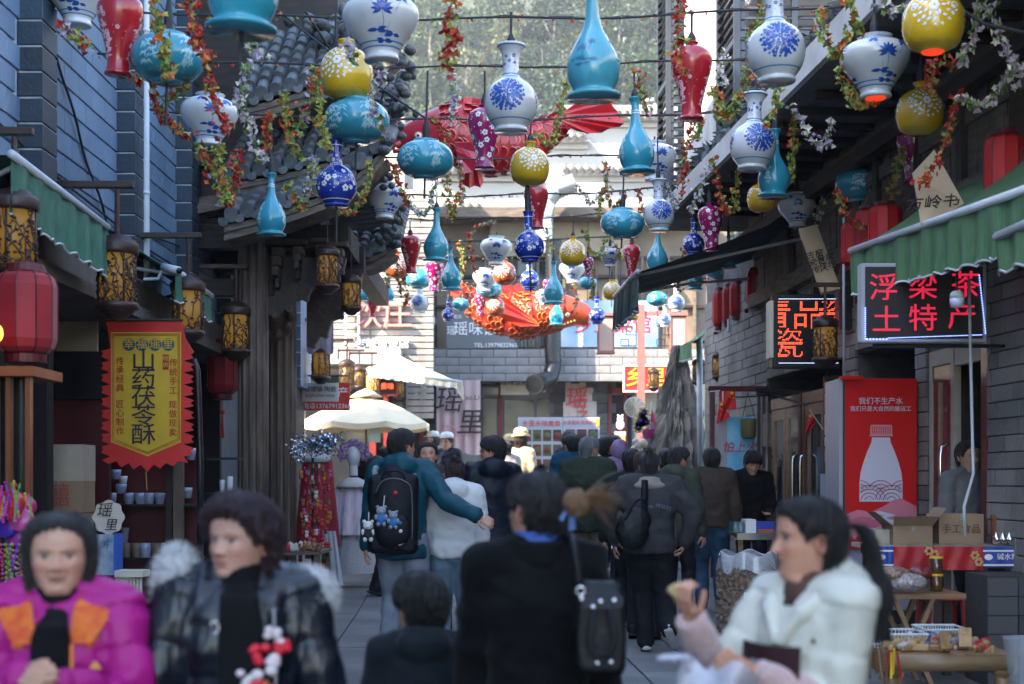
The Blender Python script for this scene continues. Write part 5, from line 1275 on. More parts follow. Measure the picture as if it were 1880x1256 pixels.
# ================================================================ signs on and before the restaurant
def board(name, label, u0, v0, u1, v1, d, m, txt, tm, size, th=.04, cat='sign', off=.004, frame=None, **kw):
 T = thing(name, label, cat, P((u0+u1)/2, v1, d))
 b = MB(); bbox(b, u0, v0, u1, v1, d, th); b.build('board', m, T)
 if frame:
  b = MB(); t = 3
  bbox(b, u0-t, v0-t, u1+t, v0, d-.02, th+.03); bbox(b, u0-t, v1, u1+t, v1+t, d-.02, th+.03); bbox(b, u0-t, v0, u0, v1, d-.02, th+.03); bbox(b, u1, v0, u1+t, v1, d-.02, th+.03); b.build('frame', frame, T)
 for (s, u, v, sz) in txt: text(s, sz*d/F*1.05, tm, P(u, v, d-.012), FX, FZ, T, off=off, **kw)
 return T
M_sgrey = mat('sign_grey', (.16,.165,.17), .6, var=.2, vs=1)
T = board('restaurant_sign', 'wide grey restaurant sign with white brush characters and a telephone number', 820, 565, 945, 650, 31.0, M_sgrey, [('瑶味饭店', 887, 605, 26)], M_white, 0, off=.03)
text('中餐老店', .09, M_white, P(833, 582, 30.97), FX, FZ, T); text('TEL:13979832965', .13, M_white, P(910, 634, 30.97), FX, FZ, T)
text('瑶', .22, M_white, P(829, 608, 30.97), FX, FZ, T)
board('shop_plaque', 'cream plaque with four black characters hanging over the restaurant window', 919, 681, 971, 725, 31.6, M_cream, [('瑶味饭莊', 945, 703, 12.5)], M_ink, 0, off=.008)
board('wall_sign', 'small cream sign half hidden behind the black duct', 984, 681, 1002, 720, 31.8, M_cream, [('面', 993, 700, 14)], M_ink, 0)
M_sblue = mat('sign_blue', (.12,.3,.62), .5, var=.6, vs=.8, col2=(.5,.6,.75))
T = board('lit_shop_sign', 'large pale blue shop sign with red strokes behind the red post', 1030, 552, 1208, 637, 31.2, M_sblue, [('乡土菜馆', 1125, 598, 34)], M_redi, 0, off=.02)
T = board('red_shop_sign', 'red shop sign with yellow characters behind the red post', 1147, 673, 1232, 717, 28.5, mat('sign_red', (.6,.02,.02), .5), [('乡里', 1185, 695, 36)], mat('sign_yellow', (.8,.5,.02), .5), 0, off=.02, frame=M_cream)
M_ppk = mat('pink_cloth_banner', (.50,.36,.36), .8, var=.15, vs=2)
T = thing('cloth_banner', 'pale pink cloth banner with two large brush characters beside the restaurant door', 'banner', P(840,840,30.5))
b = MB(); f = lambda s, t: Vector((P(802 + 80*s,0,30.5).x, 30.5 + .035*math.sin(s*26)*(.3+t), P(0,698 + 135*t + 3*math.sin(s*9)*t,30.5).z)); b.grid(f, 60, 10); b.build('cloth', M_ppk, T, True)
text('瑶', .6, M_ink, P(823, 737, 30.42), FX, FZ, T, off=.012, shear=.15); text('里', .58, M_ink, P(862, 778, 30.42), FX, FZ, T, off=.012, shear=.15); text('Yao.Li', .16, M_ink, P(863, 730, 30.42), FX, FZ, T)
b = MB(); c = P(824, 795, 30.42); b.tube([c + Vector((.16*math.cos(a), 0, .16*math.sin(a))) for a in np.linspace(0, 2*PI, 24)], .012, 5); b.build('round_mark', mat('rose_print', (.6,.2,.2), .7), T)
board('hanging_sign', 'dark blue hanging cloth sign with white characters left of the pink banner', 748, 700, 786, 758, 29.8, mat('navy_cloth', (.02,.045,.075), .7), [('味\n饭\n庄', 778, 724, 10), ('中\n华', 764, 722, 7)], M_white, 0, off=.002, line=.9)
# paper poster wall: uneven sheets
T = thing('poster_wall', 'stack of pinkish printed sheets on the stone pier with a large red character', 'poster', P(1070,765,31.6))
M_sheet = mat('printed_sheet', (.5,.42,.38), .7, var=.2, vs=8, rnd=.08)
for (u0,v0,u1,v1) in ((1038,697,1049,740),(1064,695,1076,712),(1049,705,1064,722),(1064,712,1090,722),(1042,722,1072,737),(1072,722,1088,737),(1034,738,1060,766),(1060,737,1080,766),(1078,737,1096,766)):
 b = MB(); bbox(b, u0, v0, u1-.7, v1-.7, 31.6 + random.uniform(0,.02), .02); b.build('paper_sheet', M_sheet, T)
text('瑶', .5, M_redi, P(1058, 733, 31.55), FX, FZ, T, off=.012, shear=.1); text('之', .3, M_redi, P(1070, 763, 31.55), FX, FZ, T, off=.01)
# two menu boards with photographs of dishes
M_mb = mat('menu_board_white', (.4,.42,.48), .45)
dish = [mat('dish_%s' % n, c, .5, var=.9, vs=18, col2=c2) for n, c, c2 in (('braised', (.12,.015,.01), (.2,.07,.04)), ('dark', (.03,.01,.01), (.1,.045,.03)), ('green', (.05,.08,.025), (.12,.12,.05)), ('prawn', (.16,.03,.015), (.08,.015,.01)), ('mixed', (.09,.03,.015), (.06,.06,.025)))]
T = thing('menu_board', 'white menu board with red title and a grid of dish pictures, the left of two', 'menu board', P(990,870,25.5))
b = MB(); bbox(b, 951, 766, 1033, 905, 25.5, .03); b.build('board', M_mb, T); text('乡里乡味美食', .115, M_redi, P(994, 778, 25.48), FX, FZ, T, off=.004)
for r_ in range(4):
 for c_ in range(4):
  b = MB(); u = 960 + c_*18.5; v = 789 + r_*27; bbox(b, u, v, u+15, v+21, 25.49, .01); b.build('dish_picture', dish[(r_*3+c_*2) % 5 if r_ != 1 or c_ else 2], T)
  b = MB(); p = P(u+7.5, v+10.5, 25.485); b.ell(p, (.06,.012,.055), 10, 6); b.build('dish', dish[(r_+c_) % 5], T)
T = thing('menu_board', 'menu board of round dark dishes headed by red characters, the right of two', 'menu board', P(1068,870,25.7))
b = MB(); bbox(b, 1034, 766, 1101, 905, 25.7, .03); b.build('board', M_mb, T); text('乡里香味 传承老店', .074, M_redi, P(1065, 776, 25.68), FX, FZ, T, off=.003)
for r_ in range(4):
 for c_ in range(3):
  b = MB(); p = P(1047 + c_*21, 797 + r_*26, 25.68); b.cbox(p, (.17,.01,.17)); b.build('dish_picture', dish[1 if c_ else 0], T)
  b = MB(); b.ell(p - Vector((0,.008,0)), (.07,.012,.065), 12, 6); b.build('dish', dish[(r_*2+c_) % 5], T)
b = MB(); bbox(b, 1095, 768, 1100, 782, 25.68, .01); b.build('yellow_tab', _m['sign_yellow'], T)
# red lamp post with fretwork arms
T = thing('lamp_post', 'reddish square lamp post with lattice arms and two box lamps before the restaurant', 'lamp post', P(1177,900,26) - FZ*.6)
M_lp = mat('faded_red_post', (.34,.13,.11), .6, var=.2)
b = MB(); p = P(1177, 560, 26); b.cbox((p.x, 26, (p.z + .5)/2), (.13,.13,p.z - .5)); b.build('post', M_lp, T)
b = MB(); b.bar(P(1135,577,26), P(1262,574,26), .09, .08); b.build('cross_arm', M_lp, T)
for u0, sg in ((1140, 1), (1214, -1)):
 b = MB()
 for (a, c_) in (((0,0),(28,0)),((0,0),(0,14)),((0,14),(20,14)),((28,0),(28,50)),((10,14),(10,30)),((10,30),(28,30)),((0,50),(28,50)),((20,14),(20,24)),((0,38),(14,38)),((14,38),(14,50)),((0,38),(0,50))):
  b.bar(P(u0 + sg*a[0] if sg > 0 else u0 - 8 + a[0]*1.0, 585 + a[1], 26), P(u0 + sg*c_[0] if sg > 0 else u0 - 8 + c_[0], 585 + c_[1] + .01, 26.001), .02, .02)
 b.build('lattice', M_louv, T)
for u in (1112, 1244):
 lb = MB(); lb.cbox(P(u, 615, 26), (.26,.26,.62), bev=.01); l_ = lb.build('box_lamp', mat('box_lamp_paper', (.5,.33,.25), .6), T)
 f = MB(); p = P(u, 615, 26)
 for sx in (-.14,.14):
  for sy in (-.14,.14): f.bar(p + Vector((sx,sy,-.33)), p + Vector((sx,sy,.36)), .02, .02)
 f.cbox(p + FZ*.36, (.34,.34,.05)); f.cbox(p - FZ*.33, (.32,.32,.03)); f.build('lamp_frame', M_lp, l_)
# far-left shop signs
T = board('telephone_sign', 'red shop sign with a white telephone number below the ceramics sign', 552, 703, 642, 754, 22.8, mat('sign_red2', (.6,.03,.015), .5), [('电话13767912366', 600, 746, 11.2), ('产', 630, 722, 20)], M_white, 0, off=.008, th=.05)
T = board('ceramics_sign', 'white hanging sign with small black writing in front of the red telephone sign', 552, 703, 621, 737, 22.3, mat('sign_offwhite', (.7,.68,.64), .5), [('景德镇·陶瓷', 588, 715, 10.5), ('JingDeZhen·china', 588, 726, 7.2)], M_ink, 0, off=.001)
b = MB(); b.tube([P(565,690,22.3), P(565,703,22.3)], .01, 5); b.tube([P(606,690,22.3), P(606,703,22.3)], .01, 5); b.tube([P(545,690,22.3), P(640,690,22.3)], .014, 5); b.build('hanger', M_blackm, T)
T = board('lit_sign', 'small dark sign with glowing red characters under the cream awning', 698, 697, 727, 724, 28.2, M_lsc, [('景味', 711, 710, 12)], M_ledr, 0, off=.004, frame=M_redp)
b = MB(); c = P(788, 590, 31.4); b.tube([c, c - Vector((0,.15,0))], .17, 24, mi=0); b.tube([c - Vector((0,.151,0)), c - Vector((0,.155,0))], .14, 24, mi=1); tag(b.build('wall_clock', [M_sgrey, M_white], None), 'round wall clock under the blue medallion vase on the restaurant', 'clock')
# ================================================================ people
from mathutils import noise as _nz
REM = []                                     # objects whose joined shapes are grown into one smooth skin at the end
def grow(o, voxel, smooth=6, post=None, fac=.5):
 r = o.modifiers.new('r', 'REMESH'); r.mode = 'VOXEL'; r.voxel_size = voxel; r.use_smooth_shade = True
 if smooth: s = o.modifiers.new('s', 'SMOOTH'); s.factor = fac; s.iterations = smooth
 REM.append((o, post))
def cloth(name, col, var=.3, rough=.8, vs=6, sheen=.0, bump=.35, bs=260, **k):
 return mat(name, col, rough, var=var, vs=vs, bump=bump, bs=bs, sheen=sheen*.4, **{'spec': .25, **k})
def skinmat():
 if 'skin' in _m: return _m['skin']
 m = bpy.data.materials.new('skin'); m.use_nodes = True; t = m.node_tree; b = t.nodes['Principled BSDF']
 a = t.nodes.new('ShaderNodeAttribute'); a.attribute_name = 'tint'; t.links.new(a.outputs['Color'], b.inputs['Base Color'])
 b.inputs['Roughness'].default_value = .52; b.inputs['Subsurface Weight'].default_value = .15; b.inputs['Subsurface Scale'].default_value = .008
 nz = t.nodes.new('ShaderNodeTexNoise'); nz.inputs['Scale'].default_value = 90; nz.inputs['Detail'].default_value = 6; bp = t.nodes.new('ShaderNodeBump'); bp.inputs['Strength'].default_value = .35; bp.inputs['Distance'].default_value = .002; t.links.new(nz.outputs['Fac'], bp.inputs['Height']); t.links.new(bp.outputs[0], b.inputs['Normal'])
 _m['skin'] = m; return m
def skinplain(tone=(.47,.27,.185)):
 k = 'skin_%d' % int(tone[0]*1000)
 return mat(k, tone, .5, var=.12, vs=30, sss=.1)
HT = dict(
 z =[-.10,-.06,-.03,-.012, .0, .012, .03, .05, .075,.095, .115,.135, .155,.175,.195,.21, .22, .225],
 w =[.056,.054,.056,.052,.050,.048,.056,.063,.069,.0725,.0745,.0755,.075,.0715,.062,.047,.030,.0],
 f =[.030,.034,.042,.058,.072,.078,.081,.083,.084,.084,.083,.087,.0865,.081,.068,.050,.030,.0],
 b =[.070,.062,.058,.058,.060,.064,.070,.077,.086,.093,.098,.100,.099,.093,.079,.058,.036,.0])
def head_r(z): return tuple(float(np.interp(z, HT['z'], HT[k])) for k in 'wfb')
def head_mesh(name, tone, hi=True, age=.0, mouth='closed', hairc=(.01,.008,.007)):
 na, nr = (150, 120) if hi else (56, 48)
 zs = -.10 + .325 * (np.linspace(0, 1, nr)); 
 zs[-1] = .2249
 an = np.linspace(-PI, PI, na, False); an = an - .55*np.sin(an)          # denser at the face (angle 0)
 A, Z = np.meshgrid(an, zs)
 W = np.interp(Z, HT['z'], HT['w']); Fr = np.interp(Z, HT['z'], HT['f']); Bk = np.interp(Z, HT['z'], HT['b'])
 top = np.clip((.225 - Z) / .03, 0, 1) ** .5 
 sx = np.sign(np.sin(A))*np.abs(np.sin(A))**.86; cy = np.sign(np.cos(A))*np.abs(np.cos(A))**.92
 X = W*sx; Y = np.where(cy > 0, Fr, Bk)*cy
 front = (np.cos(A) > .1)
 g = lambda cx, cz, sx_, sz_: np.exp(-((np.abs(X)-cx)/sx_)**2 - ((Z-cz)/sz_)**2) * front
 nose = np.exp(-(X/(.0085 + .006*np.clip((.115-Z)/.04, 0, 1)))**2) * front * np.interp(Z, [.062,.070,.077,.086,.105,.125,.14], [0,.35,1,.85,.42,.12,0])
 Y = Y + .025*nose + .007*g(.0135,.0765,.006,.006) - .010*g(.032,.114,.017,.012) + .006*g(.031,.112,.011,.007) + .0035*g(.03,.132,.02,.006)
 Y = Y + .005*g(.046,.088,.018,.016) + .0055*g(0,.052,.018,.0045) + .006*g(0,.042,.017,.0045) - .004*g(0,.047,.024,.0022) + .005*g(0,.014,.018,.012) - .004*g(0,.030,.02,.006)
 Y = Y - .003*g(.026,.055,.004,.014)*(1+age*2)
 if mouth == 'open': Y = Y - .012*g(0,.047,.015,.0045)
 P_ = np.stack([X, Y, Z], -1).reshape(-1, 3)
 # tint: colours of skin, lips, brows, eyes; shade painted into sockets, nostrils, creases
 T = np.zeros(A.shape + (4,)); T[..., :3] = tone; T[..., 3] = 1
 def mixc(m, c):
  m = np.clip(m, 0, 1)[..., None]; T[..., :3] = T[..., :3]*(1-m) + np.array(c)*m
 mixc(.45*g(.044,.075,.02,.018), (tone[0]*1.0, tone[1]*.62, tone[2]*.6)); mixc(.3*nose*(Z < .09), (tone[0], tone[1]*.7, tone[2]*.7))
 lipm = ((np.abs(X)/.026)**2 + ((Z-.047)/.0095)**2 < 1) & front; mixc(lipm*.7, (tone[0]*.80, tone[1]*.50, tone[2]*.52))
 mo = ((np.abs(X)/.022)**2 + ((Z-.047)/(.0052 if mouth == 'open' else .0014))**2 < 1) & front; mixc(mo*.95, (.05,.012,.01))
 if mouth == 'open': te = ((np.abs(X)/.019)**2 + ((Z-.0495)/.0026)**2 < 1) & front; mixc(te*.8, (.5,.45,.4))
 br = ((np.abs(np.abs(X)-.033)/.016)**2 + ((Z-.131-.003*(1-((np.abs(X)-.03)/.016)**2))/.0032)**2 < 1) & front; mixc(br*.6, (.08,.06,.05))
 mixc(.35*g(.032,.113,.018,.010), (tone[0]*.6, tone[1]*.5, tone[2]*.5))
 ew = ((np.abs(np.abs(X)-.032)/.0140)**2 + ((Z-.1125)/.0050)**2 < 1) & front; mixc(ew*1.0, (.45,.42,.4))
 ir = ((np.abs(np.abs(X)-.032)/.0060)**2 + ((Z-.1125)/.0052)**2 < 1) & front; mixc(ir*1.0, (.012,.008,.006))
 lid = ((np.abs(np.abs(X)-.032)/.016)**2 + ((Z-.1172)/.0021)**2 < 1) & front; mixc(lid*.85, (.03,.018,.015))
 no = ((np.abs(np.abs(X)-.0075)/.0035)**2 + ((Z-.0705)/.0022)**2 < 1) & front; mixc(no*.8, (.05,.02,.015))
 if age: mixc(.3*age*g(.026,.056,.0025,.013), (tone[0]*.6, tone[1]*.5, tone[2]*.5)); mixc(.5*age*g(.032,.104,.014,.002), (tone[0]*.6, tone[1]*.5, tone[2]*.5))
 faces = [(i*na+j, i*na+(j+1) % na, (i+1)*na+(j+1) % na, (i+1)*na+j) for i in range(nr-1) for j in range(na)]
 vs = [tuple(p) for p in P_]; tint = T.reshape(-1, 4).tolist()
 # ears, shade painted into the hollow
 for s in (-1, 1):
  o = len(vs); n1, n2 = (14, 8)
  for i in range(n1):
   a = 2*PI*i/n1
   for j in range(n2):
    b_ = 2*PI*j/n2; ry = .014 + .0055*math.cos(b_); rz = .026 + .006*math.cos(b_)
    if a > PI: ry *= .8
    vs.append((s*(.0745 + .008*math.sin(b_) + .006*max(0, -math.cos(a)) ), -.012 + ry*math.cos(a), .100 + rz*math.sin(a)))
    tint.append((tone[0]*.95, tone[1]*.8, tone[2]*.78, 1))
  for i in range(n1):
   for j in range(n2):
    q = (o+i*n2+j, o+((i+1) % n1)*n2+j, o+((i+1) % n1)*n2+(j+1) % n2, o+i*n2+(j+1) % n2); faces.append(q if s > 0 else q[::-1])
  c0 = len(vs)
  for i in range(n1): a = 2*PI*i/n1; vs.append((s*.0745, -.012 + .012*math.cos(a), .100 + .022*math.sin(a))); tint.append((tone[0]*.6, tone[1]*.45, tone[2]*.42, 1))
  faces.append(tuple(c0+i for i in range(n1)))
 me = bpy.data.meshes.new(name); me.from_pydata(vs, [], faces); me.polygons.foreach_set('use_smooth', [True]*len(faces))
 at = me.color_attributes.new('tint', 'FLOAT_COLOR', 'POINT'); at.data.foreach_set('color', [x for c in tint for x in c])
 me.materials.append(skinmat()); return me
def hair_mesh(name, style, m, hi=True, seed=0):
 na, nr = (110, 70) if hi else (48, 36)
 zb = {'bob': -.075, 'short': -.02, 'tied': -.01, 'curly': -.005, 'bowl': -.005, 'long': -.12, 'thin': -.015}[style]
 th = {'bob': .016, 'short': .014, 'tied': .009, 'curly': .030, 'bowl': .020, 'long': .02, 'thin': .008}[style]
 vs = []; fs = []
 for i in range(nr):
  t = i/(nr-1); z0 = zb + (.225 - zb)*t; 
  w, f, b = head_r(min(z0, .2245))
  if z0 < .05: w = max(w, .066 if style in ('bob', 'long', 'curly') else w); b = max(b, (.08 if style in ('bob','long','curly') else b))
  tt = th*(1 if z0 < .17 else 1 + .25*(z0-.17)/.05)
  if t < .12: tt *= (.35 + .65*t/.12)
  for j in range(na):
   a = -PI + 2*PI*j/na; ca, sa = math.cos(a), math.sin(a); deg = abs(math.degrees(a))     # 0 = face
   # hairline height as a function of the angle
   if style == 'bob': hl = np.interp(deg, [0, 30, 52, 66, 80, 180], [.194, .186, .165, .10, -.2, -.2])
   elif style == 'bowl': hl = np.interp(deg, [0, 40, 62, 80, 95, 115, 180], [.142, .145, .12, .10, .118, .0, -.2])
   elif style == 'curly': hl = np.interp(deg, [0, 35, 55, 75, 95, 110, 180], [.180, .172, .14, .10, .105, -.2, -.2])
   elif style == 'long': hl = np.interp(deg, [0, 30, 50, 62, 75, 180], [.175, .17, .14, .05, -.2, -.2])
   elif style == 'thin': hl = np.interp(deg, [0, 40, 60, 78, 95, 115, 180], [.188, .18, .155, .12, .125, .03, -.2])
   else: hl = np.interp(deg, [0, 35, 55, 75, 95, 112, 180], [.175, .172, .15, .10, .122, .01, -.2])
   hl += .004*math.sin(a*23 + seed)
   inn = np.clip((z0 - hl)/.012, -1, 1)
   tk = tt*max(inn, 0)**.6 if inn > 0 else -.012
   n_ = _nz.noise(Vector((a*9 + seed, z0*14, seed)))*.0035 + _nz.noise(Vector((a*28, z0*9, seed+3)))*.0022
   if style == 'curly': n_ += .012*_nz.noise(Vector((a*5, z0*45, seed))) + .006*_nz.noise(Vector((a*12, z0*90, seed)))
   if style in ('short', 'bowl'): n_ += .004*_nz.noise(Vector((a*14, z0*50, seed)))
   tk += n_ if tk > 0 else 0
   x = (w*abs(sa)**.86*(1 if sa > 0 else -1)); y = (f if ca > 0 else b)*abs(ca)**.92*(1 if ca > 0 else -1)
   nrm = Vector((x/(.075**2), y/(.09**2), (z0-.10)/(.125**2)*(1 if z0 > .1 else .25))).normalized()
   p = Vector((x, y, z0)) + nrm*tk
   vs.append(p)
 for i in range(nr-1):
  for j in range(na): fs.append((i*na+j, i*na+(j+1) % na, (i+1)*na+(j+1) % na, (i+1)*na+j))
 fs.append(tuple(range((nr-1)*na, nr*na)))
 mb = MB(); mb.add(vs, fs)
 cen = Vector((0, -.01, .10))                              # locks of hair lying over the cap
 for _ in range(620 if hi else 110):
  j = random.randrange(na); i = random.randint(nr//2, nr-2); pts = []; dj = random.uniform(-.25, .25); lift = random.uniform(.001, .006); run = random.randint(nr//5, int(nr*.6)); jj = float(j)
  for q in range(0, run, 3 if hi else 4):
   ii = i - q
   if ii < 1: break
   p = vs[ii*na + int(jj) % na]; w, f, b = head_r(min(p.z, .2245))
   if (Vector((p.x, p.y, 0)).length < Vector((w*math.sin(-PI+2*PI*jj/na), (f if math.cos(-PI+2*PI*jj/na) > 0 else b)*math.cos(-PI+2*PI*jj/na), 0)).length + .002) and p.z < .19: break
   pts.append(p + (p - cen).normalized()*(lift + .0012*q/3*random.random())); jj += dj*3
  if len(pts) > 2: r_ = random.uniform(.0010, .0022)*(1 if hi else 1.8); mb.tube(pts, [r_]*(len(pts)-1) + [r_*.3], 4, mi=random.choice((0,1)), cap=False)
 return mb
def M_hair(name, c, c2=None): return mat(name, c, .38, var=.6, vs=22, stretch=(6,6,.8), bump=.9, bs=90, col2=c2 or tuple(x*2.2 for x in c), spec=.55)
H_black = M_hair('black_hair', (.007,.006,.006)); H_brown = M_hair('dark_brown_hair', (.02,.010,.008)); H_red = M_hair('dark_auburn_hair', (.018,.006,.010)); H_grey = M_hair('grey_hair', (.10,.10,.105), (.22,.22,.22)); H_tan = M_hair('tan_hair', (.14,.07,.03), (.35,.2,.1))
def ik(S, H, l1, l2, pole):
 d = H - S; D = min(d.length, (l1+l2)*.999); d.normalize(); a = (l1*l1 - l2*l2 + D*D)/(2*D); h = math.sqrt(max(0, l1*l1 - a*a))
 p = pole - d*pole.dot(d); p.normalize(); return S + d*a + p*h, S + d*D
def limb(mb, pts, rr, n=10):
 P3 = []; R3 = []
 for i in range(len(pts)-1):
  for k in range(6): t = k/6; P3.append(pts[i].lerp(pts[i+1], t)); R3.append(rr[i] + (rr[i+1]-rr[i])*t)
 P3.append(pts[-1]); R3.append(rr[-1]); mb.tube(P3, R3, n)
 for p, r in zip(pts, rr): mb.ell(p, r, 10, 8)
def hand(mb, W, dirn, palm_n, curl, side, sc=1.0, thumb=.7, spread=.12):
 "palm and five fingers growing from wrist W along dirn; curl 0..1"
 d = dirn.normalized(); n = (palm_n - d*palm_n.dot(d)).normalized(); s = d.cross(n)*side
 k = .95*sc; pc = W + d*.045*k
 for i in range(4): mb.tube([W + s*(.010-.007*i)*k, W + d*.08*k + s*(.027-.018*i)*k], [.013*k, .0115*k], 8); mb.ell(W + d*.08*k + s*(.027-.018*i)*k, .0118*k, 8, 6)
 mb.ell(pc, (.02*k,.02*k,.02*k), 10, 8)
 for i, L in enumerate((.070, .080, .074, .058)):
  p = W + d*.08*k + s*(.027-.018*i)*k; ang = curl*.6; dd = (d + s*(spread*(1.5-i)*.6)).normalized(); pts = [p]
  for q, f_ in enumerate((.45, .32, .23)):
   dd2 = (dd*math.cos(ang) + n*math.sin(ang)).normalized(); p = p + dd2*L*f_*k; pts.append(p); ang += curl*(1.0 + .15*i)
  mb.tube(pts, [.0092*k, .0088*k, .0080*k, .0068*k], 8); [mb.ell(q_, r_*k, 8, 6) for q_, r_ in zip(pts, (.0095,.009,.0082,.007))]
 p = W + d*.025*k + s*.026*k; q1 = p + (d*.6 + s*.75 + n*.35*thumb).normalized()*.036*k; q2 = q1 + (d*.85 + s*.2 + n*thumb).normalized()*.03*k; q3 = q2 + (d*.8 - s*.1 + n*thumb).normalized()*.024*k
 mb.tube([W + d*.01*k, p, q1, q2, q3], [.014*k, .014*k, .0115*k, .0098*k, .008*k], 8); [mb.ell(a, r_*k, 8, 6) for a, r_ in ((p,.014),(q1,.0118),(q2,.01),(q3,.008))]
def fold_post(amp, seed, freq=(7,7,16), puff=None, segs=()):
 def f(co, no):
  out = co.copy()
  for i in range(len(co)):
   x, y, z = co[i]; v = _nz.noise(Vector((x*freq[0]+seed, y*freq[1], z*freq[2]*.6 + x*5))); v2 = _nz.noise(Vector((x*19, y*19+seed, z*26)))
   d = amp*(1-2*abs(v)) * .9 + amp*.35*v2
   if puff:
    sp, pa = puff; s_ = z
    for (a, b) in segs:                 # arms are quilted along their own axis
     ab = (b[0]-a[0], b[1]-a[1], b[2]-a[2]); L2 = ab[0]**2+ab[1]**2+ab[2]**2
     t = ((x-a[0])*ab[0]+(y-a[1])*ab[1]+(z-a[2])*ab[2])/L2
     if 0 <= t <= 1:
      q = (a[0]+ab[0]*t-x, a[1]+ab[1]*t-y, a[2]+ab[2]*t-z)
      if q[0]**2+q[1]**2+q[2]**2 < .0085: s_ = t*L2**.5; break
    d += pa*(abs(math.sin(PI*s_/sp))**.45 - .7)
   out[i] = co[i] + no[i]*d
  return out
 return f
TONE = (.55,.30,.19)
def person(label, loc, face, h=1.68, hi=False, tone=TONE, hair=('short', H_black), top=None, pants=None, shoe=(.02,.02,.02), L=None, Rr=None, lf=None, rf=None, lean=0.0,
           head_yaw=0.0, head_pitch=0.0, hem=.80, bulk=1.0, puff=None, mouth='closed', age=0, amp=.010, extra=None, legs=True, hood=False, collar=True, hands=True, curl=.5, shoulder=1.0, name='person',
           flare=0.0, cuff=None, wide=1.0, hipw=1.0, lpole=None, rpole=None, palmL=None, palmR=None, leg_r=1.0, cat=None, head_up=0.0, fw=1.0, ff=(7,7,16)):
 S = h/1.70; T = thing(name, label, cat or 'person', loc, None, True, face)
 vx = .007 if hi else .013
 V = lambda x, y, z: Vector((x, y, z))*S
 ln = math.tan(lean)
 sp = lambda z: max(0, z - .92)*ln           # torso bends forward above the hip
 sh = .172*shoulder
 shL, shR = V(-sh, sp(1.39), 1.385), V(sh, sp(1.39), 1.385)
 L = Vector(L)*S if L else V(-.27, .05 + sp(.9), .78); Rr = Vector(Rr)*S if Rr else V(.27, .05, .78)
 eL, wL = ik(shL, L, .29*S, .26*S, Vector(lpole) if lpole else Vector((-.5, -1, -.2))); eR, wR = ik(shR, Rr, .29*S, .26*S, Vector(rpole) if rpole else Vector((.5, -1, -.2)))
 b = MB(); q = bulk
 # jacket / coat
 hz = hem; cz = [(hz, .155*(1+flare), .115*(1+flare)), (hz+.08, .158*(1+flare*.7), .118*(1+flare*.7)), (1.0, .150, .110), (1.12, .150, .112), (1.25, .176, .120), (1.34, .170, .108), (1.41, .12, .082)]
 cz = [c for c in cz if c[0] >= hz - .001]
 pr = []; n = 24; vs = []
 for (z, wx, wy) in cz:
  for j in range(n):
   a = 2*PI*j/n; e = .9; vs.append(V(wx*wide*q*math.copysign(abs(math.cos(a))**e, math.cos(a)), wy*q*math.copysign(abs(math.sin(a))**e, math.sin(a)) + sp(z), z))
 fs = [(i*n+j, i*n+(j+1) % n, (i+1)*n+(j+1) % n, (i+1)*n+j) for i in range(len(cz)-1) for j in range(n)] + [tuple(reversed(range(n))), tuple((len(cz)-1)*n+j for j in range(n))]
 b.add(vs, fs)
 b.ell(V(-.09*shoulder, sp(1.38), 1.375), (.11*S*q, .085*S*q, .065*S)); b.ell(V(.09*shoulder, sp(1.38), 1.375), (.11*S*q, .085*S*q, .065*S))
 for s_ in (shL, shR): limb(b, [V(0, sp(1.42)-.01, 1.425), s_.lerp(V(0, sp(1.42), 1.42), .35), s_], [.07*S, .074*S*q, .073*S*q])
 ce = .5 if cuff else .06; limb(b, [shL, eL, wL.lerp(eL, ce)], [.072*S*q, .060*S*q, .048*S*q]); limb(b, [shR, eR, wR.lerp(eR, ce)], [.072*S*q, .060*S*q, .048*S*q])
 if collar: b.tube([V(.0, sp(1.42) - .005, 1.40), V(0, sp(1.46)-.005, 1.47)], [.085*S, .068*S], 14)
 if hood: b.ell(V(0, sp(1.42)-.09, 1.42), (.13*S, .075*S, .085*S)); b.ell(V(0, sp(1.42)-.06, 1.46), (.105*S, .07*S, .06*S))
 jm = top or cloth('default_cloth', (.05,.05,.06)); tn = 'jacket' if hem > .6 else 'coat'
 jo = b.build(tn, jm, T, True); grow(jo, vx*1.2, 9, fold_post(amp*S, random.uniform(0, 50), ff, puff=puff, segs=[(shL, eL), (eL, wL), (shR, eR), (eR, wR)]))
 # legs
 if legs:
  lf_ = Vector(lf)*S if lf else V(-.10, .02, .09); rf_ = Vector(rf)*S if rf else V(.10, .0, .09)
  b = MB(); hL, hR = V(-.085*hipw, 0, .90), V(.085*hipw, 0, .90); kL, aL = ik(hL, lf_, .43*S, .42*S, Vector((0, 1, 0))); kR, aR = ik(hR, rf_, .43*S, .42*S, Vector((0, 1, 0)))
  b.ell(V(0, -.01, .92), (.155*S*hipw, .115*S, .12*S)); r = leg_r
  limb(b, [hL, kL, aL], [.092*S*r, .068*S*r, .056*S*r]); limb(b, [hR, kR, aR], [.092*S*r, .068*S*r, .056*S*r])
  po = b.build('trousers', pants or cloth('dark_trousers', (.02,.02,.025)), T, True); grow(po, vx*1.2, 4, fold_post(.009*S, random.uniform(0, 50), (9,9,20)))
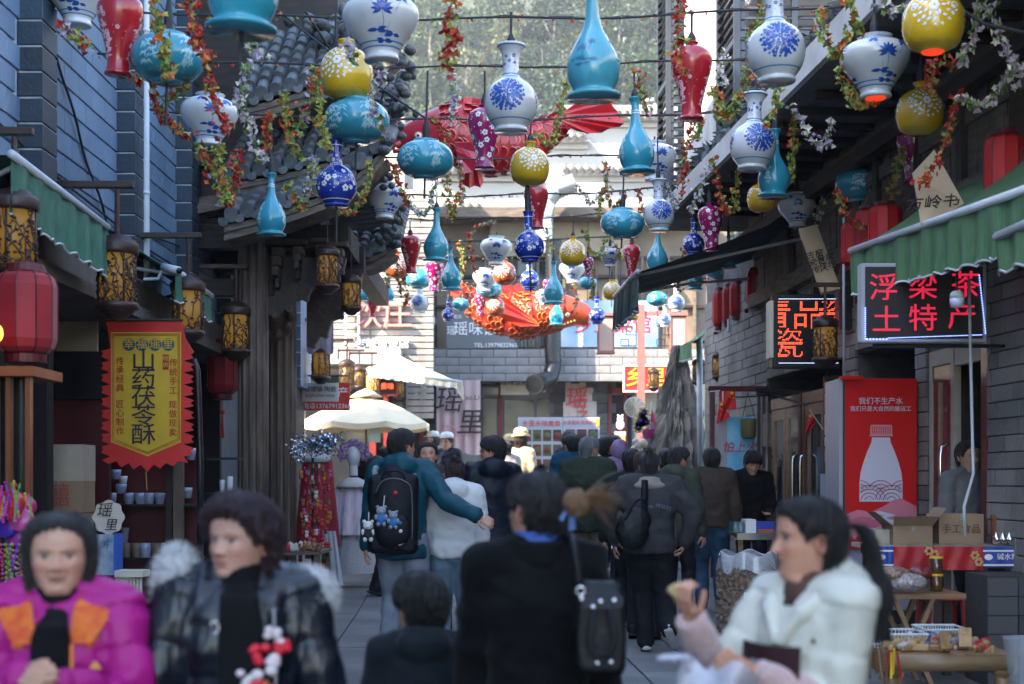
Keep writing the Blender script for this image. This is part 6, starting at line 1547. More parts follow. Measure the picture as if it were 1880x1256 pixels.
  for f_, kx, sd in ((aL, kL, -1), (aR, kR, 1)):
   b = MB(); dr = (f_ - kx).normalized(); toe = Vector((sd*.12, 1, 0)).normalized(); toe = (toe - dr*toe.dot(dr)).normalized(); up = -dr
   c = f_ + dr*.035*S
   b.ell(c + toe*.05*S, (.043*S, .10*S, .042*S), 14, 8, Matrix((toe.cross(up), toe, up)).transposed()); b.ell(c - toe*.02*S + up*.03*S, (.04*S, .048*S, .055*S))
   b.cbox(c + toe*.045*S - up*.035*S, (.078*S, .245*S, .025*S), Matrix((toe.cross(up), toe, up)).transposed(), bev=.008)
   so_ = b.build('shoe', cloth('shoe_%d' % int(shoe[0]*500), shoe, rough=.5), T, True); grow(so_, .009, 3)
 # hands
 if hands:
  for (e, w_, sd, pn) in ((eL, wL, 1, palmL), (eR, wR, -1, palmR)):
   b = MB(); d = (w_ - e).normalized(); pn_ = Vector(pn) if pn else Vector((sd*1.0, .2, 0))
   b.tube([w_ - d*.04, w_ + d*.01], [.027*S, .022*S], 10); hand(b, w_, d, pn_, curl, sd, S)
   ho = b.build('hand', skinplain(tone), T, True); grow(ho, .0042 if hi else .0065, 2)
 if cuff:
  for (e, w_) in ((eL, wL), (eR, wR)):
   d = (w_-e).normalized(); b = MB(); b.tube([w_ - d*cuff[1], w_ - d*.0], [.052*S*q, .044*S*q], 16); b.ell(w_ - d*cuff[1], .052*S*q); c_ = b.build('cuff', cuff[0], T, True); grow(c_, vx, 3, fold_post(.006, 3, (12,12,30)))
 # head
 hc = V(0, sp(1.46) + .018, 1.452 + head_up); hd = link('head', head_mesh('head', tone, hi, age, mouth, hairc=(.03,.025,.022)), T)
 MH = Matrix.Translation(hc) @ Euler((0, 0, head_yaw)).to_matrix().to_4x4() @ Euler((head_pitch, 0, 0)).to_matrix().to_4x4() @ Matrix.Scale(S if h > 1.4 else S*1.2, 4) @ Matrix.Scale(fw, 4, (1,0,0))
 hd.matrix_basis = MH
 if hair:
  style, hm = hair[0], hair[1]; base = style.split('+')[0]; mb = hair_mesh('hair', base, hm, hi, random.random()*20)
  if '+bun' in style: 
   for k in range(12): mb.ell((random.gauss(0,.014), -.07+random.gauss(0,.012), .222+random.gauss(0,.014)), (.02,.02,.016), 8, 6)
   mb.ell((0,-.07,.222), (.034,.034,.03), 12, 8)
   for k in range(24): a = random.uniform(0, 6); mb.tube([(0,-.07,.222), (.04*math.cos(a), -.07+.035*math.sin(a), .23+random.uniform(-.02,.03)), (.06*math.cos(a+.4), -.07+.05*math.sin(a+.4), .235+random.uniform(-.03,.045))], [.004,.003,.001], 4)
  if '+pony' in style:
   for k in range(40):
    o_ = Vector((random.gauss(0,.012), -.10+random.gauss(0,.01), .14)); pts = [Vector((0,-.095,.145)), o_ + Vector((0,-.05,.01)), o_ + Vector((random.gauss(0,.012),-.095,-.07)), o_ + Vector((random.gauss(0,.02),-.11+random.gauss(0,.015),-.2)), o_ + Vector((random.gauss(0,.02),-.10+random.gauss(0,.02),-.32))]
    mb.tube(catmull(pts, 3), [.006]*3 + [.008]*9 + [.002], 5, cap=False)
   mb.tube([(0,-.09,.145),(0,-.12,.142)], .014, 10)
  if '+low' in style:
   for k in range(26):
    o_ = Vector((random.gauss(0,.012), -.10, .06)); mb.tube(catmull([o_, o_ + Vector((0,-.03,-.05)), o_ + Vector((random.gauss(0,.01),-.02,-.16))], 3), [.008]*6 + [.002], 5)
  for k in range(70 if hi else 18):                       # loose strands
   a = random.uniform(-PI, PI); z = random.uniform(.06, .215) if abs(a) > 1.2 else random.uniform(.19, .22); w_, f_, b_ = head_r(z)
   p = Vector((w_*math.sin(a)*1.08, (f_ if math.cos(a) > 0 else b_)*math.cos(a)*1.1, z)); nrm = Vector((p.x, p.y, (z-.1)*.7)).normalized()
   dn = Vector((random.gauss(0,.4), random.gauss(0,.4), -1)); l_ = random.uniform(.03,.07)
   mb.tube([p + nrm*.004, p + nrm*(.014+.25*l_) + dn*l_*.4, p + nrm*(.016+.3*l_) + dn*l_], [.0013,.001,.0005], 3, cap=False)
  hl_ = mat(hm.name + '_lock', tuple(min(.4, x*2 + .002) for x in hm.node_tree.nodes['Principled BSDF'].inputs['Base Color'].default_value[:3]), .32, var=.5, vs=30, spec=.6); ho = mb.build('hair', [hm, hl_], T, True); ho.matrix_basis = MH
 if extra: extra(T, dict(S=S, shL=shL, shR=shR, eL=eL, eR=eR, wL=wL, wR=wR, hc=hc, MH=MH, V=V, sp=sp))
 return T
def finish_people():
 dg = bpy.context.evaluated_depsgraph_get(); done = []
 for o, post in REM: done.append((o, post, bpy.data.meshes.new_from_object(o.evaluated_get(dg))))
 for o, post, me in done:
  o.modifiers.clear(); old = o.data; o.data = me
  n = len(me.vertices)
  if post and n:
   co = np.empty(n*3); me.vertices.foreach_get('co', co); no = np.empty(n*3); me.vertices.foreach_get('normal', no)
   out = post(co.reshape(-1, 3), no.reshape(-1, 3)); me.vertices.foreach_set('co', np.asarray(out).ravel())
  me.polygons.foreach_set('use_smooth', [True]*len(me.polygons)); me.update()
  if not me.materials: [me.materials.append(m) for m in old.materials]
def at(u, d, dz=0.0): return Vector(((u - CX)*d/F, d, gz(d) + dz))
def hof(vtop, d): return CAMZ - (vtop - HZ)*d/F - gz(d)      # height of somebody whose crown is seen at vtop
W_ = PI                                                       # facing away is rz = 0 (y forward), towards the camera PI
# ---------------------------------------------------------------- the five people in front
C_mag = cloth('magenta_nylon', (.42,.010,.20), .25, .5, vs=5, bump=.35, bs=30, coat=.08); C_or = mat('orange_floral_lining', (.75,.2,.01), .7, var=.8, vs=30, col2=(.6,.05,.02))
C_blk = cloth('black_knit', (.005,.005,.0065), .3, .9); C_navy = cloth('navy_nylon', (.007,.011,.022), .4, .5, bump=.2, bs=40)
def ex_magenta(T, K):
 V = K['V']
 b = MB(); S = K['S']
 b.prism([(x*S, z*S) for x, z in [(-.055,.72),(.05,.72),(.055,1.30),(.045,1.36),(-.045,1.36),(-.06,1.30)]], V(0,.168,0), Vector((-1,0,0)), FZ, .05); b.tube([V(0,.01,1.36), V(0,.018,1.47)], [.075,.062], 16); b.ell(V(0,.08,1.36), (.06,.045,.05))
 k_ = b.build('black_sweater', C_blk, T, True); grow(k_, .009, 4)
 for s in (-1, 1):
  b = MB()
  b.add([V(s*.045,.13,1.30), V(s*.06,.12,1.41), V(s*.09,.03,1.475), V(s*.115,-.03,1.47), V(s*.175,.0,1.405), V(s*.17,.085,1.39), V(s*.11,.14,1.30)], [(0,1,2,3,4,5,6)] ); b.add([p - Vector((0,.01,.012)) for p in [V(s*.045,.13,1.30), V(s*.06,.12,1.41), V(s*.09,.03,1.475), V(s*.115,-.03,1.47), V(s*.175,.0,1.405), V(s*.17,.085,1.39), V(s*.11,.14,1.30)]], [(6,5,4,3,2,1,0)])
  b.build('floral_collar', C_or, T)
 b = MB(); b.tube([V(-.055,.146,1.30), V(-.06,.155,1.15), V(-.058,.150,.95)], .007, 6); b.build('orange_zip', mat('orange_trim', (.8,.2,.02), .5), T, True)
 b = MB(); b.tube([V(.06,.145,1.22), V(.062,.152,1.1), V(.06,.15,.95)], .008, 6); b.build('navy_trim', mat('navy_trim', (.01,.03,.12), .5), T, True)
 b = MB(); o = V(-.125,.152,1.235)
 b.prism([(-.016,-.008),(.016,-.008),(.009,.004),(0,.014),(-.009,.004)], o, Vector((-1,0,0)), FZ, .004); b.build('chest_logo', mat('gold_print', (.7,.35,.05), .5), T)
 b = MB(); b.tube([K['wL'] + Vector((.02,.05,-.02)), K['wL'] + Vector((.03,.07,-.08))], .01, 6); b.build('paper_tissue', M_white, T)
# 
person('older woman with greying bob in a bright magenta puffer jacket with orange floral collar', at(112, 3.75), W_ + .12, hof(940, 3.75)*1.01, True, (.56,.31,.21), ('bob', M_hair('greying_hair', (.010,.009,.009), (.045,.045,.045))), C_mag,
       L=(-.055,.27,1.19), Rr=(.06,.26,1.21), lpole=(-.8,-.4,-1), rpole=(.8,-.4,-1), puff=(.115,.017), hem=.72, bulk=1.12, mouth='open', age=1, extra=ex_magenta, legs=True, head_yaw=.08, palmL=(1,.1,.3), palmR=(-1,.1,.3), curl=.75, amp=.011, fw=1.13, head_up=-.012)
C_pvc = mat('black_shiny_puffer', (.006,.010,.018), .28, var=.2, vs=3, bump=.3, bs=30, stretch=(3,3,.5)); M_fur = mat('pale_fur', (.72,.73,.74), .95, var=.35, vs=40, bump=1.0, bs=160, sheen=.4)
def fur(mb, c, r, n, L_, m=0):
 for _ in range(n):
  d = Vector((random.gauss(0,1), random.gauss(0,1), random.gauss(0,1))).normalized(); p = Vector(c) + Vector((d.x*r[0], d.y*r[1], d.z*r[2]))
  t = Vector((random.gauss(0,1), random.gauss(0,1), random.gauss(0,1))).normalized()*.002; q = p + (d + Vector((random.gauss(0,.3), random.gauss(0,.3), -.25)))*L_
  mb.add([p - t, p + t, q], [(0,1,2)], m)
def ex_puffer(T, K):
 V = K['V']
 b = MB(); S = K['S']; b.prism([(x*S, z*S) for x, z in [(-.06,.75),(.08,.75),(.07,1.3),(.055,1.4),(-.055,1.4),(-.06,1.3)]], V(0,.178,0), Vector((-1,0,0)), FZ, .05); b.tube([V(0,.01,1.34), V(0,.02,1.49)], [.085,.066], 16); b.ell(V(0,.07,1.37), (.075,.055,.06))
 grow(b.build('black_sweater', C_blk, T, True), .009, 4)
 for s, c, r in ((1, V(.185,-.02,1.43), (.058,.07,.10)), (-1, V(-.205,-.03,1.385), (.075,.085,.075))):
  b = MB(); b.ell(c, r, 20, 14); b.ell(c + Vector((s*-.02,-.04,-.01)), (r[0]*.8, r[1], r[2]*.8)); f = b.build('fur_trim', M_fur, T, True); grow(f, .008, 3, fold_post(.006, 9, (30,30,30)))
  m2 = MB(); fur(m2, c, r, 2600, .02); m2.build('fur_hair', M_fur, f, kind='stuff')
 Rm = mat('red_print', (.65,.01,.03), .5); Gm = mat('gold_button', (.6,.35,.08), .3, .8)
 for i, (x, z, r) in enumerate(((-.12,1.25,.022),(-.075,1.19,.028),(-.06,1.13,.02),(-.035,1.09,.03),(-.03,1.03,.024),(-.075,1.02,.02),(-.04,.955,.026),(-.10,1.285,.02),(-.05,1.235,.024),(-.085,1.10,.03),(-.02,1.16,.02),(-.06,.98,.024))):
  b = MB(); c = V(x,.186,z)
  for k in range(5): b.ell(c + Vector((random.uniform(-r,r), 0, random.uniform(-r,r))), (r*.6,.006,r*.5), 10, 6)
  b.build('red_flower_patch', Rm if i % 3 != 1 else mat('white_red_print', (.7,.6,.6), .5), T, True)
 b = MB(); b.tube([V(-.062,.17,1.135), V(-.085,.17,1.14)], .014, 10); b.build('gold_clasp', Gm, T, True)
 b = MB(); b.tube([V(-.10,.15,1.36), V(-.105,.165,1.2), V(-.11,.168,.9)], .004, 6); b.build('zip', mat('silver', (.6,.6,.62), .25, .9), T)
 for z, x in ((1.02,-.19),(1.15,-.03),(.98,-.12)): b = MB(); b.ell(V(x,.155,z), (.009,.005,.009), 10, 6); b.build('snap_button', Gm, T, True)
 b = MB(); c = K['V'](.07,.155,1.31); b.tube([c + Vector((.011*math.cos(a), .03, .016*math.sin(a))) for a in np.linspace(0, 5, 14)], .0028, 5); b.build('brooch', mat('silver', (.6,.6,.62), .25, .9), T, True)
person('woman with dark curly hair in a shiny black puffer jacket with white fur collar', at(440, 3.85), W_ + .18, hof(903, 3.85), True, (.52,.29,.21), ('curly', H_red), C_pvc,
       L=(-.30,.10,.80), Rr=(.30,.10,.78), lpole=(-1,-.6,0), rpole=(1,-.6,0), puff=(.13,.009), ff=(16,16,5), hem=.70, bulk=1.2, age=.6, extra=ex_puffer, head_yaw=-.75, amp=.011, head_pitch=.02, fw=1.1, head_up=-.012)
C_grey = cloth('charcoal_fleece', (.011,.015,.020), .3, .9, sheen=.2)
person('boy with black bowl-cut hair in a dark grey hooded top, seen from behind', at(772, 4.7), .25, hof(1068, 4.7), True, (.50,.28,.19), ('bowl', H_black), C_grey, hood=True, hem=.78, bulk=1.12, head_yaw=.45, legs=True, amp=.008)
C_coat = cloth('black_wool_coat', (.0055,.006,.007), .35, .95, sheen=.1, bs=320, spec=.15); M_leather = mat('black_leather', (.005,.006,.008), .5, var=.3, vs=10, bump=.3, bs=60, spec=.3); M_silver = mat('silver_rivet', (.65,.65,.68), .25, .95)
def ex_coat(T, K):
 V = K['V']; MH = K['MH']
 b = MB(); b.tube([V(0,.0,1.40), V(0,-.012,1.475)], [.105,.088], 20); grow(b.build('coat_collar', C_coat, T, True), .009, 4)
 b = MB(); b.tube([V(0,.0,1.44), V(0,.0,1.495)], [.075,.068], 20); b.build('blue_shirt_collar', mat('blue_shirt', (.03,.08,.3), .7), T, True)
 # gathered bun with lighter hair blown to the right
 b = MB(); c = Vector((.045,-.115,.135))
 for k in range(26): a = random.uniform(0,6); b.tube(catmull([c, c + Vector((.035*math.cos(a), -.02, .035*math.sin(a))), c + Vector((.045*math.cos(a+1), -.035, .04*math.sin(a+1))), c + Vector((.02*math.cos(a+2), -.045, .02*math.sin(a+2)))], 4), .007, 5)
 b.ell(c + Vector((0,-.02,0)), (.046,.036,.044))
 kb = MB(); kb.tube([(.02,-.05,.14), (.035,-.09,.137), (.045,-.115,.135)], [.06,.045,.03], 14); ko = kb.build('hair_gather', H_black, T, True); ko.matrix_basis = MH
 for k in range(150):
  l_ = random.uniform(.06,.16); e = c + Vector((.02,-.03,.01)); d = Vector((1, random.gauss(-.1,.15), random.gauss(.02,.22)))
  b.tube(catmull([e, e + d*l_*.5 + Vector((0,0,random.gauss(.008,.008))), e + d*l_ + Vector((0,0,random.gauss(-.012,.016)))], 3), [.0028,.0026,.0022,.0018,.0014,.001,.0006], 4, cap=False)
 o = b.build('blown_bun', H_tan, T, True); o.matrix_basis = MH
 b = MB(); b.tube([(.045 + .03*math.cos(a), -.10, .135 + .03*math.sin(a)) for a in np.linspace(0, 2*PI, 14)], .009, 7)
 b.add([(.03,-.125,.12),(.05,-.13,.125),(.055,-.125,.05),(.03,-.12,.045)], [(0,1,2,3)]); b.add([(.02,-.125,.125),(.035,-.13,.13),(.0,-.125,.075),(-.01,-.12,.085)], [(0,1,2,3)])
 o = b.build('hair_ribbon', mat('pale_blue_ribbon', (.12,.2,.45), .6), T); o.matrix_basis = MH
coatw = person('woman in a long black wool coat seen from behind, tan-tipped hair tied and blowing right', at(985, 4.25), .12, hof(857, 4.25), True, (.46,.25,.17), ('tied', H_black), C_coat,
       L=(-.20,.14,.82), Rr=(.24,.06,.82), hem=.45, bulk=1.06, flare=.12, extra=ex_coat, head_yaw=.6, amp=.014, shoulder=.92, wide=1.0, collar=False, lpole=(-1,-.4,0), rpole=(1,-.6,0))
# her bag, hanging from the right shoulder
BG = thing('shoulder_bag', 'black leather bucket bag with silver rivets hanging behind the black-coated woman', 'bag', P(1100, 1245, 4.05))
c = P(1100, 1150, 4.02); kx = 4.02/F
b = MB(); outl = [(1062,1092),(1075,1083),(1130,1083),(1142,1092),(1150,1180),(1148,1240),(1140,1252),(1070,1252),(1060,1240),(1058,1180)]
n_ = len(outl); vs = []
for y_, s_ in ((-.05,.88),(-.035,1.0),(.035,1.0),(.05,.88)): vs += [c + Vector(((u-1102)*kx*s_, y_, (1165-v)*kx*s_)) for u, v in outl]
b.add(vs, [tuple(range(n_))] + [tuple(reversed(range(3*n_, 4*n_)))] + [(i+k*n_, i+(k+1)*n_, (i+1) % n_+(k+1)*n_, (i+1) % n_+k*n_) for k in range(3) for i in range(n_)]); bo = b.build('bag_body', M_leather, BG, True); grow(bo, .006, 4, fold_post(.003, 4, (15,15,15)))
b = MB(); b.add([P(1062,1100,3.955), P(1080,1078,3.97), P(1130,1080,3.97), P(1146,1100,3.955), P(1140,1118,3.95), P(1068,1118,3.95)], [(0,5,4,3,2,1)]); b.build('flap', M_leather, BG)
for u, v in ((1103,1105),(1128,1103),(1089,1115),(1097,1218),(1122,1216),(1068,1100)):
 b = MB(); b.ell(P(u, v, 3.945), (.008,.005,.008), 10, 6); b.build('rivet', M_silver, BG, True)
b = MB(); b.tube([P(1092,1118,3.94), P(1082,1180,3.93), P(1092,1205,3.93), P(1120,1200,3.93), P(1130,1170,3.93), P(1118,1118,3.94)], .0075, 6); b.build('strap_loop', M_leather, BG, True)
b = MB(); b.tube(catmull([P(1066,1090,3.97), P(1060,1040,3.97), P(1052,995,4.0), P(1046,982,4.15), P(1044,990,4.3)], 5), .011, 6); b.build('shoulder_strap', M_leather, BG, True)
b = MB(); b.tube([P(1066,1085,3.96) + Vector((.012*math.cos(a), 0, .012*math.sin(a))) for a in np.linspace(0, 2*PI, 12)], .0035, 6); b.build('ring', M_silver, BG, True)
# woman in the white jacket handing out food
C_whj = cloth('offwhite_padded_cotton', (.62,.61,.52), .15, .85, bump=.25, bs=20); C_pinkf = mat('pink_plush_cuff', (.62,.42,.40), .95, var=.2, vs=40, bump=.8, bs=120, sheen=.5); C_apr = cloth('brown_apron_cloth', (.045,.015,.018), .3, .8)
def ex_white(T, K):
 V = K['V']
 b = MB(); b.grid(lambda s, t: V(-.115 + .23*s + .02*(s-.5)*t, .165 + .03*math.sin(s*PI) + .008*math.sin(t*9+s*5), 1.275 - .6*t), 14, 18)
 b.grid(lambda s, t: V(-.115 + .23*(1-s) + .02*(.5-s)*t, .160 + .03*math.sin(s*PI) + .008*math.sin(t*9+(1-s)*5), 1.275 - .6*t), 14, 18); b.build('apron', C_apr, T, True)
 text('恩粥\n飞儿', .055, M_white, V(.0,.212,1.10), Vector((-1,0,0)), FZ, T, off=.001, ext=.001, name='apron_print')
 b = MB(); b.tube(catmull([V(-.10,.10,1.28), V(-.09,.04,1.42), V(0,-.05,1.45), V(.09,.04,1.42), V(.10,.10,1.28)], 4), .009, 6); b.build('apron_strap', C_apr, T, True)
 b = MB(); b.tube([V(0,.01,1.37), V(0,.0,1.47)], [.08,.06], 16); b.build('brown_neck_knit', mat('brown_knit', (.08,.04,.03), .9), T, True)
 for s in (-1, 1):
  b = MB(); b.tube(catmull([V(0,.135,1.27), V(s*.06,.10,1.36), V(s*.10,.0,1.42), V(s*.085,-.08,1.44), V(0,-.11,1.43)], 4), [.018]*4 + [.028]*4 + [.036]*4 + [.04]*5, 10); grow(b.build('hood_edge', C_whj, T, True), .009, 4)
 b = MB(); c = K['wL'] + (K['wL']-K['eL']).normalized()*.085
person('woman with a black ponytail in an off-white padded jacket and brown apron, arm held out', at(1490, 3.65), PI/2 + .6, hof(902, 3.65), True, (.55,.28,.18), ('tied+pony', H_black), C_whj,
       L=(-.03,.25,1.20), Rr=(.19,.29,1.34), lpole=(-.4,-.9,-.6), rpole=(.3,-.3,-1), hem=.72, bulk=1.0, shoulder=.92, mouth='open', puff=(.12,.008), cuff=(C_pinkf, .15), extra=ex_white, hood=True, hipw=1.1, curl=.9, palmL=(.8,0,.4), palmR=(-.2,0,1), amp=.010, head_pitch=.02, fw=1.04, head_yaw=-.52)
b = MB(); c = P(1240,1092,3.62)
c = c + FZ*.006; b.cbox(c, (.042,.022,.02), Euler((.3,.5,.2)).to_matrix(), bev=.005); b.cbox(c + Vector((.004,-.006,.014)), (.026,.02,.016), Euler((.8,.1,.6)).to_matrix(), bev=.005)
tag(b.build('food_sample', mat('pale_pastry', (.62,.45,.22), .7, var=.3, vs=60)), 'small piece of pale pastry held up in the outstretched hand', 'snack')
b = MB(); c = P(1325, 1262, 3.5)
b.grid(lambda s, t: c + Vector((-.11 + .22*s, -.05 + .05*math.sin(s*7+t*3), .06 - .17*t + .018*math.sin(s*13))), 30, 12); b.grid(lambda s, t: c + Vector((-.11 + .22*(1-s), .05 + .05*math.sin(s*5+t*4), .05 - .17*t + .012*math.sin(s*17))), 30, 12)
for k in range(8): a = k*.8; b.tube(catmull([c + Vector((-.08,0,.04)), c + Vector((-.10+.02*math.cos(a), .02*math.sin(a), .075)), c + Vector((-.13+.03*math.cos(a), .03*math.sin(a), .07))], 3), .006, 5)
tag(b.build('plastic_bag', mat('white_plastic_film', (.6,.6,.68), .3, var=.2, vs=12, alpha=.75), None, True), 'crumpled white plastic bag under the hands of the woman in the apron', 'plastic bag')
# ---------------------------------------------------------------- the couple and those round them
C_teal = cloth('teal_shell_cloth', (.005,.062,.09), .3, .55, bump=.2, bs=40); C_cream = cloth('cream_fleece', (.66,.65,.64), .12, .9, sheen=.3); C_lgrey = cloth('light_grey_jersey', (.22,.25,.29), .2, .9); C_jeanl = cloth('washed_light_denim', (.16,.24,.30), .35, .85); C_jean = cloth('blue_denim', (.018,.045,.085), .5, .8, col2=(.05,.11,.18))
C_bp = cloth('black_backpack_nylon', (.005,.006,.010), .3, .5)
person('tall man in a teal shell jacket and light grey trousers, arm around the woman in white', at(738, 10.5), -.12, hof(785, 10.6), False, TONE, ('short', H_black), C_teal, C_lgrey, (.5,.5,.5), L=(-.27,.02,.80), Rr=(.57,-.17,1.07), lf=(-.11,.05,.09), rf=(.12,-.03,.09),
       hem=.76, bulk=1.12, head_yaw=-.75, hood=True, rpole=(0,-.5,-1), palmR=(0,1,-.4), amp=.012, leg_r=1.2, wide=1.02)
BP = thing('backpack', 'black backpack with plush keyrings worn by the man in the teal jacket', 'backpack', P(722, 1020, 10.35)); kx = 10.3/F
c = P(722, 936, 10.36)
b = MB(); b.ell(c, (.175,.1,.34), 20, 14); b.cbox(c + Vector((0,.02,-.03)), (.36,.16,.58), bev=.03); bo = b.build('pack_body', C_bp, BP, True); grow(bo, .014, 5, fold_post(.006, 2))
b = MB(); b.ell(c + Vector((.0,-.07,-.14)), (.14,.06,.15), 16, 10); bo = b.build('front_pocket', C_bp, BP, True); grow(bo, .012, 4)
b = MB(); b.tube(catmull([P(700,880,10.27), P(706,868,10.27), P(722,864,10.25), P(738,868,10.27), P(744,880,10.27)], 3), .007, 6); b.build('grab_handle', C_bp, BP, True)
b = MB(); b.tube(catmull([P(690,905,10.27), P(700,885,10.26), P(722,878,10.255), P(745,885,10.26), P(756,905,10.27), P(757,990,10.28)], 3), .004, 5); b.build('zip', mat('zip_grey', (.12,.13,.15), .4), BP, True)
for s, pts in ((0, [P(690,890,10.36), P(688,862,10.4), P(697,852,10.55)]), (1, [P(750,890,10.36), P(765,862,10.42), P(775,853,10.55)])):
 b = MB(); b.tube(pts, .022, 6); b.build('strap', mat('pale_strap_print', (.35,.36,.36), .7, var=.6, vs=50), BP)
def plush(T_, p, m1, m2, s=1.0, nm='plush_keyring'):
 b = MB(); b.ell(p, (.035*s,.03*s,.033*s), mi=0); b.ell(p + Vector((0,0,-.055*s)), (.04*s,.03*s,.045*s), mi=1)
 for sx in (-1, 1): b.ell(p + Vector((sx*.028*s,0,.028*s)), .013*s, 8, 6, mi=0); b.ell(p + Vector((sx*.035*s,-.01,-.045*s)), (.014*s,.014*s,.022*s), 8, 6, mi=0); b.ell(p + Vector((sx*.02*s,-.01,-.095*s)), (.015*s,.018*s,.018*s), 8, 6, mi=0)
 b.ell(p + Vector((0,-.028*s,-.006*s)), (.012*s,.01*s,.009*s), 8, 6, mi=0)
 return b.build(nm, [m1, m2], T_, True)
Pg = mat('plush_grey', (.25,.27,.32), .9, sheen=.4); Pb = mat('plush_blue', (.03,.16,.4), .8); Pw = mat('plush_white', (.65,.63,.6), .9, sheen=.4); Pblk = mat('plush_black', (.02,.02,.02), .9)
plush(BP, P(700,938,10.24), Pg, Pb, 1.0); plush(BP, P(722,946,10.22), Pg, Pb, .9); plush(BP, P(676,965,10.3), Pw, Pblk, 1.05)
b = MB(); b.tube([P(706,910,10.25), P(704,930,10.25)], .004, 5); b.tube([P(677,940,10.3), P(677,955,10.3)], .004, 5); b.build('key_cord', Pw, BP)
for u, v, m_ in ((726,905,'sign_red'),(734,960,'plush_blue'),(735,975,'plush_white')): b = MB(); b.ell(P(u, v, 10.24), (.016,.006,.014), 8, 6); b.build('pin_badge', _m[m_], BP, True)
b = MB(); o = P(737,1000,10.225); b.prism([(-.022,.0),(-.014,-.007),(.026,.012),(-.012,-.001)], o, FX, FZ, .003); b.build('swoosh_logo', Pw, BP)
person('woman with a messy dark bun in a cream hooded fleece and light jeans', at(833, 10.68), .02, 1.545, False, TONE, ('tied+bun', H_brown), C_cream, C_jeanl, (.6,.6,.6), L=(-.25,.08,.82), Rr=(.26,.08,.80), hem=.86, bulk=1.22, hood=True, hipw=1.1, leg_r=1.2, amp=.012, head_yaw=.15, wide=1.05)
def glasses(T, K):
 b = MB()
 for s in (-1, 1): b.tube([(s*.032 + .019*math.cos(a), .098, .112 + .014*math.sin(a)) for a in np.linspace(0, 2*PI, 12)], .0018, 5); b.tube([(s*.052,.095,.115),(s*.076,.0,.112)], .0016, 4)
 o = b.build('glasses', M_blackm, T); o.matrix_basis = K['MH']
person('young man with glasses in a dark navy hooded coat, looking left beside the couple', at(905, 12.2), .25, hof(799, 12.2), False, TONE, ('bowl', H_black), C_navy, hem=.7, bulk=1.15, head_yaw=1.15, hood=True, extra=glasses)
person('man with short black hair facing the camera behind the teal jacket', at(786, 13.2), W_, hof(808, 13.2), False, TONE, ('short', H_black), cloth('brown_cloth', (.05,.03,.025)), head_pitch=.1, hands=False)
person('girl peeping out behind the bun of the woman in cream', at(806, 12.6), W_ - .3, hof(868, 12.6), False, TONE, ('long', H_brown), cloth('dark_plum', (.03,.02,.03)), hands=False)
person('slim black-clad person between the man with glasses and the couple', at(866, 14.5), .1, hof(845, 14.5), False, TONE, ('short', H_black), C_blk, hands=False)
C_green = cloth('army_green_canvas', (.028,.038,.022), .3, .85); C_khaki = cloth('khaki_cotton', (.20,.175,.13), .25, .85)
def ex_sling(T, K):
 V = K['V']; b = MB(); b.tube(catmull([V(-.10,-.075,1.44), V(-.05,-.13,1.3), V(.05,-.145,1.12), V(.16,-.125,.95), V(.19,0,.9)], 4), .016, 6); b.build('shoulder_strap', cloth('olive_webbing', (.03,.04,.015)), T)
 b = MB(); b.tube(catmull([(.072,.0,.11),(.066,.05,.08),(.05,.085,.05)], 3), .003, 4); b.ell((.02,.083,.05), (.05,.028,.035)); o = b.build('face_mask', M_white, T, True); o.matrix_basis = K['MH']
person('grey-haired man in a loose army-green jacket and khaki trousers with a crossbody strap', at(1080, 14.2), -.1, hof(798, 14.2), False, TONE, ('thin', H_grey), C_green, C_khaki, (.05,.04,.03), hem=.80, bulk=1.28, head_yaw=-.75, extra=ex_sling, leg_r=1.2, head_pitch=-.15, wide=1.03, amp=.014)
C_tb = cloth('blue_teal_wool', (.012,.07,.13), .3, .9)
person('man in a blue-teal jumper seen from behind left of the grey-haired man', at(1050, 18.5), .2, hof(795, 18.5), False, TONE, ('short', H_black), C_tb, bulk=1.15, head_yaw=.3)
person('man in a dark cap behind the blue-teal jumper, facing the menu boards', at(1043, 21.5), W_ + .9, hof(789, 21.5), False, TONE, ('short', H_black), C_navy)
person('dark-haired man in black carrying the child in lilac', at(1112, 17.0), -.5, hof(799, 17.0), False, TONE, ('short', H_black), C_blk, L=(-.1,.25,1.1), Rr=(.25,.2,1.15), head_yaw=-.5)
C_lil = cloth('lilac_puffer', (.30,.20,.36), .2, .5)
def ex_child(T, K):
 V = K['V']; b = MB(); b.ell(K['hc'] + Vector((0,-.015,.10)), (.10,.105,.125), 18, 12); grow(b.build('hood', C_lil, T, True), .012, 3, fold_post(.006, 8, (16,16,30)))
person('small child in a hooded lilac puffer coat held on an adult arm', at(1137, 16.6, .72), .35, 1.02, False, TONE, ('short', H_black), C_lil, C_lil, puff=(.09,.013), bulk=1.3, extra=ex_child, hem=.75, L=(-.3,.2,1.0), Rr=(.2,.25,1.0), lf=(-.1,.25,.45), rf=(.1,.25,.45))
person('person with short black hair and black jacket just left of the grey bun-haired woman', at(1160, 13.0), -.05, hof(822, 13.0), False, TONE, ('short', H_black), cloth('black_green', (.012,.02,.02)), head_yaw=.0, bulk=1.15)
person('woman with brown hair in a pearl clip and beige-grey jacket', at(1182, 12.2), -.2, hof(824, 12.2), False, TONE, ('tied+low', M_hair('chestnut_hair', (.04,.02,.014))), cloth('beige_grey', (.17,.15,.13)), bulk=1.1, head_yaw=-.4)
C_gj = cloth('slate_padded_cotton', (.048,.046,.048), .25, .8); M_colr = cloth('fawn_collar', (.30,.25,.21), .2, .9, sheen=.5)
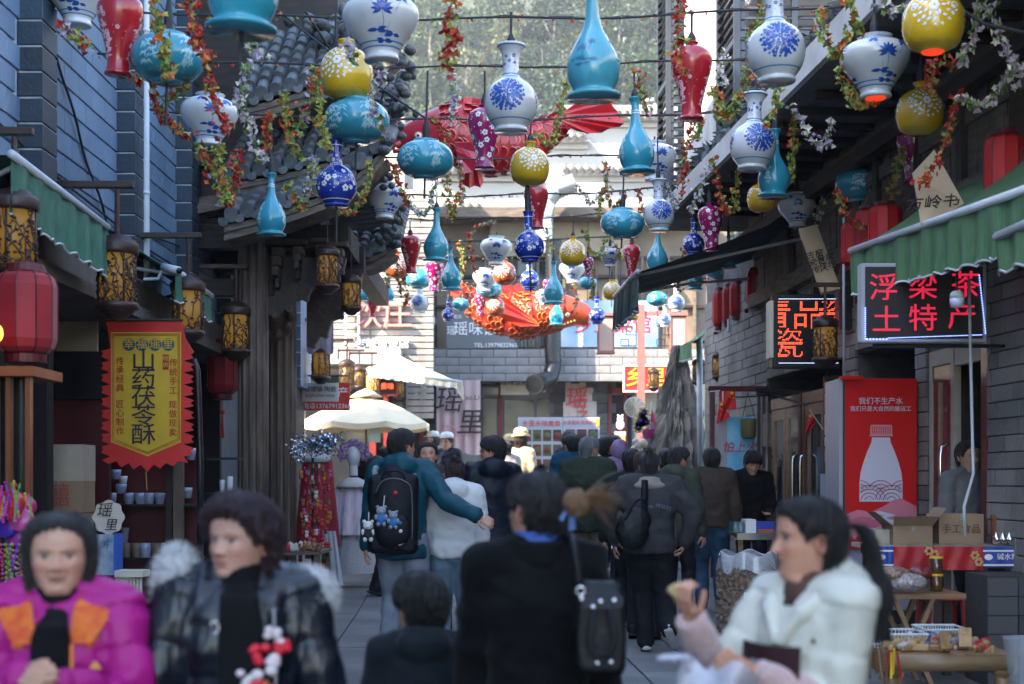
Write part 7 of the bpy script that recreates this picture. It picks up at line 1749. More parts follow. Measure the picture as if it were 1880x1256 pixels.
def ex_grey(T, K):
 V = K['V']; b = MB(); b.tube([V(0,-.03,1.40), V(0,-.02,1.465)], [.10,.085], 18); b.ell(V(0,-.075,1.40), (.13,.05,.04)); grow(b.build('fawn_collar', M_colr, T, True), .012, 3)
 b = MB(); b.tube(catmull([V(-.04,-.12,1.44), V(-.04,-.165,1.3), V(-.05,-.175,1.1), V(-.06,-.165,.98)], 4), .028, 6); b.build('bag_strap', C_bp, T)
 for s, a in zip('TOTAL PRODUCT', np.linspace(-1, 1, 13)):
  text(s, .038, mat('pale_blue_print', (.10,.13,.22), .7), V(.06 + .15*a*.75, -.178 + .02*abs(a), 1.235 - .03*a*a), Vector((1, 0, -.4*a)), FZ, T, ext=.0005, name='back_print')
person('woman with a topknot in a bulky slate-grey jacket and black trousers, mid-stride', at(1192, 11.25), -.08, hof(826, 11.25), False, TONE, ('tied+bun', H_black), C_gj, cloth('black_wide_trousers', (.010,.011,.014)), (.45,.44,.42),
       L=(-.27,.12,.95), Rr=(.30,.06,.92), lf=(-.03,.10,.09), rf=(.16,-.22,.22), hem=.84, bulk=1.36, lean=.06, extra=ex_grey, leg_r=1.3, amp=.016, shoulder=1.15, head_pitch=-.25, lpole=(-1,-.3,0), rpole=(1,-.3,0))
SB_ = thing('handbag', 'slouchy black crossbody bag on the back of the slate-grey jacket', 'bag', P(1162, 1010, 10.95)); b = MB(); b.ell(P(1160,975,10.95), (.13,.07,.15), 18, 12); b.ell(P(1170,955,10.95), (.11,.06,.10)); grow(b.build('bag_body', M_leather, SB_, True), .012, 3, fold_post(.008, 6, (12,12,14)))
b = MB(); b.tube(catmull([P(1148,955,10.9), P(1160,930,10.9), P(1175,915,10.9), P(1186,925,10.92)], 3), .012, 6); b.build('bag_handle', C_bp, SB_, True)
C_ol = cloth('olive_parka', (.055,.065,.045), .3, .85)
person('woman with bobbed black hair in an olive parka with cream collar, looking down right', at(1240, 13.8), -.45, hof(817, 13.8), False, TONE, ('short', H_black), C_ol, bulk=1.12, head_yaw=-.6, head_pitch=-.3, hood=True)
C_br = cloth('brown_suede', (.062,.044,.036), .25, .9)
def ex_seam(T, K):
 V = K['V']; b = MB(); b.tube([V(-.15,-.125,1.30), V(0,-.142,1.30), V(.15,-.125,1.30)], .003, 4); b.build('back_seam', cloth('dark_seam', (.03,.02,.018)), T)
 b = MB(); b.tube([V(0,-.0,.80), V(0,-.0,.86)], [.172,.175], 24); 
person('man with cropped black hair in a brown jacket, blue jeans and boots, seen from behind', at(1307, 14.9), -.02, hof(820, 14.9), False, TONE, ('short', H_black), C_br, C_jean, (.012,.012,.014), L=(-.25,.14,.98), Rr=(.27,.05,.85), hem=.86, bulk=1.25, extra=ex_seam, leg_r=1.22, head_yaw=-.05, hipw=1.1, head_pitch=-.1)
person('smiling stall keeper in a black jacket looking down at the goods', at(1376, 15.5), W_ + .1, hof(826, 15.5), False, TONE, ('bowl', H_black), C_blk, L=(-.12,.32,1.02), Rr=(.2,.2,.95), lean=.12, head_pitch=-.45, bulk=1.15, hood=True, palmL=(0,0,1), curl=.35)
person('shop woman with black hair looking out through the glass door', at(1776, 10.95), W_ + .35, hof(806, 10.95), False, (.42,.25,.18), ('short', H_black), cloth('grey_wool', (.16,.16,.17)), hands=False)
far = [('man in a white cap and navy padded jacket in front of the pink banner', 822, 24.0, 797, W_-.5, ('short', H_black), C_navy),
 ('person with sunlit brown hair behind the man in the white cap', 797, 26.0, 795, W_-.9, ('bob', H_brown), cloth('pale_wool', (.35,.3,.25))),
 ('dark-haired woman seen in the gap left of the man in teal', 688, 16.5, 836, -1.2, ('long', H_black), cloth('plum_wool', (.05,.02,.03))),
 ('woman with a red hair ornament among the crowd behind the mannequin', 706, 19.0, 818, .3, ('tied', H_black), cloth('dark_floral', (.08,.03,.04), .8, col2=(.3,.1,.1))),
 ('woman in a yellow bucket hat and beige vest lit by the sun', 955, 23.0, 789, -.6, ('bob', H_brown), cloth('sun_beige', (.45,.36,.25))),
 ('woman in a cream coat beside the yellow hat', 928, 22.0, 806, .5, ('bob', H_brown), cloth('sun_cream', (.55,.48,.4))),
 ('girl with a tiny topknot in front of the menu board', 992, 17.0, 852, .1, ('tied+bun', H_brown), cloth('tan_wool', (.25,.17,.12))),
 ('man in a dark jacket facing the camera between the child and the menu board', 1128, 20.0, 797, W_, ('short', H_black), C_navy),
 ('person in dark clothes behind the woman in the olive parka', 1222, 19.5, 822, .2, ('short', H_black), C_blk),
 ('person with a beige hat among the crowd behind the man with glasses', 938, 26.0, 800, 2.0, ('short', H_brown), cloth('dun', (.3,.24,.18))),
 ('woman in black half hidden behind the mannequin', 672, 20.0, 828, -.4, ('long', H_black), C_blk)]
for (lab, u, d, vt, fc, hr, tp) in far: 
 hs_ = hof(vt, d)
 T = person(lab, at(u, d), fc, max(1.2, min(hs_, 1.86)), False, TONE, hr, tp, hands=False, bulk=1.12)
 if 'white cap' in lab or 'yellow bucket' in lab or 'dark cap' in lab or 'beige hat' in lab:
  S = hs_/1.7; c = Vector((0, .02*S, 1.635*S)); b = MB(); mm = mat('white_cap_cloth', (.65,.66,.66), .8) if 'white' in lab else mat('straw_yellow_cloth', (.6,.5,.25), .8)
  b.lathe([(.108*S,0),(.108*S,.05*S),(.08*S,.09*S),(.01,.105*S)], 18, c); b.ell(c + Vector((0,.11*S,.005)), (.075*S,.08*S,.008)) if 'white' in lab else b.lathe([(.15*S,-.03*S),(.108*S,.01*S),(.108*S,.02*S)], 18, c); b.build('cap', mm, T, True)
# ================================================================ goods and shop fittings, left side
M_dred = mat('dark_red_panel', (0.10, 0.008, 0.012), .5, var=.3, vs=3); M_card = mat('cardboard', (.30,.20,.12), .8, var=.15, vs=4, bump=.1); M_kraft = mat('pale_card', (.42,.36,.28), .8, var=.12)
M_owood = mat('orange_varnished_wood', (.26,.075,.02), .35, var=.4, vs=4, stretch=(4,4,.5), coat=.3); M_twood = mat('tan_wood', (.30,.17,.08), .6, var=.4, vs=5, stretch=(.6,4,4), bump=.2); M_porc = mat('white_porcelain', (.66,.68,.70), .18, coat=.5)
M_bpr = mat('blue_speckled_porcelain', (.55,.6,.66), .2, var=.8, vs=60, col2=(.03,.08,.3), coat=.5); M_brp = mat('brown_stoneware', (.22,.17,.12), .5, var=.4, vs=20); M_clear = mat('clear_plastic', (.55,.6,.62), .12, alpha=.35, coat=.5)
def fbox(b, u0, v0, u1, v1, d, th, mi=None, back=True):
 p = P(u0, v1, d); q = P(u1, v0, d); b.box(p.x, q.x, d, d+th, p.z, q.z, mi); return b
def one(name, label, cat, mb, mats, smooth=False, group=None): return tag(mb.build(name, mats, None, smooth), label, cat, group)
K_ = thing('wooden_cabinet', 'varnished wooden cabinet with glowing orange top at the left edge', 'cabinet', P(25,1000,7.9))
b = MB(); fbox(b, -40, 672, 62, 690, 7.8, .5); b.build('top_rail', mat('orange_brown_wood', (.35,.09,.02), .4, var=.3), K_)  # rail a brighter orange-brown than the posts
for u in (-14, 10, 46): b = MB(); fbox(b, u, 690, u+9, 1100, 7.85, .05); b.build('cabinet_post', M_owood, K_)
b = MB(); fbox(b, -40, 690, 48, 1100, 7.95, .03); b.build('cabinet_glass', gl, K_)
b = MB(); b.ell(P(-4,612,8.2), (.03,.03,.05)); one('warm_lamp', 'small glowing orange lamp behind the big red lantern at the left edge', 'lamp', b, mat('warm_lamp_glow', (1,.4,.05), .4, emis=1.2, ecol=(1,.3,.03)), True)
S_ = thing('shop_partition', 'dark red back panels with a black screen in the first left-hand shop', 'wall panel', P(140,1000,11.9))
b = MB(); fbox(b, 75, 735, 200, 1050, 11.9, .04); b.build('red_panel', M_dred, S_); b = MB(); fbox(b, 100, 645, 200, 732, 11.8, .05); b.build('black_screen', M_lsc, S_); b = MB(); fbox(b, 104, 590, 178, 648, 12.0, .05); b.build('beige_panel', mat('beige_panel', (.33,.31,.24), .7), S_)
b = MB(); fbox(b, 60, 640, 78, 1050, 10.8, .1); b.build('black_post', M_blackm, S_)
# stacked boxes
def carton(u0, v0, u1, v1, d, label, m=M_card, flap=False, txt=None, rz=0.0):
 T = thing('cardboard_box', label, 'box', P((u0+u1)/2, v1, d + .15), 'cardboard boxes')
 b = MB(); fbox(b, u0, v0, u1, v1, d, .32); b.build('carton_body', m, T); b = MB(); fbox(b, (u0+u1)/2-3, v0-.3, (u0+u1)/2+3, v0 + (v1-v0)*.25, d-.004, .33); b.build('packing_tape', M_clear, T)
 if flap:
  p, q = P(u0, v0, d), P(u1, v0, d); b = MB(); b.add([p, q, q + Vector((.02,-.09,.07)), p + Vector((-.02,-.09,.07))], [(0,1,2,3)]); b.add([q, q + Vector((0,.32,0)), q + Vector((.1,.32,.13)), q + Vector((.1,0,.13))], [(0,1,2,3)]); b.add([p, p + Vector((0,.32,0)), p + Vector((-.12,.3,.1)), p + Vector((-.12,.02,.1))], [(3,2,1,0)]); b.build('flap', m, T)
 if txt: text(txt[0], txt[1], txt[2], P((u0+u1)/2, (v0+v1)/2, d-.005), FX, FZ, T, off=.001)
 return T
M_brprint = mat('brown_print', (.10,.05,.03), .8)
carton(96, 816, 153, 884, 11.0, 'pale upright carton on top of the brown boxes at left', M_kraft); carton(62, 883, 152, 941, 10.9, 'brown cardboard box with a red square stamp, under the pale carton', M_card, txt=('囍', .19, mat('faded_red_stamp', (.35,.07,.05), .8))); carton(64, 942, 150, 1010, 10.9, 'lowest brown cardboard box of the left-hand stack')
# crockery shelves
SH = thing('crockery_shelf', 'black shelf unit with dark red back holding rows of small cups', 'shelf', P(270,1200,12.2))
b = MB(); fbox(b, 196, 838, 372, 1190, 12.55, .03); b.build('back_panel', M_dred, SH)
for u in (190, 304, 360): b = MB(); fbox(b, u, 820, u+11, 1200, 12.2, .06); b.build('upright', M_blackm, SH)
b = MB(); fbox(b, 318, 820, 336, 1200, 12.18, .05); b.build('grey_post', M_stone, SH)
for v in (926, 1024, 1120): b = MB(); fbox(b, 196, v, 362, v+4, 12.22, .33); b.build('shelf_board', M_blackm, SH)
cupm = {}
def cup(u, v, d, w, h, kind, i, shelf='upper'):
 k = (kind,)
 if k not in cupm: c_ = MB(); c_.lathe([(.36,0),(.38,.04),(.47,.6),(.5,1.0),(.46,1.0),(.42,.6),(.32,.1),(.0,.1)], 18); cupm[k] = c_.mesh('cup', {'b': M_bpr, 'w': M_porc, 't': M_brp}[kind], True)
 o = link('cup', cupm[k]); s = w*d/F; o.location = P(u, v, d); o.scale = (s, s, h*d/F)
 tag(o, ({'b':'blue-patterned','w':'plain white','t':'brown stoneware'}[kind]) + f' cup, {["first","second","third","fourth","fifth","sixth","seventh"][i]} from the left on the {shelf} shelf', 'cup', 'cups on the black shelves')
for i, (u, w, k) in enumerate(((206,17,'b'),(237,21,'b'),(258,24,'b'),(274,22,'b'),(294,20,'b'))): cup(u, 926, 12.3, w, 21, k, i)
for i, (u, w, k) in enumerate(((232,19,'t'),(251,22,'t'),(267,24,'b'),(288,21,'t'),(303,16,'w'))): cup(u, 1024, 12.3, w, 27, k, i, 'lower')
cup(222, 906, 12.4, 22, 18, 'b', 0, 'stack of cups above the upper'); cup(226, 888, 12.4, 17, 14, 'w', 1, 'stack of cups above the upper'); cup(212, 880, 12.4, 22, 18, 'b', 2, 'stack of cups above the upper'); cup(228, 998, 12.45, 16, 16, 'b', 5, 'lower'); cup(230, 983, 12.45, 15, 14, 'b', 6, 'lower')
cup(343, 915, 12.5, 22, 20, 'b', 0, 'narrow right-hand'); cup(350, 845, 12.5, 20, 22, 'b', 1, 'narrow right-hand'); cup(422, 905, 14.0, 12, 30, 'w', 0, 'dark rear'); cup(408, 905, 14.0, 10, 24, 'w', 1, 'dark rear')
b = MB(); fbox(b, 375, 905, 436, 909, 13.9, .3); fbox(b, 375, 840, 436, 844, 13.9, .3); one('rear_shelf', 'dark shelf with glasses between the black pole and the fluted column', 'shelf', b, M_blackm)
T = thing('fan_sign', 'cream fan-shaped sign with two brush characters above a gift box', 'sign', P(200,985,11.0)); kx = 11.0/F
b = MB(); b.prism([(28*kx*(1+.07*math.cos(8*a))*math.cos(a), 31*kx*(1+.05*math.cos(8*a))*math.sin(a)) for a in np.linspace(0, 2*PI, 48, False)], P(199,950,11.0), FX, FZ, .012); b.build('panel', M_cream, T)
text('瑶', .12, M_ink, P(191,938,10.985), FX, FZ, T, shear=.2); text('里', .10, M_ink, P(203,965,10.985), FX, FZ, T, shear=.2)
T = thing('gift_box', 'white gift box with blue landscape print standing under the fan sign', 'box', P(196,1052,10.9)); b = MB(); fbox(b, 172, 982, 208, 1056, 10.9, .12); b.build('box_body', mat('blue_white_print', (.55,.6,.66), .5, var=.8, vs=8, col2=(.10,.2,.4)), T); b = MB(); fbox(b, 208, 980, 218, 1056, 10.92, .12); b.build('box_edge', mat('blue_edge', (.03,.12,.5), .4), T); text('河', .06, M_bb, P(193,1000,10.89), FX, FZ, T)
T = thing('wooden_rack', 'small cream slatted rack behind the magenta jacket', 'rack', P(240,1110,10.4)); b = MB(); fbox(b, 212, 1060, 236, 1112, 10.4, .14); fbox(b, 210, 1048, 262, 1060, 10.36, .2); b.build('rack_body', M_cream, T)
for k in range(4): b = MB(); fbox(b, 238+k*6, 1062, 242+k*6, 1108, 10.4, .02); b.build('slat', M_cream, T)
b = MB(); fbox(b, 205, 1108, 275, 1116, 10.3, .4); [fbox(b, u, 1116, u+6, 1250, 10.35, .03) for u in (212, 262)]; one('small_table', 'small wooden table under the cream slatted rack', 'table', b, M_twood)
# toy drums with ribbons
TY = thing('toy_bundle', 'bundle of colourful toy drums with beaded ribbons at the left edge', 'toy', P(20,1080,7.2))
for i, (u, v, r, c_) in enumerate(((20,925,26,(.6,.04,.03)),(40,955,22,(.65,.10,.35)),(14,965,24,(.10,.03,.45)),(32,985,20,(.4,.05,.4)),(8,940,20,(.7,.1,.02)),(48,930,18,(.6,.03,.2)))):
 b = MB(); M3 = Euler((R(80), 0, random.uniform(-.6,.6))).to_matrix(); b.lathe([(r*7.2/F*.9,-.03),(r*7.2/F,-.02),(r*7.2/F,.02),(r*7.2/F*.9,.03),(.0,.031)], 20, P(u, v, 7.2 + .02*i), M3); b.build('toy_drum', mat('toy_%d' % i, c_, .35, var=.3, vs=25, coat=.3), TY, True)
b = MB()
for k in range(44):
 u = random.uniform(0, 58); up = k % 2; v0 = random.uniform(880, 920) if up else 1000; v1 = v0 + (40 if up else random.uniform(40, 95)); p, q = P(u, v0, 7.15), P(u + random.uniform(-14,14), v1, 7.15)
 for t in np.linspace(0, 1, 9): b.ell(p.lerp(q, t), random.uniform(.005,.009), 6, 4, mi=k % 5)
b.build('bead_ribbon', [mat('bead_%s' % n, c, .3) for n, c in (('pink', (.7,.08,.35)), ('gold', (.6,.4,.05)), ('purple', (.3,.05,.5)), ('green', (.1,.4,.1)), ('red', (.6,.03,.03)))], TY, kind='stuff')
b = MB(); b.lathe([(.055,0),(.07,.06),(.074,.065),(.066,.06),(.05,.01),(0,.008)], 20, P(22,1100,7.1)); one('blue_basket', 'small light blue plastic basket under the toy drums', 'basket', b, mat('light_blue_plastic', (.05,.3,.5), .3), True)
# ---------------- costumes and trinkets past the gate
MN = thing('mannequin', 'faceless mannequin in a lilac embroidered robe with a ring of lilac flowers on its head', 'mannequin', P(652,1052,17.5)); kx = 17.5/F
c = P(649, 838, 17.5); M_mann = mat('mannequin_white', (.55,.56,.60), .35); M_lrobe = mat('lilac_robe', (.8,.7,.8), .75, var=.3, vs=9, stretch=(3,3,.5), bump=.4); M_wlace = mat('white_lace', (.62,.6,.6), .85, var=.3, vs=60, bump=.6, bs=120)
b = MB(); b.ell(c, (.085,.10,.125), 18, 12); b.tube([c + Vector((0,0,-.08)), c + Vector((0,0,-.24))], [.05,.055], 14); grow(b.build('head', M_mann, MN, True), .01, 3)
b = MB(); z0 = P(0,1052,17.5).z; z1 = P(0,890,17.5).z
b.grid(lambda s, t: Vector((c.x + (.16 + .10*t + .02*math.sin(s*2*PI*9)*t)*math.cos(s*2*PI)*(1 if t > .05 else .9), 17.5 + (.11 + .12*t + .02*math.sin(s*2*PI*9)*t)*math.sin(s*2*PI), z1 + .06 - (z1-z0)*.62*t)), 90, 14); b.build('robe', M_lrobe, MN, True)
b = MB(); b.grid(lambda s, t: Vector((c.x + (.20 + .09*t + .012*math.sin(s*2*PI*14))*math.cos(s*2*PI), 17.52 + (.17 + .08*t)*math.sin(s*2*PI), z0 + .50 - .50*t)), 90, 8); b.build('underskirt', M_wlace, MN, True)
for s in (-1, 1):
 b = MB(); b.tube([Vector((c.x+s*.14, 17.5, z1)), Vector((c.x+s*.21, 17.48, z1-.25)), Vector((c.x+s*.235, 17.44, z1-.62))], [.06,.085,.12], 14); b.build('sleeve', M_lrobe, MN, True)
b = MB(); b.lathe([(.06,.05),(.12,.02),(.2,-.05),(.205,-.075),(.10,-.03)], 28, (c.x, 17.48, z1+.04)); b.build('lace_collar', M_wlace, MN, True)
b = MB()
for k in range(420):
 a = random.uniform(-.5, PI+.5); rr = random.uniform(.10,.185); blossom3(b, c + Vector((rr*math.cos(a), random.uniform(-.03,.06), .02 + rr*1.02*math.sin(a))), .02, random.choice((0,0,1)), 4)
b.build('flower_wreath', [mat('violet_petal', (.32,.18,.42), .7), mat('pale_violet_petal', (.5,.4,.58), .7)], MN, kind='stuff')
b = MB(); [b.ell(Vector((c.x + random.gauss(0,.012), 17.37 + .03*math.sin(z), z)), .012, 6, 4) for z in np.linspace(z0+.5, z1-.1, 26)]; b.build('front_embroidery', mat('violet_embroidery', (.25,.22,.45), .7), MN, kind='stuff')
RD = thing('costume', 'red and white costume hanging behind the trinket stand', 'costume', P(585,1010,16.6)); c = P(583, 850, 16.6)
b = MB(); b.grid(lambda s, t: Vector((c.x + (.17+.10*t)*math.cos(s*2*PI) , 16.6 + (.1+.05*t+.01*math.sin(s*50))*math.sin(s*2*PI), c.z + .05 - 1.02*t)), 60, 10); b.build('robe', mat('crimson_cloth', (.32,.012,.025), .7, var=.4, vs=6, stretch=(3,3,.5)), RD, True)
b = MB(); b.ell(c + Vector((0,-.03,.05)), (.17,.12,.07)); b.ell(c + Vector((0,0,.17)), (.08,.09,.11)); grow(b.build('white_fur_cape', M_fur, RD, True), .014, 3)
b = MB(); b.grid(lambda s, t: P(592 + 38*s, 0, 16.0) * Vector((1,1,0)) + Vector((0, .02*math.sin(s*20), P(0, 975 + 105*t, 16.0).z)), 30, 6) if False else b.grid(lambda s, t: Vector((P(592 + (24+14*t)*s, 0, 16.0).x, 16.0 + .02*math.sin(s*20), P(0, 975 + 100*t, 16.0).z)), 30, 6)
one('veil', 'white gauze veil hanging to the ground beside the trinket table', 'veil', b, mat('white_gauze', (.6,.62,.65), .8, alpha=.8), True)
TK = thing('trinket_stand', 'tall stand covered in keyrings, plush charms and beads in front of the costumes', 'display stand', P(580,1050,15.0))
b = MB(); b.tube([P(574,1060,15.0), P(574,840,15.0)], .015, 8); b.tube([P(555,850,15), P(600,850,15)], .008, 6)
for v in (850, 890, 925, 965, 1000): b.tube([P(552,v,15), P(602,v,15)], .006, 5)
b.build('rack_frame', M_blackm, TK)
tc = [mat('charm_%s' % n, c_, .4) for n, c_ in (('red', (.4,.012,.012)), ('white', (.5,.48,.45)), ('blue', (.04,.15,.32)), ('brown', (.16,.08,.035)), ('green', (.05,.2,.05)), ('orange', (.42,.12,.02)), ('black', (.02,.02,.02)), ('pink', (.4,.05,.12)))]
chm = []
for i, m_ in enumerate(tc):
 q = MB(); q.ell((0,0,0), (.028,.02,.026), 8, 6); q.ell((0,0,-.045), (.03,.02,.032), 8, 6); q.tube([(0,0,.02),(0,0,.08)], .003, 4)
 if i % 2: q.ell((.02,0,.022), .01, 6, 4); q.ell((-.02,0,.022), .01, 6, 4)
 chm.append(q.mesh('charm', m_, True))
for v in (862, 880, 900, 918, 938, 958, 978, 996, 1014):
 for u in range(554, 606, 6):
  o = link('charm', random.choice(chm[:8] if v < 930 else [chm[0], chm[0], chm[7], chm[1], chm[5], chm[3]]), TK); o.location = P(u + random.uniform(-4,4), v + random.uniform(-9,9), 14.95 + random.uniform(-.04,.04)); o.matrix_parent_inverse = Matrix.Translation(-INV[TK.name]); o.scale = (random.uniform(.4,.95),)*3
for k, (v, c_) in enumerate(((1005,'green'),(1012,'orange'),(1019,'blue'),(1026,'red'))): b = MB(); fbox(b, 590, v, 600, v+7, 14.9, .02); b.build('rainbow_tag', _m['charm_'+c_], TK)
b = MB(); fbox(b, 584, 1030, 602, 1045, 14.9, .02); b.build('red_tag', _m['charm_red'], TK)
TN = thing('tinsel', 'cloud of silver tinsel on top of the trinket stand', 'tinsel', P(590,840,15.0)); b = MB(); c = P(590, 815, 15.0)
for k in range(900):
 p = c + Vector((random.gauss(0,.085), random.gauss(0,.06), random.gauss(0,.05))); e = Euler((random.uniform(0,6),)*2 + (random.uniform(0,6),)).to_matrix(); b.add([p + e @ Vector(q)*.02 for q in ((-1,-.4,0),(1,-.4,.2),(0,.9,0))], [(0,1,2)], k % 2)
b.build('foil_strand', [mat('silver_foil', (.6,.65,.72), .2, .95), mat('blue_foil', (.25,.32,.42), .25, .9)], TN, kind='stuff')
b = MB()
for k in range(200): p = P(550, 825, 15.3) + Vector((random.gauss(0,.05), random.gauss(0,.05), random.gauss(0,.06))); blossom3(b, p, .02, 0, 4)
o = one('tinsel', 'smaller silver tinsel tuft left of the large one', 'tinsel', b, [_m['silver_foil']]); o['kind'] = 'stuff'
TT = thing('trinket_table', 'weathered wooden table of small carved trinkets in front of the gate columns', 'table', P(550,1125,14.3))
b = MB(); p, q = P(497,1013,14.1), P(590,1013,14.1); b.box(p.x, q.x, 14.1, 14.9, p.z-.03, p.z); b.build('table_top', M_wood, TT)
for x, y in ((p.x+.05,14.15),(q.x-.04,14.15),(p.x+.05,14.85),(q.x-.04,14.85)): b = MB(); b.bar((x + (.07 if x > p.x+.1 else -.05), y, gz(y)), (x, y, p.z-.03), .04, .04); b.build('leg', M_wood, TT)
b = MB(); b.bar((p.x, 14.3, .5), (q.x, 14.3, .5), .03, .05); b.build('stretcher', M_wood, TT)
trk = [mat('carved_toy', (.35,.18,.07), .5, var=.4, vs=30), _m['charm_white'], mat('amber_bead', (.35,.12,.03), .25), _m['charm_brown'], _m['charm_red']]
tms = []
for i in range(6):
 q_ = MB()
 if i % 3 == 0: q_.cbox((0,0,.02), (.07,.035,.04), bev=.008); q_.cbox((.03,0,.05), (.025,.03,.035), bev=.006)
 elif i % 3 == 1: q_.lathe([(.02,0),(.028,.015),(.015,.04),(.02,.055),(.004,.07)], 10)
 else: q_.ell((0,0,.015), (.035,.022,.016), 10, 6); q_.ell((.03,.0,.03), (.014,.012,.014), 8, 5)
 tms.append(q_.mesh('trinket', trk[i % 5], True))
def scatter(n, fn, label, group, sc=(.7,1.3), ms=None):
 for k in range(n):
  mi_ = random.choice((0,1,2,3,4,5,6,7,4,5,6,7,5,4)) if ms else random.randrange(len(tms)); o = link('carved_trinket', (ms or tms)[mi_]); o.location = fn(k); o.rotation_euler.z = random.uniform(0, 6); o.scale = (random.uniform(*sc),)*3; tag(o, (['red','white','yellow','blue','brown wooden','pale wooden','dark wooden','reddish brown'] if ms else ['tan animal','white turned','amber oval','dark brown blocky','red turned','second tan oval'])[mi_] + ' ' + label, 'trinket', group)
scatter(46, lambda k: Vector((random.uniform(p.x+.04, q.x-.03), random.uniform(14.14, 14.8), p.z)), 'carved trinket among many on the weathered table by the gate', 'trinkets on the table by the gate')
b = MB(); b.ell(P(567,1118,13.9) + Vector((0,0,.03)), (.11,.1,.12), 14, 10); PB_ = b.build('plastic_sack', mat('translucent_bag', (.45,.47,.5), .3, alpha=.8, var=.3, vs=20), None, True); grow(PB_, .012, 1, fold_post(.02, 5, (14,14,20))); tag(PB_, 'tied translucent plastic bag on the paving under the trinket table', 'plastic bag')
# ================================================================ right side
VF = thing('drinks_fridge', 'tall drinks fridge with a red poster of a white bottle over hills', 'fridge', P(1615,1050,11.7)); d = 11.7; kx = d/F
M_fr = mat('poster_red', (.52,.004,.006), .5, spec=.2); M_lav = mat('poster_lavender', (.52,.50,.62), .45); M_frs = mat('fridge_side', (.30,.31,.36), .4)
b = MB(); fbox(b, 1540, 695, 1683, 1120, d+.01, .5); b.build('cabinet', M_frs, VF)
b = MB(); fbox(b, 1550, 695, 1683, 1010, d-.002, .01); b.build('poster', M_fr, VF)
b = MB(); fbox(b, 1545, 690, 1584, 697, d-.05, .1); b.build('top_rail', M_fr, VF); b = MB(); fbox(b, 1547.5, 697, 1551, 1010, d-.006, .01); b.build('dark_edge', M_lsc, VF)
text('我们不生产水', 13.5*kx, M_lav, P(1617,737,d-.008), FX, FZ, VF, off=.004); text('我们只是大自然的搬运工', 10.2*kx, M_lav, P(1617,751,d-.008), FX, FZ, VF, off=.004)
k2p = lambda pts: [((u-1617)*kx, (850-v)*kx) for u, v in pts]; o0 = P(1617, 850, d-.006)
b = MB(); b.prism(k2p([(1578,921),(1578,888),(1580,868),(1585,850),(1592,830),(1600,812),(1601,803),(1634,803),(1635,812),(1643,830),(1650,850),(1655,868),(1657,888),(1657,921)]), o0, FX, FZ, .003); b.build('bottle_print', M_lav, VF)
b = MB(); b.prism(k2p([(1598,797),(1598,783),(1600,780),(1636,780),(1638,783),(1638,797),(1640,801),(1596,801)]), o0, FX, FZ, .003); b.build('bottle_cap_print', mat('poster_pink', (.55,.2,.25), .4), VF)
for k in range(9): b = MB(); fbox(b, 1601+k*4.1, 783, 1602.2+k*4.1, 796, d-.009, .002); b.build('cap_groove', M_fr, VF)
M_lin = mat('poster_crimson_line', (.30,.0,.03), .5)
def arc(cu, cv, rr, a0, a1): 
 b = MB()
 pts = []
 for a in np.linspace(a0, a1, 14):
  u, v = cu + rr*math.cos(a), cv - rr*math.sin(a)
  if 1579 < u < 1656 and v < 919: pts.append(P(u, v, d-.011))
  else:
   if len(pts) > 1: b.tube(pts, .0028, 4)
   pts = []
 if len(pts) > 1: b.tube(pts, .0028, 4)
 if b.v: b.build('wave_line', M_lin, VF)
for cu, cv in ((1596,921),(1637,921),(1617,906),(1578,906),(1657,906)):
 for rr in ((30,23,16,9) if cv > 910 else (24,17,10,5)): arc(cu, cv, rr, .15 if cv > 910 else .5, PI-.15 if cv > 910 else PI-.5)
for i, (pts, c_) in enumerate((([(1551,1010),(1551,945),(1575,936),(1600,940),(1625,928),(1640,918),(1655,915),(1668,922),(1683,930),(1683,1010)], (.55,.16,.22)), ([(1551,1010),(1551,958),(1580,948),(1610,952),(1640,962),(1683,950),(1683,1010)], (.48,.09,.15)), ([(1551,1010),(1551,975),(1580,962),(1605,970),(1640,955),(1665,948),(1683,950),(1683,1010)], (.55,.2,.26)), ([(1551,1010)] + [(1551+k*6, 985 + (k % 2)*7 - k*.4) for k in range(23)] + [(1683,1010)], (.36,.01,.03)))):
 b = MB(); b.prism(k2p([(min(max(u,1551),1683), v) for u, v in pts]), P(1617,850,d-.007-.002*i), FX, FZ, .002); b.build('hill_print', mat('poster_hill_%s' % 'abcd'[i], c_, .4), VF)
b = MB(); b.prism(k2p([(1600,940),(1625,947),(1600,952),(1640,962),(1652,958),(1625,951),(1645,946),(1615,938)]), P(1617,850,d-.018), FX, FZ, .001); b.build('river_print', M_lav, VF)
# counter with printed cloths and boxes on it
CT = thing('stall_counter', 'stall counter covered with red and blue printed cloths in front of the stone pier', 'counter', P(1740,1200,11.0)); d = 9.9
zt = P(0,1003,d).z
b = MB(); pa, pb = P(1607,1003,d), P(1900,1003,d); b.box(pa.x, pb.x, d, d+.7, zt-.03, zt); b.build('counter_top', M_kraft, CT)
b = MB(); b.grid(lambda s, t: Vector((P(1640+165*s,0,d).x, d-.012 + .006*math.sin(s*30+t*3), zt - .165*t)), 40, 4); b.build('red_cloth', mat('red_gold_cloth', (.42,.012,.018), .55, var=.2, vs=20), CT, True)
for k, (u, v) in enumerate(((1716,1018),(1722,1030),(1790,1020),(1797,1032),(1706,1012))):
 b = MB(); c = P(u, v, d-.025); [b.ell(c + Vector((.022*math.cos(a), 0, .022*math.sin(a))), (.013,.003,.013), 8, 5) for a in np.linspace(0, 2*PI, 6, False)]; b.build('gold_flower_print', mat('gold_cloth_print', (.55,.3,.12), .5), CT, True)
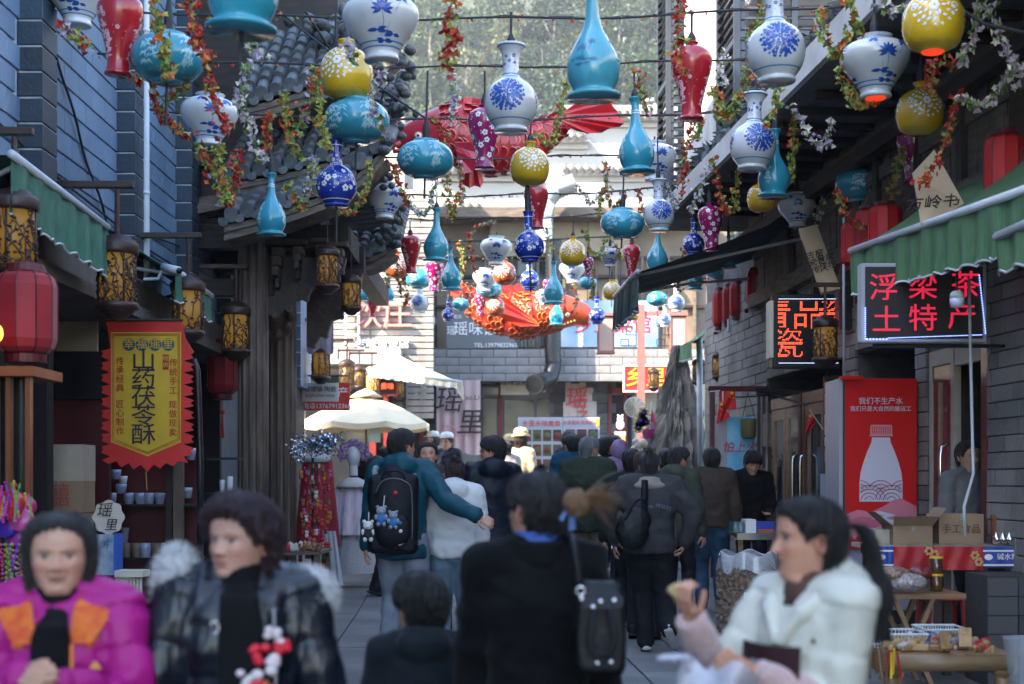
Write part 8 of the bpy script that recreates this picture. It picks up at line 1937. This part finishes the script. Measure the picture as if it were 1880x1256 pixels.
for (u0, u1) in ((1607,1640),(1805,1900)):
 b = MB(); b.grid(lambda s, t: Vector((P(u0+(u1-u0)*s,0,d).x, d-.012 + .004*math.sin(s*20), zt - .145*t)), 14, 3); b.build('blue_cloth', mat('blue_white_cloth', (.02,.06,.35), .5, var=.2, vs=10), CT, True)
 for v_ in (1010, 1036): b = MB(); fbox(b, u0, v_, u1, v_+3, d-.02, .002); b.build('white_band', M_white, CT)
text('碱水粑', .05, M_white, P(1850,1023,d-.025), FX, FZ, CT); 
b = MB(); [b.ell(P(u, 1023, d-.022), (.03,.002,.022), 10, 5) for u in (1815,1875,1618)]; b.build('white_flower_print', M_white, CT, kind='stuff')
b = MB(); [b.bar((x, y, gz(10)), (x, y, zt-.03), .05, .05) for x in (pa.x+.1, pb.x-.6) for y in (d+.05, d+.65)]; b.build('leg', M_dwood, CT, kind='stuff')
b = MB(); b.grid(lambda s, t: Vector((P(1640+255*s,0,d).x, d + .02 + .6*t, zt + .012 + .008*math.sin(s*40)*math.sin(t*9))), 60, 12); b.build('plastic_sheet', M_clear, CT, True)
BC = thing('tiled_plinth', 'dark tiled brick plinth under the right end of the counter', 'plinth', P(1860,1200,9.2)); b = MB(); x0 = P(1812,0,9.4).x; b.box(x0, x0+.7, 9.4, 9.85, .15, .93); b.build('core', M_joint, BC)
tl3 = MB(); tl3.cbox((0,0,0), (.2,.02,.12), bev=.003); tl3 = tl3.mesh('wall_tile', mat('dark_wall_tile', (.05,.05,.055), .5, rnd=.25))
for i in range(4):
 for k in range(6): o = link('wall_tile', tl3, BC); o.location = (x0 + .1 + i*.205, 9.395, .23 + k*.125)
carton(1640, 966, 1712, 1001, 10.1, 'open brown cardboard box with flaps up on the counter in front of the poster', flap=True); carton(1724, 944, 1806, 1000, 10.15, 'closed brown cardboard box with faint print on the counter by the glass door', txt=('手工食品', .07, M_brprint)); carton(1607, 972, 1640, 1000, 10.2, 'small tilted cardboard flap box at the left end of the counter', M_kraft)
b = MB(); fbox(b, 1821, 945, 1853, 1000, 10.2, .03); fbox(b, 1824, 948, 1843, 996, 10.18, .03); one('wooden_crate', 'small dark wooden crate standing on end on the counter', 'crate', b, M_owood)
b = MB(); fbox(b, 1864, 948, 1900, 1000, 10.2, .1); one('wooden_frame', 'dark wooden frame at the right edge of the counter', 'frame', b, M_owood)  # a plain wooden frame, not a tray
b = MB(); [b.lathe([(.03,0),(.032,.05),(.012,.065),(.012,.075)], 10, P(u, 998, 9.95)) for u in (1830,1842,1854,1866,1878)]; o = one('bottle_tray', 'row of small dark lidded bottles on the counter', 'bottle', b, _m['chrome'], True)
def jar(u, v0, v1, w, d, label, cont=(.12,.05,.02)):
 T = thing('jar', label, 'jar', P(u, v1, d), 'lidded jars'); h = (v1-v0)*d/F; r = w*d/F/2; b = MB(); b.lathe([(r*.9,0),(r,.01),(r,h*.86),(r*.9,h*.9)], 18, P(u, v1, d)); b.build('jar_body', mat('jar_content_%d' % int(cont[0]*100), cont, .25, var=.7, vs=60, coat=.7), T, True)
 b = MB(); b.lathe([(r*1.04,h*.88),(r*1.06,h*.9),(r*1.06,h),(r*.9,h*1.02)], 18, P(u, v1, d)); b.build('lid', mat('yellow_lid', (.65,.33,.02), .4), T, True)
jar(1719, 1054, 1085, 24, 9.5, 'lower of two stacked jars with yellow lids on the folding table'); jar(1719, 1022, 1053, 24, 9.5, 'upper of two stacked jars with yellow lids on the folding table'); jar(1592, 996, 1016, 24, 9.7, 'squat jar with an orange lid at the left end of the counter', (.05,.03,.02))
# folding wooden table with bags of nuts
FT = thing('folding_table', 'folding wooden table with crossed legs beneath the counter', 'table', P(1695,1180,9.5)); d = 9.5; zt = P(0,1086,d).z
b = MB(); b.box(P(1610,0,d-.2).x, P(1774,0,d-.2).x, d-.2, d+.3, zt-.035, zt); b.build('table_top', M_twood, FT)
for y in (d-.15, d+.22):
 for a, c_ in ((1632,1700),(1700,1632)): b = MB(); b.bar((P(a,0,d).x, y, gz(d)), (P(c_,0,d).x, y + .02*(a > c_), zt-.03), .05, .03); b.build('leg', M_twood, FT)
def bag(u, v, w, h, d, label, cont, m2):
 T = thing('food_bag', label, 'bag of nuts', P(u, v, d), 'clear bags of dried food'); b = MB(); r = w*d/F/2; z = h*d/F
 c = P(u, v, d) + FZ*z*.5; b.ell(c, (r,.09,z*.55), 16, 10); o = b.build('contents', mat('nuts_%d' % int(cont[0]*100), cont, .5, var=.7, vs=70, bump=1, bs=90, coat=.6), T, True); grow(o, .009, 1, fold_post(.012, u, (22,22,22)))
bag(1640, 1066, 56, 24, 9.35, 'clear bag of tan peanuts on top of the pile on the folding table', (.42,.27,.16), None); bag(1668, 1084, 66, 28, 9.3, 'clear bag of white shelled nuts at the front of the folding table', (.55,.47,.44), None); bag(1624, 1082, 40, 26, 9.4, 'clear bag of dark dried fruit on the folding table', (.06,.05,.07), None); bag(1690, 1062, 40, 20, 9.5, 'bag with dark red packaging beside the jars', (.25,.03,.03), None)
T = thing('plastic_stool', 'red plastic stool behind the folding table', 'stool', P(1725,1180,10.0)); zt = P(0,1098,10).z; b = MB(); x0, x1 = P(1692,0,10).x, P(1764,0,10).x
b.cbox(((x0+x1)/2, 10, zt), (x1-x0, .27, .03), bev=.01); b.build('seat', mat('red_plastic', (.25,.012,.015), .4), T)
for x in (x0+.02, x1-.02):
 for y in (9.88, 10.12): b = MB(); b.bar((x + (.03 if x > (x0+x1)/2 else -.03), y, gz(10)), (x, y, zt), .05, .03); b.build('leg', _m['red_plastic'], T)
# bamboo display bench in front
BB = thing('bamboo_bench', 'low bamboo bench covered with wooden trinkets at the right', 'bench', P(1730,1280,7.4)); d = 7.4; zt = P(0,1210,d).z; x0, x1 = P(1628,0,d).x, P(1860,0,d).x
M_bam = mat('aged_bamboo', (.28,.18,.09), .45, var=.4, vs=6, stretch=(.7,4,4))
for k in range(7):
 b = MB(); b.tube([(x0, d + .1*k, zt - .02), (x1, d + .1*k, zt - .02)], .045 if k in (0,6) else .036, 12); b.build('bamboo_pole', M_bam, BB, True)
for x in (x0+.03, x1-.05): b = MB(); b.tube([(x, d-.02, zt-.05), (x, d+.65, zt-.05)], .05, 12); b.tube([(x, d+.02, gz(d)), (x, d+.02, zt)], .04, 10); b.build('bamboo_post', M_bam, BB, True)
b = MB(); b.box(x0, x1, d+.0, d+.66, zt+.018, zt+.03); b.build('board', M_twood, BB)
wood3 = [mat('toy_wood_%d' % i, c_, .55, var=.4, vs=20) for i, c_ in enumerate(((.38,.22,.09),(.48,.30,.12),(.25,.12,.05)))]
def plate(o_, w, h, m_, tilt): 
 b = MB(); M3 = Euler((tilt, 0, random.uniform(-.3,.3))).to_matrix(); b.cbox(o_, (w, .012, h), M3, bev=.002)
 for i in range(5): b.cbox(o_ + M3 @ Vector((random.uniform(-w*.35,w*.35), -.008, random.uniform(-h*.35,h*.35))), (w*.15, .006, h*.1), M3)
 return b, m_
for i, (u, v, w, h) in enumerate(((1735,1176,.055,.09),(1772,1170,.065,.10),(1765,1205,.12,.06),(1805,1200,.11,.07),(1820,1205,.05,.06),(1700,1205,.08,.05),(1780,1212,.09,.04))):
 b, m_ = plate(P(u, v, 7.35 + .03*i) , w, h, wood3[i % 3], -.25); one('wooden_souvenir', f'carved wooden souvenir plate, {["second tallest standing","tallest standing, with faint lettering","wide one lying at the front","wide one at the right front","narrow one at the right end","flat one at the left","thin one nearest the front edge"][i]}', 'souvenir', b, m_, group='wooden souvenirs on the bamboo bench')
cols = [_m['charm_red'], _m['charm_white'], mat('mustard_toy', (.35,.2,.05), .5), _m['charm_blue'], wood3[0], wood3[1], wood3[2], _m['charm_brown']]
sm = []
for i, m_ in enumerate(cols): q_ = MB(); q_.cbox((0,0,.012), (.05,.02,.02), bev=.004); q_.ell((.02,0,.02), (.016,.014,.012), 8, 5); sm.append(q_.mesh('trinket', m_))
scatter(150, lambda k: Vector((random.uniform(x0+.04, x1-.1), random.uniform(d+.03, d+.6), zt+.032)), 'little trinket in the heap on the bamboo bench', 'trinkets heaped on the bamboo bench', (.8,1.9), sm)
def basket(u0, v0, u1, v1, d, label):
 T = thing('plastic_basket', label, 'basket', P((u0+u1)/2, v1, d)); c = P((u0+u1)/2, v1, d); w = (u1-u0)*d/F/2; h = (v1-v0)*d/F; b = MB()
 for k in range(5): s = .8 + .2*k/4; z = h*k/4; b.tube([c + Vector((x*w*s, y*.14*s, z)) for x, y in ((-1,-1),(1,-1),(1,1),(-1,1),(-1,-1))], .006 if k == 4 else .0035, 5)
 for i in range(17): x = -1 + 2*i/16; [b.tube([c + Vector((x*w*.8, y*.14*.8, 0)), c + Vector((x*w, y*.14, h))], .003, 4) for y in (-1, 1)]
 b.build('basket_body', mat('white_plastic', (.6,.64,.66), .3), T); q_ = MB(); q_.cbox(c + FZ*.01, (w*1.6,.22,.008)); q_.cbox(c + FZ*h*.4, (w*1.6,.24,h*.5)) if 'tray' in label else None; q_.build('base', M_clear, T)
basket(1583, 1160, 1690, 1196, 7.8, 'white plastic tray basket half covered, nearer the woman in white'); basket(1687, 1152, 1765, 1192, 8.1, 'white slotted plastic basket behind the wooden souvenirs')
b = MB(); b.lathe([(.07,0),(.10,.22),(.105,.225),(.095,.22)], 20, P(1884,1262,6.4)); one('plastic_tub', 'clear plastic tub with a pale rim at the right edge', 'tub', b, M_clear, True)
b = MB(); [b.tube([P(1582+k*5,1185+random.uniform(0,12),7.3+random.uniform(-.05,.05)), P(1584+k*5+random.uniform(-7,7),1215+random.uniform(0,40),7.3)], random.uniform(.003,.009), 6, mi=random.choice((0,2,2,1))) for k in range(14)]; o = one('keyring_bundle', 'bundle of red and yellow keyrings dangling at the left end of the bamboo bench', 'keyrings', b, [_m['charm_red'], _m['sign_yellow'], _m['charm_brown']])
# big bag of brown sugar lumps
SK = thing('sugar_sack', 'tall clear plastic sack full of brown crumbly lumps beside the grey jacket', 'sack', P(1372,1190,11.3)); d = 11.3; c = P(1372, 0, d); r = 50*d/F; zb_, zc = gz(d), P(0,1042,d).z
lm = MB()
for k in range(2300):
 a = random.uniform(0, 2*PI); rr = r*(random.uniform(.88,1.06)); z = random.uniform(zb_+.02, zc)
 if random.random() < .2: rr = r*math.sqrt(random.uniform(0,1)); z = zc + random.uniform(-.01,.03)
 lm.cbox((c.x + rr*math.cos(a), d + rr*math.sin(a), z), (random.uniform(.025,.045),)*2 + (random.uniform(.02,.035),), Euler((random.uniform(0,3), random.uniform(0,3), 0)).to_matrix())
lm.build('sugar_lump', mat('brown_sugar', (.26,.18,.125), .85, var=.4, vs=30, rnd=.1), SK, kind='stuff')
b = MB(); b.lathe([(r*1.0,zb_),(r*1.06,zb_+.1),(r*1.07,zc-.05),(r*1.04,zc+.03)], 28, (c.x, d, 0)); b.build('sack_film', mat('sack_film', (.6,.6,.62), .15, alpha=.07, coat=.3), SK, True)
b = MB(); b.grid(lambda s, t: Vector((c.x + r*(1.12 - .12*t + .05*math.sin(s*2*PI*7+t*3))*math.cos(s*2*PI), d + r*(1.12 - .12*t + .04*math.sin(s*2*PI*9))*math.sin(s*2*PI), zc - .02 + .14*math.sin(t*PI*.6) + .02*math.sin(s*2*PI*6))), 80, 8); b.build('rolled_rim', mat('crinkled_film', (.6,.62,.66), .2, alpha=.72, var=.3, vs=25, coat=.5), SK, True)
b = MB(); fbox(b, 1366, 1088, 1388, 1125, d-r*1.12, .01); b.build('paper_label', M_white, SK)
# seller's table
ST = thing('stall_table', 'narrow stall table carrying blue and white boxes before the stall keeper', 'table', P(1385,1100,14.6)); d = 14.5; zt = P(0,978,d).z; x0, x1 = P(1345,0,d).x, P(1460,0,d).x
b = MB(); b.box(x0, x1, d-.3, d+.3, zt-.03, zt); b.build('table_top', M_twood, ST); b = MB(); b.box(x0, x1, d-.31, d-.3, zt-.06, zt+.005); b.build('metal_edge', _m['chrome'], ST)
for x in (x0+.04, x1-.05): b = MB(); b.bar((x, d-.25, gz(d)), (x, d-.25, zt-.03), .045, .045); b.build('leg', M_twood, ST)
T = thing('display_box', 'blue and white printed display box open at the top on the stall table', 'box', P(1395,980,14.3)); b = MB(); fbox(b, 1369, 954, 1388, 980, 14.22, .3); b.build('white_end', M_white, T); b = MB(); fbox(b, 1388, 958, 1422, 981, 14.24, .26); b.build('blue_side', mat('blue_print', (.01,.04,.38), .4), T); b = MB(); fbox(b, 1392, 972, 1420, 982, 14.2, .06); b.build('filling', _m['charm_orange'], T)
b = MB(); fbox(b, 1346, 958, 1366, 977, 14.25, .25); one('glass_tray', 'teal-tinted glass tray of small bottles on the stall table', 'tray', b, mat('teal_glass', (.1,.25,.28), .1, alpha=.6))
for i, u in enumerate((1351, 1360)): b = MB(); b.lathe([(.02,0),(.022,.06),(.01,.075),(.01,.09)], 10, P(u, 977, 14.2)); one('small_bottle', f'{["left","right"][i]} small clear bottle in the glass tray', 'bottle', b, M_clear, True)
# black and red rack with flags and baskets
RK = thing('display_rack', 'tall dark metal rack with red-brown top rail outside the stone shops', 'rack', P(1400,1100,15.9)); M_rb = mat('red_brown_rail', (.13,.03,.03), .5)
b = MB(); b.bar(P(1303,714,16.5), P(1408,714,16.0), .06, .06); b.build('top_rail', M_rb, RK); b = MB(); b.bar(P(1307,714,16.5), P(1309,1060,16.5), .10, .06); b.build('side_post', M_rb, RK)
for u in (1393, 1402, 1412): b = MB(); b.bar(P(u,725,15.9), P(u,1050,15.9), .035, .035); b.build('black_post', M_blackm, RK)
b = MB(); b.bar(P(1390,716,15.9), P(1490,722,15.2), .05, .05); b.bar(P(1405,722,15.9), P(1487,745,15.0), .025, .025); b.build('black_arm', M_blackm, RK)
b = MB(); b.cbox(P(1402,722,15.9), (.17,.1,.07), bev=.01); b.build('winch_box', M_blackm, RK)
for k in range(4): b = MB(); b.tube([P(1320,730+k*60,16.3), P(1392,728+k*62,15.95)], .008, 5); b.build('cross_rod', M_blackm, RK)
M_flag = mat('flag_red', (.62,.012,.012), .6, var=.15, vs=4); M_star = mat('flag_star', (.75,.48,.02), .5)
def star(b, c, r, ax, ay, rot=0): b.prism([((r if i % 2 == 0 else r*.4)*math.cos(rot + PI/2 + i*PI/5), (r if i % 2 == 0 else r*.4)*math.sin(rot + PI/2 + i*PI/5)) for i in range(10)], c, ax, ay, .002)
def flag(pts, d, label, stars, stick):
 T = thing('small_flag', label, 'flag', P(*pts[0], d), 'small red flags on the rack')
 q4 = [P(u, v, d + .03*(i % 2)) for i, (u, v) in enumerate(pts)]
 b = MB(); n = 10
 def f(s, t): 
  p = q4[0].lerp(q4[1], s).lerp(q4[3].lerp(q4[2], s), t); p.y += .018*math.sin(s*7+t*4); return p
 b.grid(f, n, n); b.grid(lambda s, t: f(1-s, t) + Vector((0,.003,0)), n, n); b.build('flag_cloth', M_flag, T, True)
 b = MB(); [star(b, P(u, v, d) + Vector((0,-.022,0)), r, FX, FZ, rot) for u, v, r, rot in stars]; b.build('flag_stars', M_star, T)
 b = MB(); b.tube([P(*stick[0], d), P(*stick[1], d)], .006, 5); b.build('stick', M_white, T)
flag([(1320,718),(1350,717),(1352,752),(1322,752)], 15.8, 'small red flag with yellow stars hanging flat on the rack', [(1343,722,.03,0),(1339,728,.01,1),(1342,731,.01,2),(1346,731,.01,0)], ((1303,719),(1322,717)))
flag([(1322,735),(1331,745),(1340,766),(1315,779)], 15.6, 'small red flag drooping from its stick, lowest of the pair', [(1324,742,.028,.4),(1322,750,.01,1),(1326,752,.01,2)], ((1327,718),(1327,738)))
flag([(1487,752),(1502,773),(1490,785),(1477,798)], 14.4, 'triangular drooping red flag beside the glass door', [(1487,764,.03,.3),(1484,771,.009,1)], ((1486,752),(1513,791)))
b = MB(); b.tube([P(1513,791,14.4), P(1540,762,14.0)], .006, 5); one('flag_stick', 'thin white stick crossing in front of the bead curtain', 'stick', b, M_white)
b = MB(); fbox(b, 1319, 762, 1335, 970, 16.0, .3); fbox(b, 1335, 765, 1387, 960, 16.0, .05, mi=1); one('ice_chest_panel', 'light blue poster panel with splashing water behind the rack', 'poster', b, [M_frs, mat('blue_water_print', (.04,.32,.62), .35, var=.7, vs=5, col2=(.25,.6,.8))])
PL = thing('poster_lettering', 'dark red characters printed across the light blue poster panel', 'lettering', P(1360,830,15.98)); text('怕上火', .13, _m['dim_red_led'] if False else M_redi, P(1358,822,15.98), FX, FZ, PL, off=.004, shear=.2)
WB = thing('wicker_bag', 'olive woven bag hanging from the rack on thin cords', 'bag', P(1374,805,15.7)); b = MB(); b.lathe([(.06,0),(.085,.03),(.09,.22),(.085,.225)], 16, P(1374,806,15.7)); b.build('bag_body', mat('olive_weave', (.13,.12,.04), .7, var=.3, vs=40, stretch=(1,1,6), bump=.5), WB, True)
b = MB(); [b.tube(catmull([P(1374+s*12,770,15.7), P(1374+s*6,745,15.7), P(1372,722,15.8)], 3), .004, 4) for s in (-1,1)]; b.build('bag_cord', M_cord, WB)
for i, (u, v, w, c_) in enumerate(((1396,860,16,(.35,.28,.2)),(1408,760,20,(.25,.2,.17)),(1418,900,18,(.3,.25,.2)))):
 b = MB(); b.grid(lambda s, t: P(u + w*(s-.5) , v + 60*t*(1) , 15.6) + Vector((0,.02*math.sin(s*9),0)), 8, 8); one('cloth_bag', ['beige rope bundle low on the rack','grey-beige cloth bag at the top of the rack','tan cloth bag hanging lowest on the rack'][i], 'bag', b, mat('bagcloth_%d' % i, c_, .8, var=.3, vs=10, bump=.4))
BCu = thing('bead_curtain', 'bright column of hanging bead strings and packets beside the poster fridge', 'bead curtain', P(1528,980,13.0))
b = MB(); fbox(b, 1513, 690, 1548, 1000, 13.3, .04); b.build('backing', M_dwood, BCu)
for i in range(8):
 b = MB(); u = 1516 + i*4
 for k in range(34): b.ell(P(u, 800 + k*5.6, 13.0), .007, 6, 4)
 b.tube([P(u, 760, 13.0), P(u, 990, 13.0)], .002, 4); b.build('bead_string', mat('pale_bead', (.6,.65,.55), .25), BCu, kind='stuff')
for v0, v1, c_ in ((700,722,(.6,.05,.03)),(722,760,(.5,.25,.2)),(760,800,(.65,.55,.4)),(802,822,(.75,.72,.6)),(824,850,(.6,.22,.12))): b = MB(); fbox(b, 1515, v0, 1545, v1-2, 12.95, .03); b.build('packet', mat('packet_%d' % v0, c_, .4, var=.5, vs=14), BCu)
b = MB(); fbox(b, 1507, 870, 1520, 985, 12.9, .04); one('white_board', 'narrow pale board standing beside the bead curtain', 'board', b, M_frs)
# toys on a pole in front of the restaurant
TP = thing('toy_seller_pole', 'pole loaded with a white pinwheel, daisy whirligigs, a pink basket and a red flag', 'toy display', P(1178,860,21)); d = 21.0
b = MB(); c = P(1165,748,d)
for k in range(20): a = 2*PI*k/20; b.add([c, c + Vector((.15*math.cos(a), -.02, .15*math.sin(a))), c + Vector((.15*math.cos(a+.28), .02, .15*math.sin(a+.28)))], [(0,1,2)], k % 2)
b.tube([c + Vector((.15*math.cos(a), 0, .15*math.sin(a))) for a in np.linspace(0, 2*PI, 24)], .008, 5); b.build('pinwheel', [M_white, mat('cream_petal', (.75,.68,.4), .5)], TP)
for u, v, r in ((1176,772,.10),(1182,758,.08),(1172,785,.08),(1186,775,.07)):
 b = MB(); c = P(u, v, d-.1); 
 for k in range(14): a = 2*PI*k/14; b.prism([(0,-.014),(r,-.02),(r*1.05,0),(r,.02),(0,.014)], c, Vector((math.cos(a), 0, math.sin(a))), Vector((-math.sin(a), 0, math.cos(a))), .004, mi=k % 2)
 b.ell(c + Vector((0,-.01,0)), (r*.25,.01,r*.25), 10, 6, mi=2); b.build('daisy_whirligig', [M_white, M_star, _m['toy_2']], TP)
b = MB(); b.lathe([(.07,0),(.10,.13),(.105,.135)], 14, P(1190,805,d)); b.build('pink_basket', mat('hot_pink', (.62,.06,.3), .4), TP, True)
b = MB(); b.tube([P(1190+12*math.cos(a), 783-22*math.sin(a), d) for a in np.linspace(0, PI, 12)], .009, 5); [b.tube([P(1182+k*4,783,d), P(1184+k*4,768,d)], .008, 4) for k in range(4)]; b.build('basket_handle', _m['hot_pink'], TP)
b = MB(); b.add([P(1196,748,d), P(1205,780,d), P(1192,772,d)], [(0,1,2)]); b.build('red_pennant', M_flag, TP); b = MB(); b.tube([P(1196,738,d), P(1192,800,d)], .008, 5); b.tube([P(1178,800,d), P(1180,880,d)], .015, 6); b.build('stick', M_white, TP)
b = MB(); [b.ell(P(1176 + random.gauss(0,9), 822 + random.gauss(0,10), d-.1), random.uniform(.04,.08), 10, 7) for k in range(9)]; b.build('plush_toys', mat('cream_plush', (.6,.52,.42), .9, sheen=.4), TP, True, kind='stuff')
CS = thing('cat_sign', 'small white cat-shaped sign above an orange board by the red door', 'sign', P(1139,800,31)); b = MB(); c = P(1139,780,31); b.ell(c, (.09,.03,.11)); b.ell(c + FZ*.13, (.07,.03,.065)); [b.cbox(c + Vector((s*.045,0,.2)), (.03,.02,.05)) for s in (-1,1)]; b.build('cat_figure', M_white, CS, True)
b = MB(); bbox(b, 1128, 792, 1149, 800, 30.98, .03); b.build('name_board', mat('pinkish_board', (.55,.3,.3), .6), CS); b = MB(); bbox(b, 1134, 800, 1148, 830, 30.98, .03); b.build('orange_board', mat('orange_board', (.6,.25,.08), .6), CS)
b = MB(); bbox(b, 677, 783, 698, 812, 24.5, .03); one('menu_card', 'pale yellow-green menu card standing under the umbrella', 'menu card', b, mat('pale_green_card', (.5,.55,.42), .5, var=.2))
for i, (u, v) in enumerate(((888, 690), (1768-60, 0))):
 if i == 0: b = MB(); b.ell(P(u,v,31.4), (.06,.06,.075)); b.tube([P(u,v-6,31.4), P(u,v-14,31.4)], .01, 5); one('hanging_bulb', 'white bulb hanging at the left end of the restaurant window', 'bulb', b, M_white, True)
hz_ = MB(); hz_.box(-100, 120, -14, 175, -4.0, 88)
M_hz = bpy.data.materials.new('haze_air'); M_hz.use_nodes = True; t_ = M_hz.node_tree; t_.nodes.clear(); o_ = t_.nodes.new('ShaderNodeOutputMaterial'); v_ = t_.nodes.new('ShaderNodeVolumePrincipled')
v_.inputs['Color'].default_value = (.86,.93,1.0,1); v_.inputs['Density'].default_value = .0007; v_.inputs['Anisotropy'].default_value = .2; t_.links.new(v_.outputs[0], o_.inputs['Volume'])
hz_.build('haze', M_hz, None, kind='stuff')
# ================================================================ finish: skins grown, lettering turned to plain meshes
finish_people()
dg = bpy.context.evaluated_depsgraph_get()
for o in [o for o in SC.objects if o.type == 'FONT']:
 me = bpy.data.meshes.new_from_object(o.evaluated_get(dg)); n = link('lettering', me)
 n.name = o.name.split('.')[0]; n.parent = o.parent; n.matrix_parent_inverse = o.matrix_parent_inverse.copy(); n.matrix_basis = o.matrix_basis.copy(); n['kind'] = 'stuff'
 bpy.data.objects.remove(o)
for o in SC.objects:
 l = o.get('label')
 if l and len(l.split()) > 16: o['label'] = ' '.join(l.split()[:16]).rstrip(',').rsplit(', by', 1)[0]
